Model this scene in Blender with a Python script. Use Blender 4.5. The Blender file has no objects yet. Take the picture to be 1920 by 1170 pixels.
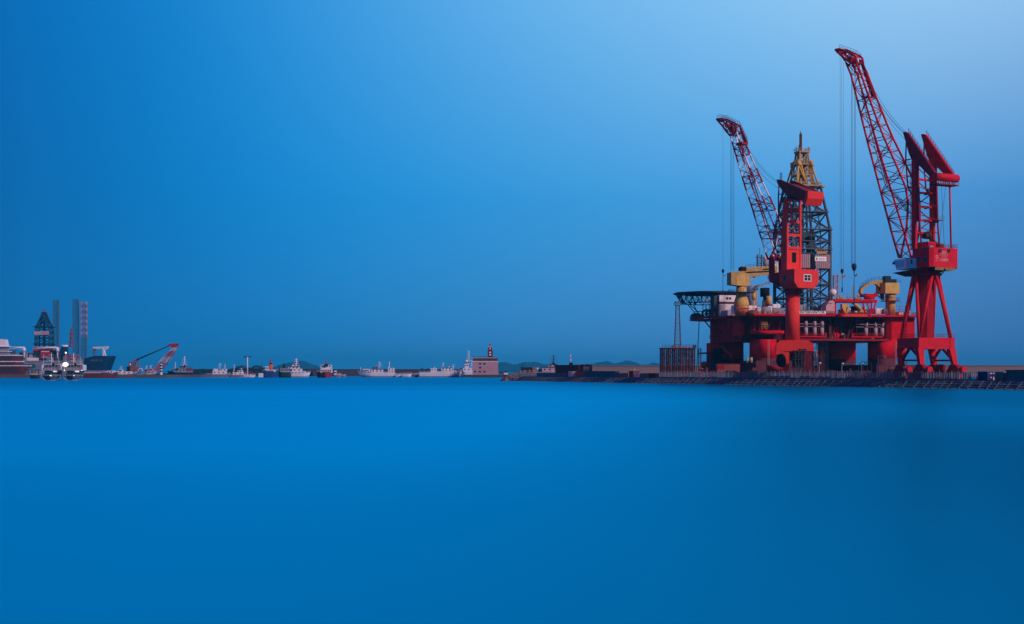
import bpy, bmesh, math, random
from math import radians as R, sin, cos, pi, tan, atan2, sqrt
from mathutils import Vector as V, Matrix
random.seed(7)
# ---------------------------------------------------------------- camera, sky, sun, exposure
SC = bpy.context.scene
COL = SC.collection
F = 2666.67; H = 4.6; HY = 697.0          # focal length in photo pixels, eye height, horizon row
cam = bpy.data.cameras.new('camera'); co = bpy.data.objects.new('camera', cam); COL.objects.link(co)
co.location = (0, 0, H); co.rotation_euler = (R(90), 0, 0)
cam.lens = 50; cam.sensor_width = 36; cam.shift_y = 112 / 1920; cam.clip_start = .5; cam.clip_end = 60000
SC.camera = co
SC.view_settings.view_transform = 'Standard'; SC.view_settings.look = 'None'
SC.view_settings.exposure = 0; SC.view_settings.gamma = 1
SUN_EL, SUN_AZ = 29, 133                  # azimuth clockwise from +Y (north): behind the camera, to the right
sd = V((sin(R(SUN_AZ)) * cos(R(SUN_EL)), cos(R(SUN_AZ)) * cos(R(SUN_EL)), sin(R(SUN_EL))))
sl = bpy.data.lights.new('sun', 'SUN'); sl.energy = 3.0; sl.angle = R(6); sl.color = (1, .72, .68)
so = bpy.data.objects.new('sun', sl); COL.objects.link(so)
so.rotation_euler = (-sd).to_track_quat('-Z', 'Y').to_euler()

def s2l(r, g, b):
    return tuple(((c / 255) / 12.92 if c / 255 <= .04045 else ((c / 255 + .055) / 1.055) ** 2.4) for c in (r, g, b)) + (1,)

W = bpy.data.worlds.new('World'); SC.world = W; W.use_nodes = True
nt = W.node_tree; nt.nodes.clear(); N = nt.nodes.new; L = nt.links.new
tc = N('ShaderNodeTexCoord'); sep = N('ShaderNodeSeparateXYZ'); L(tc.outputs['Generated'], sep.inputs[0])
def maprange(inp, a, b):
    m = N('ShaderNodeMapRange'); m.interpolation_type = 'LINEAR'; m.inputs[1].default_value = a; m.inputs[2].default_value = b
    L(inp, m.inputs[0]); return m.outputs[0]
tx = maprange(sep.outputs[0], -.40, .40)
def ramp(inp, stops, interp='B_SPLINE'):
    r = N('ShaderNodeValToRGB'); r.color_ramp.interpolation = interp; e = r.color_ramp.elements
    e[0].position, e[0].color = stops[0][0], s2l(*stops[0][1]); e[1].position, e[1].color = stops[-1][0], s2l(*stops[-1][1])
    for p, c in stops[1:-1]:
        q = e.new(p); q.color = s2l(*c)
    L(inp, r.inputs[0]); return r.outputs[0]
# sky colour bands by compass direction: at the horizon, at 8 degrees and at 15 degrees up
hor = ramp(tx, [(.0, (0, 100, 166)), (.10, (0, 106, 174)), (.3, (22, 124, 194)), (.5, (58, 134, 199)), (.7, (70, 132, 196)), (.85, (68, 116, 180)), (1, (60, 102, 160))])
mid = ramp(tx, [(.0, (0, 92, 160)), (.10, (0, 100, 172)), (.3, (0, 138, 216)), (.5, (48, 154, 223)), (.7, (73, 161, 226)), (.85, (80, 154, 219)), (1, (66, 136, 200))])
top = ramp(tx, [(.0, (0, 92, 166)), (.10, (0, 104, 184)), (.3, (20, 144, 222)), (.5, (99, 179, 238)), (.7, (138, 199, 245)), (.85, (158, 206, 246)), (1, (146, 192, 234))])
e1 = maprange(sep.outputs[2], .0, .13); e2 = maprange(sep.outputs[2], .12, .26)
for_m = N('ShaderNodeMapRange'); 
def mixc(f, a, b):
    m = N('ShaderNodeMix'); m.data_type = 'RGBA'; L(f, m.inputs[0]); L(a, m.inputs[6]); L(b, m.inputs[7]); return m.outputs[2]
c1 = mixc(e1, hor, mid); c2 = mixc(e2, c1, top)
zen = N('ShaderNodeRGB'); zen.outputs[0].default_value = s2l(0, 84, 182); e3 = maprange(sep.outputs[2], .27, .55); c2 = mixc(e3, c2, zen.outputs[0])
bk = maprange(sep.outputs[1], .1, -.5); dus = N('ShaderNodeRGB'); dus.outputs[0].default_value = s2l(118, 62, 92); c2 = mixc(bk, c2, dus.outputs[0])
sky = N('ShaderNodeTexSky'); sky.sky_type = 'NISHITA'; sky.sun_disc = False; sky.sun_elevation = R(4); sky.sun_rotation = R(SUN_AZ)
b1 = N('ShaderNodeBackground'); L(c2, b1.inputs[0]); b1.inputs[1].default_value = 1
b2 = N('ShaderNodeBackground'); L(sky.outputs[0], b2.inputs[0]); b2.inputs[1].default_value = .0015
ad = N('ShaderNodeAddShader'); L(b1.outputs[0], ad.inputs[0]); L(b2.outputs[0], ad.inputs[1])
wo = N('ShaderNodeOutputWorld'); L(ad.outputs[0], wo.inputs[0])
nt.nodes.remove(for_m)

# ---------------------------------------------------------------- helpers
def at(x, y, D):
    return V(((x - 960) * D / F, D, H - (y - HY) * D / F))
class Fr:
    """horizontal frame: origin, a axis, b axis (unit, horizontal), z up; call -> world point"""
    def __init__(s, ox, oy, ax, ay):
        s.o = V((ox, oy, 0)); l = math.hypot(ax, ay); s.a = V((ax / l, ay / l, 0)); s.b = V((-s.a.y, s.a.x, 0))
    def __call__(s, a, b, z):
        return s.o + s.a * a + s.b * b + V((0, 0, z))
    def pix(s, x, y, b=0):
        """photo pixel -> (a, z) on the vertical plane at offset b"""
        t = (x - 960) / F; ox = s.o.x + s.b.x * b; oy = s.o.y + s.b.y * b
        a = (t * oy - ox) / (s.a.x - t * s.a.y); D = oy + s.a.y * a
        return a, H - (y - HY) * D / F
    def P(s, x, y, b=0):
        a, z = s.pix(x, y, b); return s(a, b, z)
WORLD = Fr(0, 0, 1, 0)

class MB:
    def __init__(s): s.v = []; s.f = []; s.sm = []; s.mi = []; s.m = 0
    def add(s, vs, fs, sm=False):
        n = len(s.v); s.v += [V(p) for p in vs]
        for f in fs: s.f.append([i + n for i in f]); s.sm.append(sm); s.mi.append(s.m)
        return s
    def hexa(s, p):     # 8 points: bottom ring 0-3, top ring 4-7
        return s.add(p, [(0, 3, 2, 1), (4, 5, 6, 7), (0, 1, 5, 4), (1, 2, 6, 5), (2, 3, 7, 6), (3, 0, 4, 7)])
    def box(s, a0, a1, b0, b1, z0, z1, fr=WORLD):
        return s.hexa([fr(a0, b0, z0), fr(a1, b0, z0), fr(a1, b1, z0), fr(a0, b1, z0), fr(a0, b0, z1), fr(a1, b0, z1), fr(a1, b1, z1), fr(a0, b1, z1)])
    def beam(s, p, q, w, h=None, up=None):
        p, q = V(p), V(q); d = (q - p)
        if d.length < 1e-6: return s
        d.normalize(); h = h or w; u = up or (V((0, 0, 1)) if abs(d.z) < .95 else V((.9, .43, 0)))
        x = d.cross(u).normalized(); y = x.cross(d).normalized(); k = 1 + random.uniform(-.03, .03)
        x *= w / 2 * k; y *= h / 2 * k
        return s.hexa([p - x - y, p + x - y, p + x + y, p - x + y, q - x - y, q + x - y, q + x + y, q - x + y])
    def tube(s, p, q, r, r2=None, n=8, cap=True, sm=True):
        p, q = V(p), V(q); d = q - p
        if d.length < 1e-6: return s
        d.normalize(); r2 = r if r2 is None else r2
        x = d.orthogonal().normalized(); y = d.cross(x); vs = []
        for c, rr in ((p, r), (q, r2)):
            for i in range(n):
                t = 2 * pi * (i + .5) / n; vs.append(c + x * cos(t) * rr + y * sin(t) * rr)
        s.add(vs, [(i, (i + 1) % n, n + (i + 1) % n, n + i) for i in range(n)], sm)
        if cap: k = len(s.v) - 2 * n; s.f += [[k + i for i in range(n)][::-1], [k + n + i for i in range(n)]]; s.sm += [False] * 2; s.mi += [s.m] * 2
        return s
    def path(s, pts, r, n=6):
        for a, b in zip(pts, pts[1:]): s.tube(a, b, r, n=n)
        return s
    def ext(s, A, B, sm=False):     # loft between two equal loops with end caps
        n = len(A); s.add(list(A) + list(B), [(i, (i + 1) % n, n + (i + 1) % n, n + i) for i in range(n)], sm)
        k = len(s.v) - 2 * n; s.f += [[k + i for i in range(n)][::-1], [k + n + i for i in range(n)]]; s.sm += [False] * 2; s.mi += [s.m] * 2
        return s
    def prof(s, az, b0, b1, fr):    # side profile [(a, z)] extruded along b
        return s.ext([fr(a, b0, z) for a, z in az], [fr(a, b1, z) for a, z in az])
    def ppx(s, pts, b0, b1, fr, ref=0):    # the same, given as photo pixels lying on plane b = ref
        return s.prof([fr.pix(x, y, ref) for x, y in pts], b0, b1, fr)
    def plan(s, ab, z0, z1, fr=WORLD):
        return s.ext([fr(a, b, z0) for a, b in ab], [fr(a, b, z1) for a, b in ab])
    def loft(s, rings, sm=True, cap=True):
        n = len(rings[0]); vs = [p for r in rings for p in r]; k0 = len(s.v)
        s.add(vs, [(j * n + i, j * n + (i + 1) % n, (j + 1) * n + (i + 1) % n, (j + 1) * n + i) for j in range(len(rings) - 1) for i in range(n)], sm)
        if cap:
            m = (len(rings) - 1) * n; s.f += [[k0 + i for i in range(n)][::-1], [k0 + m + i for i in range(n)]]; s.sm += [False] * 2; s.mi += [s.m] * 2
        return s
    def sph(s, c, r, nu=14, nv=8, z0=-1, sz=1):
        c = V(c); a0 = math.asin(z0); rg = []
        for j in range(nv + 1):
            t = a0 + (pi / 2 - a0) * j / nv; rg.append([c + V((cos(2 * pi * i / nu) * cos(t) * r, sin(2 * pi * i / nu) * cos(t) * r, sin(t) * r * sz)) for i in range(nu)])
        return s.loft(rg, True, False)
    def rail(s, pts, h=1.1, step=2.0, r=.04, rows=2):
        for a, b in zip(pts, pts[1:]):
            a, b = V(a), V(b); n = max(1, int((b - a).length / step))
            for i in range(n + 1):
                p = a.lerp(b, i / n); s.beam(p, p + V((0, 0, h)), r * 2)
            for k in range(rows): z = V((0, 0, h * (k + 1) / rows)); s.beam(a + z, b + z, r * 2)
        return s
    def truss(s, rings, cw, bw, side_x=True, caps=False):
        """lattice through a list of 4-point rings"""
        for k, (r0, r1) in enumerate(zip(rings, rings[1:])):
            for i in range(4):
                s.beam(r0[i], r1[i], cw)
                j = (i + 1) % 4
                if (k + i) % 2: s.beam(r0[i], r1[j], bw)
                else: s.beam(r0[j], r1[i], bw)
                if side_x == 'X': s.beam(r0[j] if (k + i) % 2 else r0[i], r1[i] if (k + i) % 2 else r1[j], bw)
                s.beam(r1[i], r1[j], bw)
        for i in range(4): s.beam(rings[0][i], rings[0][(i + 1) % 4], bw)
        return s

def link_mesh(name, mb, mat, parent=None, origin=None):
    o0 = origin or (parent.get('_o') if parent else None); off = V(o0) if o0 is not None else V((0, 0, 0))
    me = bpy.data.meshes.new(name); bm = bmesh.new()
    vs = [bm.verts.new(p - off) for p in mb.v]
    for f, sm, mi in zip(mb.f, mb.sm, mb.mi):
        try: fc = bm.faces.new([vs[i] for i in f]); fc.smooth = sm; fc.material_index = mi
        except ValueError: pass
    bmesh.ops.recalc_face_normals(bm, faces=bm.faces); bm.to_mesh(me); bm.free()
    for m in (mat if isinstance(mat, (list, tuple)) else [mat]): me.materials.append(m)
    o = bpy.data.objects.new(name, me); COL.objects.link(o)
    return o
TH = []
class Thing:
    def __init__(s, name, label, cat, loc, group=None, rz=0):
        o = bpy.data.objects.new(name, None); COL.objects.link(o); o.location = loc; o.empty_display_size = .1
        o['label'] = label; o['category'] = cat
        if group: o['group'] = group
        s.o = o; s.loc = V(loc)
    def part(s, name, mb, mat, parent=None, label=None):
        o = link_mesh(name, mb, mat, origin=s.loc); o.parent = parent or s.o
        if label: o['label'] = label
        return o
def single(name, mb, mat, label, cat, loc, group=None, kind=None):
    o = link_mesh(name, mb, mat, origin=V(loc)); o.location = loc
    if kind: o['kind'] = kind
    if label: o['label'] = label
    if cat: o['category'] = cat
    if group: o['group'] = group
    return o
def struct(name, mb, mat, kind='structure'):
    o = link_mesh(name, mb, mat); o['kind'] = kind; return o
def dup(root, loc, rz=0, label=None, scale=None):
    def cp(o, par):
        c = o.copy(); COL.objects.link(c); c.parent = par
        for ch in [k for k in bpy.data.objects if k.parent == o and k.name in names]: cp(ch, c)
        return c
    names = {k.name for k in bpy.data.objects}
    r = cp(root, None); r.location = loc; r.rotation_euler = (0, 0, rz)
    if label: r['label'] = label
    if scale: r.scale = scale
    return r

# ---------------------------------------------------------------- materials
MT = {}
def mat(name, col, rough=.55, var=.18, scale=.6, metal=0, streak=0, rust=(.10, .045, .03), bump=0, spec=.12):
    if name in MT: return MT[name]
    m = bpy.data.materials.new(name); m.use_nodes = True; t = m.node_tree; n = t.nodes; l = t.links.new
    b = n['Principled BSDF']; b.inputs['Roughness'].default_value = rough; b.inputs['Metallic'].default_value = metal
    b.inputs['Specular IOR Level'].default_value = spec
    g = n.new('ShaderNodeTexCoord'); no = n.new('ShaderNodeTexNoise'); no.inputs['Scale'].default_value = scale; no.inputs['Detail'].default_value = 6
    l(g.outputs['Object'], no.inputs['Vector'])
    r = n.new('ShaderNodeMapRange'); r.inputs[1].default_value = .3; r.inputs[2].default_value = .7; r.inputs[3].default_value = 1 - var; r.inputs[4].default_value = 1 + var * .5
    l(no.outputs[0], r.inputs[0])
    mu = n.new('ShaderNodeMix'); mu.data_type = 'RGBA'; mu.blend_type = 'MULTIPLY'; mu.inputs[0].default_value = 1
    mu.inputs[6].default_value = (*col, 1); l(r.outputs[0], mu.inputs[7]); out = mu.outputs[2]
    if streak:
        mp = n.new('ShaderNodeMapping'); mp.inputs['Scale'].default_value = (1.3, 1.3, .12); l(g.outputs['Object'], mp.inputs[0])
        n2 = n.new('ShaderNodeTexNoise'); n2.inputs['Scale'].default_value = 1.2; n2.inputs['Detail'].default_value = 8; l(mp.outputs[0], n2.inputs['Vector'])
        r2 = n.new('ShaderNodeMapRange'); r2.inputs[1].default_value = .52; r2.inputs[2].default_value = .75; r2.inputs[4].default_value = streak; l(n2.outputs[0], r2.inputs[0])
        mx = n.new('ShaderNodeMix'); mx.data_type = 'RGBA'; l(r2.outputs[0], mx.inputs[0]); l(out, mx.inputs[6]); mx.inputs[7].default_value = (*rust, 1); out = mx.outputs[2]
    l(out, b.inputs['Base Color'])
    if bump:
        bp = n.new('ShaderNodeBump'); bp.inputs['Strength'].default_value = bump; bp.inputs['Distance'].default_value = .2; l(no.outputs[0], bp.inputs['Height']); l(bp.outputs[0], b.inputs['Normal'])
    MT[name] = m; return m
RED = mat('crane_red_paint', (.60, .011, .032), .6, .2, .5, streak=.3, rust=(.22, .02, .02))
ORG = mat('orange_red_paint', (.72, .042, .036), .6, .14, .5, streak=.22, rust=(.35, .025, .02))
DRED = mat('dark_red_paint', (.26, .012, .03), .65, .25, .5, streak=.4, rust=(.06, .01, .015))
RIGR = mat('rig_red_paint', (.60, .0015, .014), .8, .25, .35, streak=.4, rust=(.22, .004, .014))
MAR = mat('antifouling_maroon', (.11, .03, .045), .8, .3, .4, streak=.5, rust=(.04, .02, .03))
WHT = mat('white_paint', (.74, .74, .78), .5, .12, .8, streak=.25, rust=(.28, .22, .22))
LIL = mat('lilac_cladding', (.42, .30, .36), .7, .15, .8, streak=.3, rust=(.2, .12, .15))
GRY = mat('grey_steel', (.10, .13, .18), .6, .25, .8, streak=.3)
LGR = mat('light_grey_paint', (.26, .29, .34), .6, .2, .8, streak=.25)
DKG = mat('dark_steel', (.022, .035, .055), .6, .3, 1)
TEAL = mat('derrick_teal', (.05, .068, .09), .6, .3, .8, streak=.3)
YEL = mat('yellow_crane_paint', (.60, .40, .12), .6, .18, .6, streak=.4, rust=(.16, .08, .03))
GOLD = mat('weathered_gold_paint', (.44, .31, .12), .65, .25, .8, streak=.4)
BLK = mat('black_rubber', (.008, .008, .011), .8, .2, 2)
BLU = mat('container_blue', (.012, .06, .22), .6, .25, .8, streak=.25)
TQ = mat('container_turquoise', (.02, .16, .24), .6, .25, .8, streak=.25)
PNK = mat('faded_pink_paint', (.35, .14, .15), .7, .2, .8, streak=.3)
CON = mat('concrete', (.14, .14, .16), .9, .35, .4, bump=.4)
ROPE = mat('steel_rope', (.05, .06, .08), .5, .1, 1)
CABG = mat('cab_glass', (.25, .62, .74), .25, .1, 1, spec=.5)
DGLS = mat('dark_window_glass', (.02, .03, .045), .2, .1, 1, spec=.6)
BRK = mat('red_brick', (.10, .02, .03), .85, .3, 1.5)
TAN = mat('seawall_concrete', (.17, .13, .13), .9, .15, .02)
NAVY = mat('navy_hull_paint', (.004, .035, .10), .5, .2, .2)
GREEN = mat('green_hull_paint', (.01, .10, .10), .6, .3, .3)
ORNG = mat('orange_paint', (.45, .12, .05), .6, .2, 1)
LEAF = mat('dark_foliage', (.018, .05, .03), .9, .5, 2)
# ---------------------------------------------------------------- setting
def water_mat():
    m = bpy.data.materials.new('smooth_harbour_water'); m.use_nodes = True; t = m.node_tree; n = t.nodes; l = t.links.new
    n.remove(n['Principled BSDF']); out = n['Material Output']
    g = n.new('ShaderNodeNewGeometry')
    gl = n.new('ShaderNodeBsdfGlossy'); gl.inputs['Color'].default_value = (.03, .66, .92, 1); gl.inputs['Roughness'].default_value = .30
    df = n.new('ShaderNodeBsdfDiffuse')
    # broad patches of clearer and siltier water, light falloff painted in as darker colour towards the jetty and the near shore
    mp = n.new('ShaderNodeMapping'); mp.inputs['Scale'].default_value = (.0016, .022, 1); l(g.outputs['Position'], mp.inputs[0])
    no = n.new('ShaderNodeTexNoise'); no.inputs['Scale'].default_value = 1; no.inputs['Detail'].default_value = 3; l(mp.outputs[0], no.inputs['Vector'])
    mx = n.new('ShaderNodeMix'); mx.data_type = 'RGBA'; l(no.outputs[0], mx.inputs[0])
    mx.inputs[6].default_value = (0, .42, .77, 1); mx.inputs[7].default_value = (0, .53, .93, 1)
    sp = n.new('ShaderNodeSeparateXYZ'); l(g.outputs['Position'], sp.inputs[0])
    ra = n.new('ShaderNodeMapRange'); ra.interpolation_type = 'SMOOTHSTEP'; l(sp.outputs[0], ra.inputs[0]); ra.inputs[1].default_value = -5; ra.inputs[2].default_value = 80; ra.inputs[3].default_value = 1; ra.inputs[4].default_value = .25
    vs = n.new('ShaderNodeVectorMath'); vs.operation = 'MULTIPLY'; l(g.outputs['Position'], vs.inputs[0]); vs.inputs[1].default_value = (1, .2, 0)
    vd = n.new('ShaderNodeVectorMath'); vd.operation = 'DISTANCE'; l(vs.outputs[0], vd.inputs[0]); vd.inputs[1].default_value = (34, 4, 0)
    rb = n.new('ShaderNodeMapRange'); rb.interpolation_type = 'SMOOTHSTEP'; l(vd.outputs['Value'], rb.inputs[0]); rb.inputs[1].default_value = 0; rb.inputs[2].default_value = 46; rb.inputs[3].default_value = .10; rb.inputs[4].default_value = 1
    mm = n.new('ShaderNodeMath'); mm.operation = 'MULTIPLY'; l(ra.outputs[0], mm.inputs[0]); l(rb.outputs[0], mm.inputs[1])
    rc = n.new('ShaderNodeMapRange'); rc.interpolation_type = 'SMOOTHSTEP'; l(sp.outputs[1], rc.inputs[0]); rc.inputs[1].default_value = 230; rc.inputs[2].default_value = 620; rc.inputs[3].default_value = 1; rc.inputs[4].default_value = .55  # dark reflection of the far shore painted into the distant water
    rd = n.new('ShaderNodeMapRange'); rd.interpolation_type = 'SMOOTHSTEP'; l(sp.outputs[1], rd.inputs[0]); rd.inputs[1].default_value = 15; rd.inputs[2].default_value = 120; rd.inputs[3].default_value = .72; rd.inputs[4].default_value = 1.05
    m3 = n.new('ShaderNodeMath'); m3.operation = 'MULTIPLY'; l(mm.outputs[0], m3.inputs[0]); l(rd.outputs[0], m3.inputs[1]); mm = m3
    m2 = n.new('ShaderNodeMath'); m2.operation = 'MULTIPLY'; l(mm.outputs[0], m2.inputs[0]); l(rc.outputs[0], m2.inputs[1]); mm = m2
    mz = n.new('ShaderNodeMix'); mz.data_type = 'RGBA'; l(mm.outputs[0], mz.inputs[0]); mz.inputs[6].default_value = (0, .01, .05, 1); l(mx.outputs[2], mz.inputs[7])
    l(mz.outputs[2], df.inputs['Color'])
    fr = n.new('ShaderNodeFresnel'); fr.inputs['IOR'].default_value = 1.34
    ms = n.new('ShaderNodeMixShader'); fm = n.new('ShaderNodeMath'); fm.operation = 'MULTIPLY'; fm.inputs[1].default_value = .34; l(fr.outputs[0], fm.inputs[0]); l(fm.outputs[0], ms.inputs[0]); l(df.outputs[0], ms.inputs[1]); l(gl.outputs[0], ms.inputs[2])
    # long soft swell
    mp2 = n.new('ShaderNodeMapping'); mp2.inputs['Scale'].default_value = (.02, .06, 1); l(g.outputs['Position'], mp2.inputs[0])
    n2 = n.new('ShaderNodeTexNoise'); n2.inputs['Scale'].default_value = 1; n2.inputs['Detail'].default_value = 2; l(mp2.outputs[0], n2.inputs['Vector'])
    bp = n.new('ShaderNodeBump'); bp.inputs['Strength'].default_value = .15; bp.inputs['Distance'].default_value = 1; l(n2.outputs[0], bp.inputs['Height'])
    l(bp.outputs[0], gl.inputs['Normal']); l(ms.outputs[0], out.inputs['Surface'])
    return m
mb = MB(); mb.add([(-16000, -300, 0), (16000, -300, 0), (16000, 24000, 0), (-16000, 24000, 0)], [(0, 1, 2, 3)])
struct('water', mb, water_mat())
# distant hills: ridges with real depth, one mesh each
HILL = mat('hill_vegetation', (.01, .035, .055), .95, .3, .004)
def ridge(pts, D, depth=900):
    mb = MB(); rings = []
    for k in range(9):
        t = k / 8; h = sin(pi * t) ** .8; row = []
        for x, y in pts:
            p = at(x, y, D); row.append(V((p.x, D + (t - .5) * depth, -2 + (p.z + 2) * h * (1 + .06 * sin(x * .7 + k)))))
        rings.append(row)
    n = len(pts); vs = [p for r in rings for p in r]
    mb.add(vs, [(j * n + i, j * n + i + 1, (j + 1) * n + i + 1, (j + 1) * n + i) for j in range(8) for i in range(n - 1)], True)
    return mb
def curve(knots, step=4):
    out = []; x = knots[0][0]
    while x <= knots[-1][0]:
        for (a, ya), (b, yb) in zip(knots, knots[1:]):
            if a <= x <= b:
                t = (x - a) / (b - a); t = t * t * (3 - 2 * t); out.append((x, ya + (yb - ya) * t + random.uniform(-.35, .35))); break
        x += step
    return out
struct('hills', ridge(curve([(925, 697), (936, 680), (946, 679), (965, 683.5), (985, 679), (1004, 678.5), (1022, 683), (1050, 688), (1080, 684), (1110, 682), (1124, 679), (1140, 677), (1150, 682), (1164, 679), (1176, 675.5), (1190, 679), (1202, 684), (1214, 683), (1226, 680), (1240, 684), (1270, 697)]), 9000), HILL)
struct('hills', ridge(curve([(500, 697), (520, 687), (545, 680), (566, 676.5), (582, 682), (600, 690), (640, 697)]), 8200), HILL)

# ------------- the jetty: revetment slope, deck
DJ = V((-.345, .939, 0)).normalized()
W0 = V((127, 361, 0))
JF = Fr(W0.x, W0.y, DJ.x, DJ.y)          # a runs along the jetty away from us, b to the left (seaward is b > 0)
J0, J1 = -150, 366
def slope_mat():
    m = mat('stone_revetment', (.07, .12, .15), .9, .5, .9, bump=.8); t = m.node_tree; n = t.nodes; l = t.links.new
    b = n['Principled BSDF']; lk = b.inputs['Base Color'].links[0].from_socket
    g = n.new('ShaderNodeTexCoord'); mp = n.new('ShaderNodeMapping'); mp.inputs['Rotation'].default_value = (0, 0, atan2(DJ.y, DJ.x) * -1); l(g.outputs['Object'], mp.inputs[0])
    br = n.new('ShaderNodeTexBrick'); br.inputs['Scale'].default_value = .45; br.inputs['Brick Width'].default_value = 2.6; br.inputs['Row Height'].default_value = .55
    br.inputs['Color1'].default_value = (.13, .20, .25, 1); br.inputs['Color2'].default_value = (.05, .09, .12, 1); br.inputs['Mortar'].default_value = (.012, .02, .035, 1); br.inputs['Mortar Size'].default_value = .06
    l(mp.outputs[0], br.inputs['Vector'])
    mx = n.new('ShaderNodeMix'); mx.data_type = 'RGBA'; mx.inputs[0].default_value = .6; l(lk, mx.inputs[6]); l(br.outputs[0], mx.inputs[7]); l(mx.outputs[2], b.inputs['Base Color'])
    return m
mb = MB()
na = 170
rows = [(.6, -.8), (0, 0), (-1.5, .7), (-3.2, 1.45), (-4.6, 2.05), (-4.9, 2.2)]
g = []
for i in range(na + 1):
    a = J0 + (J1 - J0) * i / na; r_ = []
    for b, z in rows:
        j = .12 if 0 < z < 2.1 else 0
        r_.append(JF(a, b + random.uniform(-.25, .25) * (1 if z <= .8 else .3), z + random.uniform(-j, j)))
    g.append(r_)
m_ = len(rows); mb.add([p for r_ in g for p in r_], [(i * m_ + k, i * m_ + k + 1, (i + 1) * m_ + k + 1, (i + 1) * m_ + k) for i in range(na) for k in range(m_ - 1)])
struct('embankment', mb, slope_mat())
# individual pale stone ribs laid across the slope
STN = mat('pale_rib_stone', (.085, .125, .16), .9, .4, 1.2)
mb = MB()
a = J0
while a < J1 - 6:
    p = JF(a, .1, .03); q = JF(a + random.uniform(2.6, 3.8), -4.4, 2.06); mb.beam(p, q, .35, .22); a += random.uniform(2.6, 5.4)
for b, z in ((-1.1, .58), (-2.4, 1.15), (-3.7, 1.72)):
    mb.beam(JF(J0, b, z), JF(J1, b, z), .3, .16)
struct('embankment_ribs', mb, STN)
mb = MB(); mb.plan([(J0, -5.6), (J1, -5.6), (J1 + 4, -20), (J1, -33), (J0, -33)][::-1], -3, 2.2, JF); struct('quay', mb, CON)
mb = MB(); mb.box(J0, J1, -5.6, -4.9, -.5, 2.35, JF); struct('quay_edge', mb, mat('kerb_concrete', (.07, .09, .12), .9, .3, .5))
mb = MB()
for b in (-9.4, -22.0): mb.box(J0, 300, b - .06, b + .06, 2.204, 2.3, JF)
struct('crane_rails', mb, GRY)

# ------------- far quay at the left and breakwaters
mb = MB()
mb.plan([(at(-300, 0, 1080).x, 1020), (at(336, 0, 1080).x, 1020), (at(345, 0, 1080).x, 1060), (at(345, 0, 1080).x, 1200), (at(-300, 0, 1080).x, 1200)], -3, 2.4)
struct('far_quay', mb, mat('far_quay_stone', (.075, .09, .12), .9, .3, .05))
mb = MB()
mb.plan([(at(868, 0, 1130).x, 1118), (at(960, 0, 1130).x, 1118), (at(960, 0, 1130).x, 1175), (at(868, 0, 1130).x, 1175)], -3, 2.2)
struct('far_pier', mb, mat('far_pier_stone', (.05, .07, .09), .9, .3, .05))
def wall(label, x0, x1, ytop, D, th=8, m=TAN, cap=True):
    zt = at(0, ytop, D).z; X0 = at(x0, 0, D).x; X1 = at(x1, 0, D).x
    T = Thing('sea_wall', label, 'wall', ((X0 + X1) / 2, D, 0), 'breakwater walls')
    b = MB(); b.prof([(D - th, -2), (D - th * .4, zt), (D + th * .4, zt), (D + th, -2)], -X1, -X0, Fr(0, 0, 0, 1)); T.part('wall_body', b, m)
    b = MB(); b.box(X0, X1, D - th * .4 - .5, D - th * .4 + 1.2, zt + .003, zt + .9); T.part('parapet', b, m)
wall('long dark breakwater wall behind the white ships across the middle', 588, 912, 693.8, 1450, 8, mat('breakwater_stone', (.055, .04, .06), .9, .3, .03))
wall('low dark breakwater wall behind the small boats at left', 330, 588, 693.6, 1460, 8, mat('breakwater_dark', (.03, .04, .055), .9, .3, .03))
wall('tan breakwater wall running behind the containers and the lattice trestle', 1080, 1330, 687.3, 1300, 9)
wall('tan breakwater wall on the horizon right of the tall red crane', 1560, 2060, 686.6, 1250, 9)
# ---------------------------------------------------------------- the two level-luffing harbour cranes
def text_mesh(body, size, origin, xdir, zdir, extr=.02, align='CENTER'):
    cu = bpy.data.curves.new('text', 'FONT'); cu.body = body; cu.size = size; cu.align_x = align; cu.align_y = 'CENTER'; cu.extrude = extr
    o = bpy.data.objects.new('text', cu); COL.objects.link(o); bpy.context.view_layer.update()
    me = bpy.data.meshes.new_from_object(o.evaluated_get(bpy.context.evaluated_depsgraph_get()))
    x = V(xdir).normalized(); z = V(zdir).normalized(); y = x.cross(z)
    mb = MB(); mb.add([V(origin) + x * v.co.x + z * v.co.y - y * v.co.z * -1 for v in me.vertices], [list(p.vertices) for p in me.polygons])
    bpy.data.objects.remove(o); bpy.data.curves.remove(cu); bpy.data.meshes.remove(me)
    return mb
def rot_frame(x, y, D):     # crane slewing frame: a = jib direction, b = left of it
    return Fr((x - 960) * D / F, D, -.5, .866)
def interp(pts, k):
    """resample a pixel polyline [(x, y)] at k equal steps"""
    L_ = [0]
    for a, b in zip(pts, pts[1:]): L_.append(L_[-1] + math.dist(a, b))
    out = []
    for i in range(k + 1):
        d = L_[-1] * i / k
        for j in range(len(pts) - 1):
            if d <= L_[j + 1] + 1e-9:
                t = (d - L_[j]) / (L_[j + 1] - L_[j]); out.append((pts[j][0] + (pts[j + 1][0] - pts[j][0]) * t, pts[j][1] + (pts[j + 1][1] - pts[j][1]) * t)); break
    return out
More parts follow.
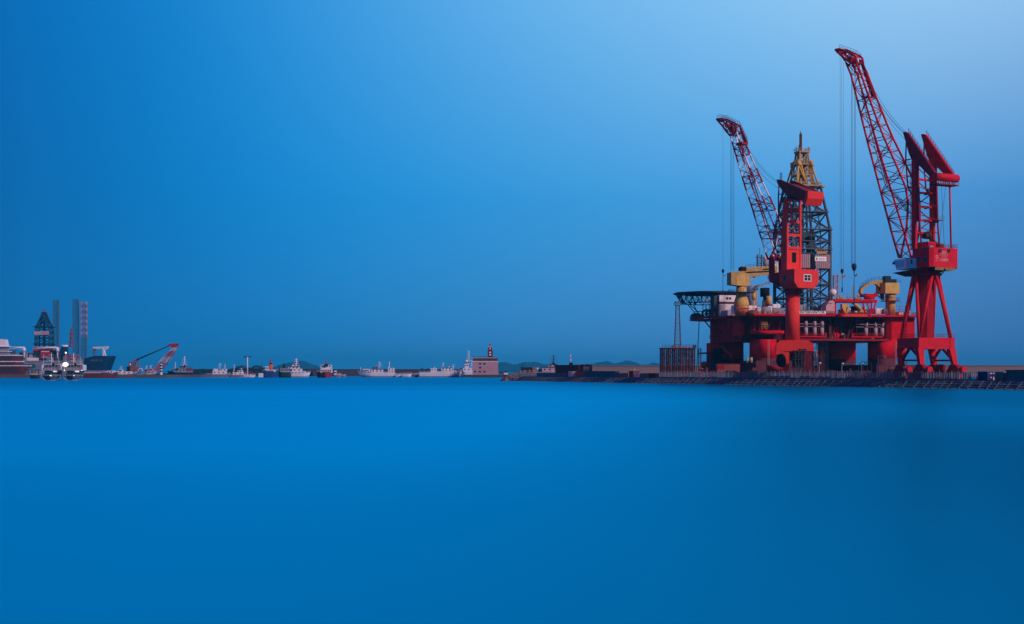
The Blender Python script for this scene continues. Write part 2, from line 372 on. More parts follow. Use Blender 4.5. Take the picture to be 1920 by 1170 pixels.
def jib(T, fr, low, up, n, w0, w1, cw, bw, bands=None, name='jib'):
    """low, up: pixel polylines from tip to foot on the centre plane; w0, w1 half widths at tip and foot"""
    lo, hi = interp(low, n), interp(up, n); parts = {}
    rings = []
    for i in range(n + 1):
        a0, z0 = fr.pix(*lo[i]); a1, z1 = fr.pix(*hi[i]); w = w0 + (w1 - w0) * min(1, i / n * 1.15)
        rings.append([fr(a0, -w, z0), fr(a0, w, z0), fr(a1, w, z1), fr(a1, -w, z1)])
    j = MB()
    for k in range(n):
        r0, r1 = rings[k], rings[k + 1]
        j.m = (bands(lo[k][1] * .5 + hi[k + 1][1] * .5) if bands else 0)
        for i in range(4):
            q = (i + 1) % 4; j.beam(r0[i], r1[i], cw)
            if (k + i) % 2: j.beam(r0[i], r1[q], bw)
            else: j.beam(r0[q], r1[i], bw)
            j.beam(r1[i], r1[q], bw)
    return j, rings

# =============================== tall crane on the right
OX, OD = 1736, 415
CR = rot_frame(OX, 0, OD)
O_ = CR.o
RC = Thing('harbour_crane', 'tall bright red luffing crane on four splayed legs with writing on its machine house', 'crane', (O_.x, O_.y, 2.2))
PF = Fr(O_.x, O_.y, DJ.x, DJ.y)         # portal frame: a along rails, b seaward
zf = lambda y, D=OD: H - (y - HY) * D / F
# portal: corners
ha, hb = 4.3, 5.4
zt0, zt1 = zf(655), zf(634)
b = MB()
for sb in (-1, 1):
    b.box(-ha - .9, ha + .9, sb * hb - .8, sb * hb + .8, zt0 + .4, zt1, PF)
for sa in (-1, 1):
    b.box(sa * ha - .75, sa * ha + .75, -hb + .8, hb - .8, zt0, zt1 + .05, PF)
RC.part('portal_beam', b, RED)
feet = []
for sa in (-1, 1):
    for sb in (-1, 1):
        b = MB(); ca, cb = sa * ha, sb * hb; fa, fb = sa * (ha + .5), cb - .25 if sb > 0 else cb - 1.1
        tp = [PF(ca + x * .85, cb + y * 1.05, zt0 + .38) for x, y in ((-1, -1), (1, -1), (1, 1), (-1, 1))]
        bt = [PF(fa + x * .62, fb + y * .68, 6.2) for x, y in ((-1, -1), (1, -1), (1, 1), (-1, 1))]
        b.hexa(bt + tp); lg = RC.part('portal_leg', b, RED)
        bo = MB(); bo.prof([(fa - 2.9, 2.75), (fa + 2.9, 2.75), (fa + 2.9, 4.9), (fa + 1.2, 6.7), (fa - 1.2, 6.7), (fa - 2.9, 4.9)], fb - .75, fb + .75, PF)
        bo.box(fa - 1.0, fa + 1.0, fb - 1.3, fb - .72, 3.2, 6.0, PF)
        bogie = RC.part('bogie', bo, DRED)
        bo = MB(); bo.tube(PF(fa - 3.9, fb - .3, 5.3), PF(fa - 2.9, fb - .3, 5.3), .85, n=14); RC.part('drive_motor', bo, RED, bogie)
        for k in range(4):
            w = MB(); c = fa - 2.25 + 1.5 * k; w.tube(PF(c, fb - .35, 2.75), PF(c, fb + .35, 2.75), .48, n=14); RC.part('wheel', w, DKG, bogie)
        feet.append((ca, cb))
for sb in (-1, 1):      # cross bracing between the legs of each side, with the tie beam
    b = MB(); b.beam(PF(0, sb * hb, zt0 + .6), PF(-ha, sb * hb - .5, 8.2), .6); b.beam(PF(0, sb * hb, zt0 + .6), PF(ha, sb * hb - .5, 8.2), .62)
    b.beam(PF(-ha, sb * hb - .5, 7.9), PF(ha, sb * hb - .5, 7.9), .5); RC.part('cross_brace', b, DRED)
b = MB(); c = PF(.5, -hb - .2, 0); b.loft([[V((c.x + cos(t) * r, c.y + sin(t) * r, z)) for t in [2 * pi * i / 12 for i in range(12)]] for z, r in ((2.6, .9), (6.6, 1.5), (6.75, 1.5))]); RC.part('cable_reel_housing', b, DRED)
b = MB(); pts = [PF(-ha - .9, -hb - .8, zt1), PF(-ha - .9, hb + .8, zt1), PF(ha + .9, hb + .8, zt1), PF(ha + .9, -hb - .8, zt1)]; b.rail(pts + pts[:1], 1.1, 2.2, .035); RC.part('railing', b, DRED)
# tapered centre column, slewing ring, splayed struts
zr = zf(512.5)
b = MB()
def oct_(fr, r, z, n=8, ph=.4): return [fr(r * cos(2 * pi * (i + ph) / n), r * sin(2 * pi * (i + ph) / n), z) for i in range(n)]
b.loft([oct_(PF, 2.2, zt1 - .1), oct_(PF, 2.95, zr - .7)], sm=False); RC.part('centre_column', b, mat('crimson_column_paint', (.36, .006, .022), .65, .25, .5, streak=.35, rust=(.14, .01, .02)))
b = MB(); b.loft([oct_(PF, 4.4, zr - .75, 24), oct_(PF, 4.5, zr - .1, 24)], sm=False); b.loft([oct_(PF, 3.4, zr - .1, 24), oct_(PF, 3.3, zr + .9, 24)], sm=False)
RC.part('slewing_ring', b, DRED)
b = MB(); rg = oct_(PF, 5.0, zr - .35, 16); b.rail(rg + rg[:1], 1.1, 1.8, .035); RC.part('ring_railing', b, DRED)
for sa in (-1, 1):
    for sb in (-1, 1):
        for tgt in ((sa * 3.9, sb * .7), (sa * .7, sb * 3.9)):
            b = MB(); b.tube(PF(sa * ha, sb * hb, zt1 - .05), PF(*tgt, zr - .8), .54, .46, n=10); RC.part('strut', b, RED)
# machine house: rear corner pixels
Wd = 5.6
aR, _ = CR.pix(1742, 480, Wd); aF, _ = CR.pix(1711, 480, Wd)     # b>0 is the left of the jib = near side
zb, ztp = zf(504, OD - 5), zf(464, OD - 5)
def near_zz(y, a, b_): p = CR(a, b_, 0); return H - (y - HY) * p.y / F
b = MB(); ch = 1.0
zt = near_zz(463.5, aR, Wd); zl = near_zz(500, aR, Wd); zl2 = near_zz(500.5, aR, -1); zz = near_zz(507.5, aR + 1.5, -1)
poly = [(aF, Wd), (aR, Wd), (aR - ch * .8, Wd - ch), (aR - ch * .8, -Wd + .6), (aR + .6, -Wd), (aF, -Wd)]
b.plan(poly, zl, zt, CR); RC_house = RC.part('machine_house', b, [RED])
b = MB()    # sloped underside skirt carrying the hazard stripes
ra = aR - ch * .8
A = [(ra + .01, Wd - ch - .02), (ra + .01, -Wd + .62)]
b.hexa([CR(ra + .6, Wd - ch - 1.0, zz), CR(ra + .6, -Wd + 1.6, zz), CR(ra + 5, -Wd + 1.6, zz), CR(ra + 5, Wd - ch - 1.0, zz),
        CR(ra + .02, Wd - ch - .02, zl - .003), CR(ra + .02, -Wd + .62, zl - .003), CR(ra + 5, -Wd + .62, zl - .003), CR(ra + 5, Wd - ch - .02, zl - .003)])
RC.part('rear_skirt', b, BLK, RC_house)
b = MB(); n_ = 7
for k in range(n_):
    for s_ in (-1, 1):
        t0 = .04 + k / n_ * .46; sl_ = .055
        def sp(u, v):   # u across 0..1, v up 0..1 on the sloped face
            lo = CR(ra + .6, Wd - ch - 1.0, zz).lerp(CR(ra + .6, -Wd + 1.6, zz), u); hi = CR(ra + .02, Wd - ch - .02, zl - .003).lerp(CR(ra + .02, -Wd + .62, zl - .003), u)
            return lo.lerp(hi, v) - CR.a * .05 + V((0, 0, -.03))
        u0 = .5 + s_ * t0 * .96; q = [sp(u0 + s_ * .03, .02), sp(u0 + s_ * (.03 + .035), .02), sp(u0 + s_ * (-.03 + .035), .98), sp(u0 - s_ * .03, .98)]
        b.add(q, [(0, 1, 2, 3)])
RC.part('hazard_stripes', b, mat('hazard_yellow', (.85, .60, .20), .6), RC_house)
b = MB()     # floor slab beneath house and cab
aC0, _ = CR.pix(1676, 505, Wd - .6)
b.hexa([CR(aC0 - 2.5, 3, zl - 2.1), CR(aR + 2.5, 3.2, zz), CR(aR + 2.5, -3.4, zz), CR(aC0 - 5, -3, zl - 2.1), CR(aC0, Wd, zl - .9), CR(aR + .2, Wd - .2, zl - .006), CR(aR + .2, -Wd + .2, zl - .006), CR(aC0, -2, zl - .9)])
RC.part('turntable', b, DRED)
b = MB(); b.loft([oct_(CR, 4.1, zr + .88, 20), oct_(CR, 3.6, zl - 1.4, 20)], sm=False); RC.part('turntable_drum', b, DRED)
for px_ in (1722.5, 1735):
    a_, z_ = CR.pix(px_, 486, Wd); b = MB(); b.box(a_ - .55, a_ + .55, Wd - .05, Wd + .06, z_ - .85, z_ + .85, CR); wf = RC.part('window', b, GRY, RC_house)
    b = MB(); b.box(a_ - .42, a_ + .42, Wd + .03, Wd + .09, z_ - .7, z_ + .7, CR); RC.part('pane', b, DGLS, wf)
rearD = CR(ra, 0, 0).y
def rp(px_, y_):    # point on the rear wall plane of the house
    t = (px_ - 960) / F; o = CR(ra, 0, 0); s_ = (t * o.y - o.x) / (CR.b.x - t * CR.b.y); p = o + CR.b * s_; return V((p.x, p.y, H - (y_ - HY) * p.y / F)) - CR.a * .06
RX = -CR.b; UZ = V((0, 0, 1))
for px_ in (1762, 1778.5):   # two round ventilators
    p = rp(px_, 470); b = MB(); b.tube(p, p - CR.a * .25, .55, n=14); RC.part('vent', b, DKG, RC_house)
PW = mat('pink_white_lettering', (.62, .50, .52), .6, .05)
p = rp(1769.5, 476); RC.part('logo_lettering', text_mesh('DSIC', .9, p + V((0, 0, .2)), RX, UZ), PW, RC_house)
b = MB(); el = [p - CR.a * .02 + RX * cos(2 * pi * i / 24) * 1.5 + UZ * (sin(2 * pi * i / 24) * .85 - .05) for i in range(25)]
for q0, q1 in zip(el, el[1:]):
    b.beam(q0, q1, .05, .07)
b.beam(p + RX * -.7 + UZ * -.36, p + RX * .8 + UZ * -.4, .06, .08); RC.part('logo_ring', b, PW, RC_house)
RC.part('company_lettering', text_mesh('大船集团', .85, rp(1769.5, 487.5), RX, UZ), PW, RC_house)
p = rp(1756.3, 482.3); b = MB()
for r_, a0_, a1_, w_ in ((.52, -.6, 2.9, .12), (.26, 2.6, 6.0, .16)):
    ar = [p + RX * cos(a0_ + (a1_ - a0_) * i / 10) * r_ + UZ * sin(a0_ + (a1_ - a0_) * i / 10) * r_ for i in range(11)]
    for q0, q1 in zip(ar, ar[1:]): b.beam(q0, q1, .05, w_)
RC.part('emblem', b, PW, RC_house)
RC.part('emblem_lettering', text_mesh('CSIC', .42, rp(1756.3, 488.3), RX, UZ), PW, RC_house)
b = MB(); rt = [CR(aF, Wd - .1, zt), CR(aR, Wd - .1, zt), CR(ra + .1, Wd - ch, zt), CR(ra + .1, -Wd + .6, zt), CR(aF, -Wd + .1, zt)]; b.rail(rt, 1.15, 1.5, .035, 3); RC.part('roof_railing', b, DRED)
# driver's cab: two pale blue cabins ahead of the house, near side
def cabin(x0, x1, y0, y1, bn, bf, m, rake=0):
    a1, z1 = CR.pix(x0, y0, bn); a0, _ = CR.pix(x1, y0, bn); z0 = near_zz(y1, a0, bn)
    q = MB(); q.prof([(a0, z0), (a1 - rake, z0), (a1, z1), (a0, z1)], bf, bn, CR); return q, a0, a1, z0, z1
q, a0, a1, z0, z1 = cabin(1676, 1700, 487, 504.5, Wd + .2, Wd - 3, WHT, 1.0)
cb = RC.part('driver_cab', q, WHT)
g_ = MB(); g_.prof([(a1 - 4.0, z0 + .7), (a1 - .95, z0 + .7), (a1 - .35, z1 - .35), (a1 - 4.0, z1 - .35)], Wd + .15, Wd + .25, CR); RC.part('side_window', g_, CABG, cb)
g_ = MB(); g_.hexa([CR(a1 - .75, Wd, z0 + .5), CR(a1 - .75, Wd - 2.8, z0 + .5), CR(a1 - .7, Wd - 2.8, z0 + .5), CR(a1 - .7, Wd, z0 + .5), CR(a1 - .05, Wd, z1 - .3), CR(a1 - .05, Wd - 2.8, z1 - .3), CR(a1 + .06, Wd - 2.8, z1 - .3), CR(a1 + .06, Wd, z1 - .3)]); RC.part('windscreen', g_, CABG, cb)
g_ = MB(); g_.box(a1 - .3, a1 + .25, Wd - .6, Wd + .5, z1 - 1.4, z1 - .6, CR); RC.part('floodlight', g_, DKG, cb)
q, a0, a1, z0, z1 = cabin(1701.5, 1717, 485.5, 502, Wd + .5, Wd - 3, CABG)
cb = RC.part('electrical_cabin', q, mat('pale_blue_paint', (.25, .58, .68), .5, .12))
g_ = MB(); g_.box((a0 + a1) / 2 - .3, (a0 + a1) / 2 + .3, Wd + .49, Wd + .56, (z0 + z1) / 2 - .2, (z0 + z1) / 2 + 1, CR); RC.part('window', g_, DGLS, cb)
# tower: two columns, rungs and cross bracing
cw = 3.65
aT, _ = CR.pix(1714.5, 400, cw); zTop = near_zz(304, aT, cw)
for s_ in (1, -1):
    b = MB(); b.box(aT - .72, aT + .72, s_ * cw - .5, s_ * cw + .5, zt - .1, near_zz(303, aT, s_ * cw) + .4, CR); RC.part('tower_column', b, RED)
    b = MB(); b.prof([(aT - 2.2, zt + 8), (aT - 1.0, zt + 8), (aT - 1.0, near_zz(300, aT, cw)), (aT - 1.5, near_zz(300, aT, cw))], s_ * (cw) - .25, s_ * cw + .25, CR); b.tube(CR(aT - 2.8, s_ * cw, zt), CR(aT - 2.0, s_ * cw, zt + 8.4), .25); RC.part('rear_chord', b, DRED)
b = MB(); ys = [337, 362, 388, 413, 437]
zs = [near_zz(y, aT, 0) for y in ys]
for k, z in enumerate(zs):
    b = MB(); b.box(aT - .45, aT + .45, -cw + .5, cw - .5, z - .28, z + .28, CR)
    if k: b.beam(CR(aT + .2, -cw + .45, z), CR(aT + 3.4, -cw - .3, z), .3)
    RC.part('cross_beam', b, RED)
b = MB()
for k, (z0, z1) in enumerate(zip(zs[1:], zs)):
    b.beam(CR(aT + .1, cw - .4, z0), CR(aT + .1, -cw + .4, z1), .24) if k % 2 else b.beam(CR(aT + .1, -cw + .4, z0), CR(aT + .1, cw - .4, z1), .24)
    b.beam(CR(aT - 2.0, -cw, z0), CR(aT - .2, cw, (z0 + z1) / 2), .2)
b.beam(CR(aT, -cw + .4, zs[0]), CR(aT, cw - .4, near_zz(312, aT, 0)), .22)
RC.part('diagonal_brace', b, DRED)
b = MB(); b.box(aT + .9, aT + 2.6, cw - .3, cw + 1.1, near_zz(308, aT, cw) - .1, near_zz(308, aT, cw), CR)
pf_ = [CR(aT + .9, cw + 1.1, near_zz(308, aT, cw)), CR(aT + 2.6, cw + 1.1, near_zz(308, aT, cw)), CR(aT + 2.6, cw - .3, near_zz(308, aT, cw))]; b.rail(pf_, 1.1, 1, .03)
RC.part('platform', b, DRED); b = MB()
b.box(aT - 3.4, aT - .8, -cw - 1.2, -cw + .6, zs[3] - .1, zs[3], CR); b.rail([CR(aT - 3.4, -cw - 1.2, zs[3]), CR(aT - 3.4, -cw + .6, zs[3])], 1.1, 1, .03)
RC.part('platform', b, DRED)
b = MB(); lx = aT + 1.3
for k in range(int((zTop - zt) / .5)): b.beam(CR(lx, cw + .2, zt + k * .5), CR(lx, cw - .35, zt + k * .5), .06)
for o_ in (.2, -.35): b.beam(CR(lx, cw + o_, zt), CR(lx, cw + o_, zTop), .08)
RC.part('ladder', b, DRED)
# gold coloured luffing gear between the tower columns
b = MB(); p = CR(aT - .5, -1.2, near_zz(442, aT, 0)); b.tube(p - CR.b * .8, p + CR.b * 1.6, 1.0, n=14); b.sph(p + V((0, 0, .6)), .75); b.beam(p, CR(aT - 3.2, -3.2, near_zz(462, aT, -2)), .6); b.beam(p - CR.a * .6, CR(aT - 2.6, -1.8, zt + .1), .5); RC.part('luffing_gear', b, mat('greasy_brown', (.10, .05, .02), .7, .3, 1))
b = MB(); b.box(aT - 3.2, aT + 1.1, -2.6, 1.4, zt, zt + 2.2, CR); RC.part('gear_housing', b, RED)
b = MB(); p = CR(ra + 2.6, -.6, zt + .7); b.tube(p - CR.b * .9, p + CR.b * .9, .8, n=16); RC.part('rope_drum', b, mat('greasy_brown', (0, 0, 0)))
b = MB(); p = CR(ra + 3.5, 2.2, zt); b.box(ra + 3, ra + 4.6, 1.4, 3.0, zt, zt + .8, CR); RC.part('winch_box', b, LGR)
# counterweight levers
lever = [(1695, 249), (1697, 247.3), (1702.5, 248), (1756, 326), (1757, 337), (1750.5, 337), (1729, 314), (1716, 304), (1712, 301), (1706, 288), (1697.5, 257)]
for s_ in (1, -1):
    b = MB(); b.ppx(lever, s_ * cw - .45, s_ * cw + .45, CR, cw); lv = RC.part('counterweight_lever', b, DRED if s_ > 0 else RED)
    t_ = [CR.P(1703, 247, cw), CR.P(1755, 324, cw)]
    if s_ < 0: t_ = [q - CR.b * 2 * cw for q in t_]
    b = MB(); b.rail(t_, 1.0, 1.4, .035); RC.part('lever_railing', b, DRED, lv)
p = CR.P(1755, 331, cw); b = MB(); b.tube(p + CR.b * .7, p - CR.b * (2 * cw + 1.2), 1.15, n=20); RC.part('counterweight_drum', b, RED)
b = MB(); q0 = p - V((0, 0, 2.0)); b.hexa([q0 + CR.a * x + CR.b * y + V((0, 0, z)) for z in (-.35, .0) for x, y in ((-1.3, .4), (1.9, .4), (1.9, -7.8), (-1.3, -7.8))])
for k in range(9): b.box(0, .3, 0, .25, 0, 1, Fr(0, 0, 1, 0)) if False else b.tube(q0 + CR.b * (-.2 - .9 * k) + V((0, 0, 0)), q0 + CR.b * (-.2 - .9 * k) + V((0, 0, 1)), .18, n=6)
b.rail([q0 - CR.a * 1.3 + CR.b * .4, q0 - CR.a * 1.3 - CR.b * 7.8], 1, 1.1, .035); RC.part('service_platform', b, DRED)
for s_, x_ in ((1, 0), (-1, 0)):
    a_, z_ = CR.pix(1699.5, 256, cw); a2, z2 = CR.pix(1702.5, 352, cw); a3, z3 = CR.pix(1710.5, 366, cw)
    b = MB(); am, zm = CR.pix(1698.2, 300, cw); b.path([CR(a_, s_ * cw, z_), CR(am, s_ * cw, zm), CR(a2, s_ * cw, z2), CR(a3, s_ * cw, z3)], .24)
    b.beam(CR(am, s_ * cw, zm), CR(aT, s_ * cw, zm), .28); b.beam(CR(a2, s_ * cw, z2), CR(aT, s_ * cw, z2), .3); RC.part('pull_rod', b, DRED)
b = MB(); p0 = p - CR.b * (cw + 1.5) - V((0, 0, 1.0)); a_, z_ = CR(ra + 1.4, -3.9, zt), 0; b.tube(p0 - CR.a * .3, a_, .26, n=8); RC.part('stay_rod', b, RED)
for o_ in (-1.5, -3.6):
    b = MB(); b.tube(p - CR.b * (cw + o_ + 2) - V((0, 0, .5)), CR(ra + 2.6, o_ + 1.2, zt + 1), .05, n=5); RC.part('winch_rope', b, ROPE)
# jib
low = [(1573, 97), (1583, 107), (1598, 125.5), (1633, 258), (1672.5, 397), (1697.5, 484)]
up = [(1573, 93), (1606, 110), (1612, 116), (1636, 182), (1662, 250), (1694, 318), (1709, 352), (1714, 384), (1712, 430), (1700, 484)]
lo_main = [(1592, 118), (1598, 125.5), (1633, 258), (1672.5, 397), (1697.5, 484)]
up_main = [(1606, 111), (1613, 118), (1636, 182), (1662, 250), (1694, 318), (1709, 352), (1714, 384), (1712, 430), (1700.5, 484)]
j, rings = jib(RC, CR, lo_main, up_main, 15, 1.3, 2.6, .46, .2)
JB = RC.part('jib', j, RED)
b = MB()
hd = [(1572, 94), (1580, 92.5), (1604, 103), (1611, 108), (1613, 118), (1602, 120), (1592, 112), (1582, 104)]
for s_ in (1, -1):
    for q0, q1 in zip(hd, hd[1:] + hd[:1]): b.beam(CR(CR.pix(*q0)[0], s_ * 1.3, CR.pix(*q0)[1]), CR(CR.pix(*q1)[0], s_ * 1.3, CR.pix(*q1)[1]), .5)
    for (q0, q1) in (((1582, 104), (1592, 99)), ((1592, 112), (1592, 99)), ((1592, 112), (1604, 103)), ((1598, 125), (1582, 104)), ((1598, 125), (1602, 112))):
        b.beam(CR(CR.pix(*q0)[0], s_ * 1.3, CR.pix(*q0)[1]), CR(CR.pix(*q1)[0], s_ * 1.3, CR.pix(*q1)[1]), .3)
for q0 in hd: b.beam(CR(CR.pix(*q0)[0], -1.3, CR.pix(*q0)[1]), CR(CR.pix(*q0)[0], 1.3, CR.pix(*q0)[1]), .3)
b.tube(CR.P(1575, 96, 0) - CR.b * 1, CR.P(1575, 96, 0) + CR.b * 1, .75, n=14); b.tube(CR.P(1598, 112, 0) - CR.b * 1.1, CR.P(1598, 112, 0) + CR.b * 1.1, .9, n=14)
RC.part('jib_head', b, RED, JB)
b = MB(); b.ppx([(1609, 113), (1614, 114), (1637, 181), (1632, 184)], -1.0, -.5, CR); b.ppx([(1622, 181), (1637, 181), (1638, 184), (1622, 183.5)], -1.3, 1.3, CR); RC.part('walkway', b, DRED, JB)
b = MB(); b.rail([CR.P(1574, 91.5, 1.3), CR.P(1605, 102, 1.3), CR.P(1613, 108, 1.3), CR.P(1638, 178, 1.3)], 1.3, 1.2, .035); b.rail([CR.P(1574, 91.5, -1.3), CR.P(1605, 102, -1.3), CR.P(1613, 108, -1.3), CR.P(1638, 178, -1.3)], 1.3, 1.2, .035); RC.part('jib_railing', b, DRED, JB)
b = MB(); q = interp([(1618, 175), (1640, 262), (1665, 352), (1680, 366), (1707, 400)], 26); pts = [CR.P(x, y, .3) for x, y in q]
b.path(pts, .12); b.path([x_ + CR.b * .8 for x_ in pts], .12)
for x_ in pts: b.beam(x_, x_ + CR.b * .8, .1)
b.rail([pts[i] for i in range(0, 27, 2)], .9, 2.2, .03); RC.part('catwalk', b, DRED, JB)
def rope(T, p, q, r=.045, name='hoist_rope', sag=0, n=1):
    b = MB(); pts = [V(p).lerp(V(q), i / n) - V((0, 0, sag * 4 * (i / n) * (1 - i / n))) for i in range(n + 1)]; b.path(pts, r, 5); return T.part(name, b, ROPE)
def drop(T, fr, x, y0, y1, o, r=.045):
    a_, z_ = fr.pix(x, y0, o); return rope(T, fr(a_, o, z_), fr(a_, o, fr.pix(x, y1, o)[1]), r)
def hook(T, rp_, p, s=1.0, chain=0):
    b = MB(); b.loft([[p + V((cos(2 * pi * i / 10) * r * s, sin(2 * pi * i / 10) * r * s, z * s)) for i in range(10)] for z, r in ((-1.5, .2), (-.6, .75), (.3, .85), (.9, .6), (1.1, .2))]); b.path([p + V((0, 0, -1.4 * s)), p + V((0, 0, -2.6 * s)), p + V((.4, 0, -3.1 * s)), p + V((.8, 0, -2.7 * s)), p + V((.8, 0, -2.3 * s))], .16 * s)
    T.part('hook_block', b, DKG, rp_)
    if chain: b = MB(); b.tube(p - V((0, 0, 2.8 * s)), p - V((0, 0, chain)), .09, n=5); b.beam(p - V((0, 0, chain)), p - V((0, 0, chain + 1.5)), .3); T.part('sling', b, DKG, rp_)
for x_, o_ in ((1575.3, .6), (1581.2, -.6)): r1 = drop(RC, CR, x_, 98, 505, o_, .035)
r2 = drop(RC, CR, 1578, 98, 508, 0, .03); hook(RC, r2, CR.P(1579, 508, 0), .62, 5.2)
for x_, o_ in ((1596.3, 1.0), (1598, .7), (1602, -.2), (1604, -1)): r1 = drop(RC, CR, x_, 124, 499, o_, .05)
hook(RC, r1, CR.P(1601.5, 500, 0), .95, 10)
for o_ in (.9, .5, -.6): rope(RC, CR.P(1632, 160, 0) + CR.b * o_, CR.P(1698, 251, cw) + CR.b * (-.5 + o_), .05, 'luffing_rope', 1.4, 10)
rope(RC, CR.P(1637, 182, 0), CR.P(1697, 264, cw) - CR.b, .05, 'luffing_rope', 1.2, 10)

# =============================== shorter crane in the middle, on a round pedestal
CD = 490
CC = rot_frame(1486, 0, CD); O_ = CC.o
zc = lambda y, a=0, b_=0: H - (y - HY) * CC(a, b_, 0).y / F
C2 = Thing('harbour_crane', 'shorter orange-red crane with red and white striped jib on a round pedestal', 'crane', (O_.x, O_.y, 2.2))
QF = Fr(O_.x, O_.y, .12, .99)
NF = Fr(O_.x, O_.y, -DJ.y, DJ.x)     # a = seaward, b = towards the camera... used for the chamfered base
b = MB()
def qn(x, y, a_=-2.6):   # point on the front face of the base, portal frame (b seaward)
    t = (x - 960) / F; o = QF(a_, 0, 0); s_ = (t * o.y - o.x) / (QF.b.x - t * QF.b.y); D_ = o.y + QF.b.y * s_; return s_, H - (y - HY) * D_ / F
fp = [(1455, 647), (1463, 638), (1515, 638), (1526, 645), (1526, 658), (1490, 658), (1468, 659), (1463, 665), (1455, 665)]
pts = [qn(*p_) for p_ in fp]
b.ext([QF(-2.6, s_, z) for s_, z in pts], [QF(2.6, s_, z) for s_, z in pts]); C2.part('base_block', b, ORG)
for sa in (-1, 1):
    for x0, x1, xb0, xb1 in ((1466, 1480, 1468, 1479), (1508, 1522, 1510, 1520)):
        s0, z0 = qn(x0, 660); s1, _ = qn(x1, 660); t0, _ = qn(xb0, 694); t1, _ = qn(xb1, 694)
        b = MB(); ac = sa * 2.0
        b.hexa([QF(ac - .7, t0, 3.6), QF(ac - .7, t1, 3.6), QF(ac + .7, t1, 3.6), QF(ac + .7, t0, 3.6), QF(ac - .7, s0, z0), QF(ac - .7, s1, z0), QF(ac + .7, s1, z0), QF(ac + .7, s0, z0)])
        C2.part('portal_leg', b, ORG if x0 < 1500 else DRED)
        b = MB(); m_ = (t0 + t1) / 2; b.prof([(ac - 2.3, 2.75), (ac + 2.3, 2.75), (ac + 1.2, 4.6), (ac - 1.2, 4.6)], m_ - .6, m_ + .6, QF); bg = C2.part('bogie', b, DRED)
        for k in range(3):
            w = MB(); c = ac - 1.5 + 1.5 * k; w.tube(QF(c, m_ - .3, 2.75), QF(c, m_ + .3, 2.75), .46, n=12); C2.part('wheel', w, DKG, bg)
s_, z_ = qn(1464.5, 676); b = MB(); p = QF(-3.0, s_, z_); b.tube(p - (QF.b * .8 - QF.a * .5).normalized() * .4, p + (QF.b * .8 - QF.a * .5).normalized() * .4, 2.3, n=24); C2.part('cable_reel', b, BLK)
def circ(o, r, z, n=28): return [V((o.x + r * cos(2 * pi * i / n), o.y + r * sin(2 * pi * i / n), z)) for i in range(n)]
b = MB(); b.loft([circ(O_, 2.4, zc(638.5)), circ(O_, 2.4, zc(553))]); C2.part('pedestal', b, ORG)
b = MB(); b.loft([circ(O_, 2.6, zc(553)), circ(O_, 2.65, zc(545)), circ(O_, 2.95, zc(541)), circ(O_, 3.0, zc(537))], sm=False); C2.part('slewing_ring', b, DRED)
# machine house
Wc = 5.4
cR, _ = CC.pix(1489.5, 520, Wc); cF, _ = CC.pix(1461, 520, Wc)
zt = H - (504 - HY) * CC(cR, Wc, 0).y / F; zl = H - (540 - HY) * CC(cR, 0, 0).y / F; zc1 = zl + 2.0
b = MB()
prof_ = [(Wc, zt), (Wc, zc1), (Wc - 1.6, zl), (-Wc + 2.0, zl), (-Wc, zc1), (-Wc, zt)]
b.ext([CC(cR, w, z) for w, z in prof_], [CC(cF, w, z) for w, z in prof_]); HC = C2.part('machine_house', b, [ORG])
b = MB(); b.ext([CC(cF + .003, w, z) for w, z in ((Wc - .4, zt - .6), (Wc - .4, zc1 + .4), (Wc - 3, zc1 - 1), (-2, zc1 - 1), (-2, zt - .6))], [CC(cF + 6, w, z) for w, z in ((Wc - .6, zt - .8), (Wc - .6, zc1 + .8), (Wc - 3, zc1), (0, zc1), (0, zt - .8))]); C2.part('forward_bay', b, DRED, HC)
def rc(px_, y_, off=.05):
    t = (px_ - 960) / F; o = CC(cR, 0, 0); s_ = (t * o.y - o.x) / (CC.b.x - t * CC.b.y); p = o + CC.b * s_; return V((p.x, p.y, H - (y_ - HY) * p.y / F)) - CC.a * off
RXc = -CC.b
b = MB(); p = rc(1513.5, 521)
def panel(mb, p, xr, w, h, th): mb.hexa([p + xr * x * w / 2 + V((0, 0, z * h / 2)) - n_ * k for z in (-1, 1) for x, k in ((-1, 0), (1, 0), (1, th), (-1, th)) for n_ in (xr.cross(V((0, 0, 1))) * -1,)])
panel(b, p, RXc, 3.4, 2.4, .12); wf = C2.part('window_frame', b, WHT, HC)
for x in (-1, 1):
    for z, hh in ((.55, .8), (-.45, .95)):
        b = MB(); panel(b, p - CC.a * .08 + RXc * x * .75 + V((0, 0, z)), RXc, 1.25, hh, .1); C2.part('pane', b, DGLS, wf)
a_, z_ = CC.pix(1471, 522, Wc); b = MB(); b.box(a_ - .8, a_ + .8, Wc - .05, Wc + .07, z_ - 1, z_ + 1.1, CC); wf = C2.part('window', b, GRY, HC)
b = MB(); b.box(a_ - .6, a_ + .6, Wc + .03, Wc + .1, z_ - .8, z_ + .9, CC); C2.part('pane', b, DGLS, wf)
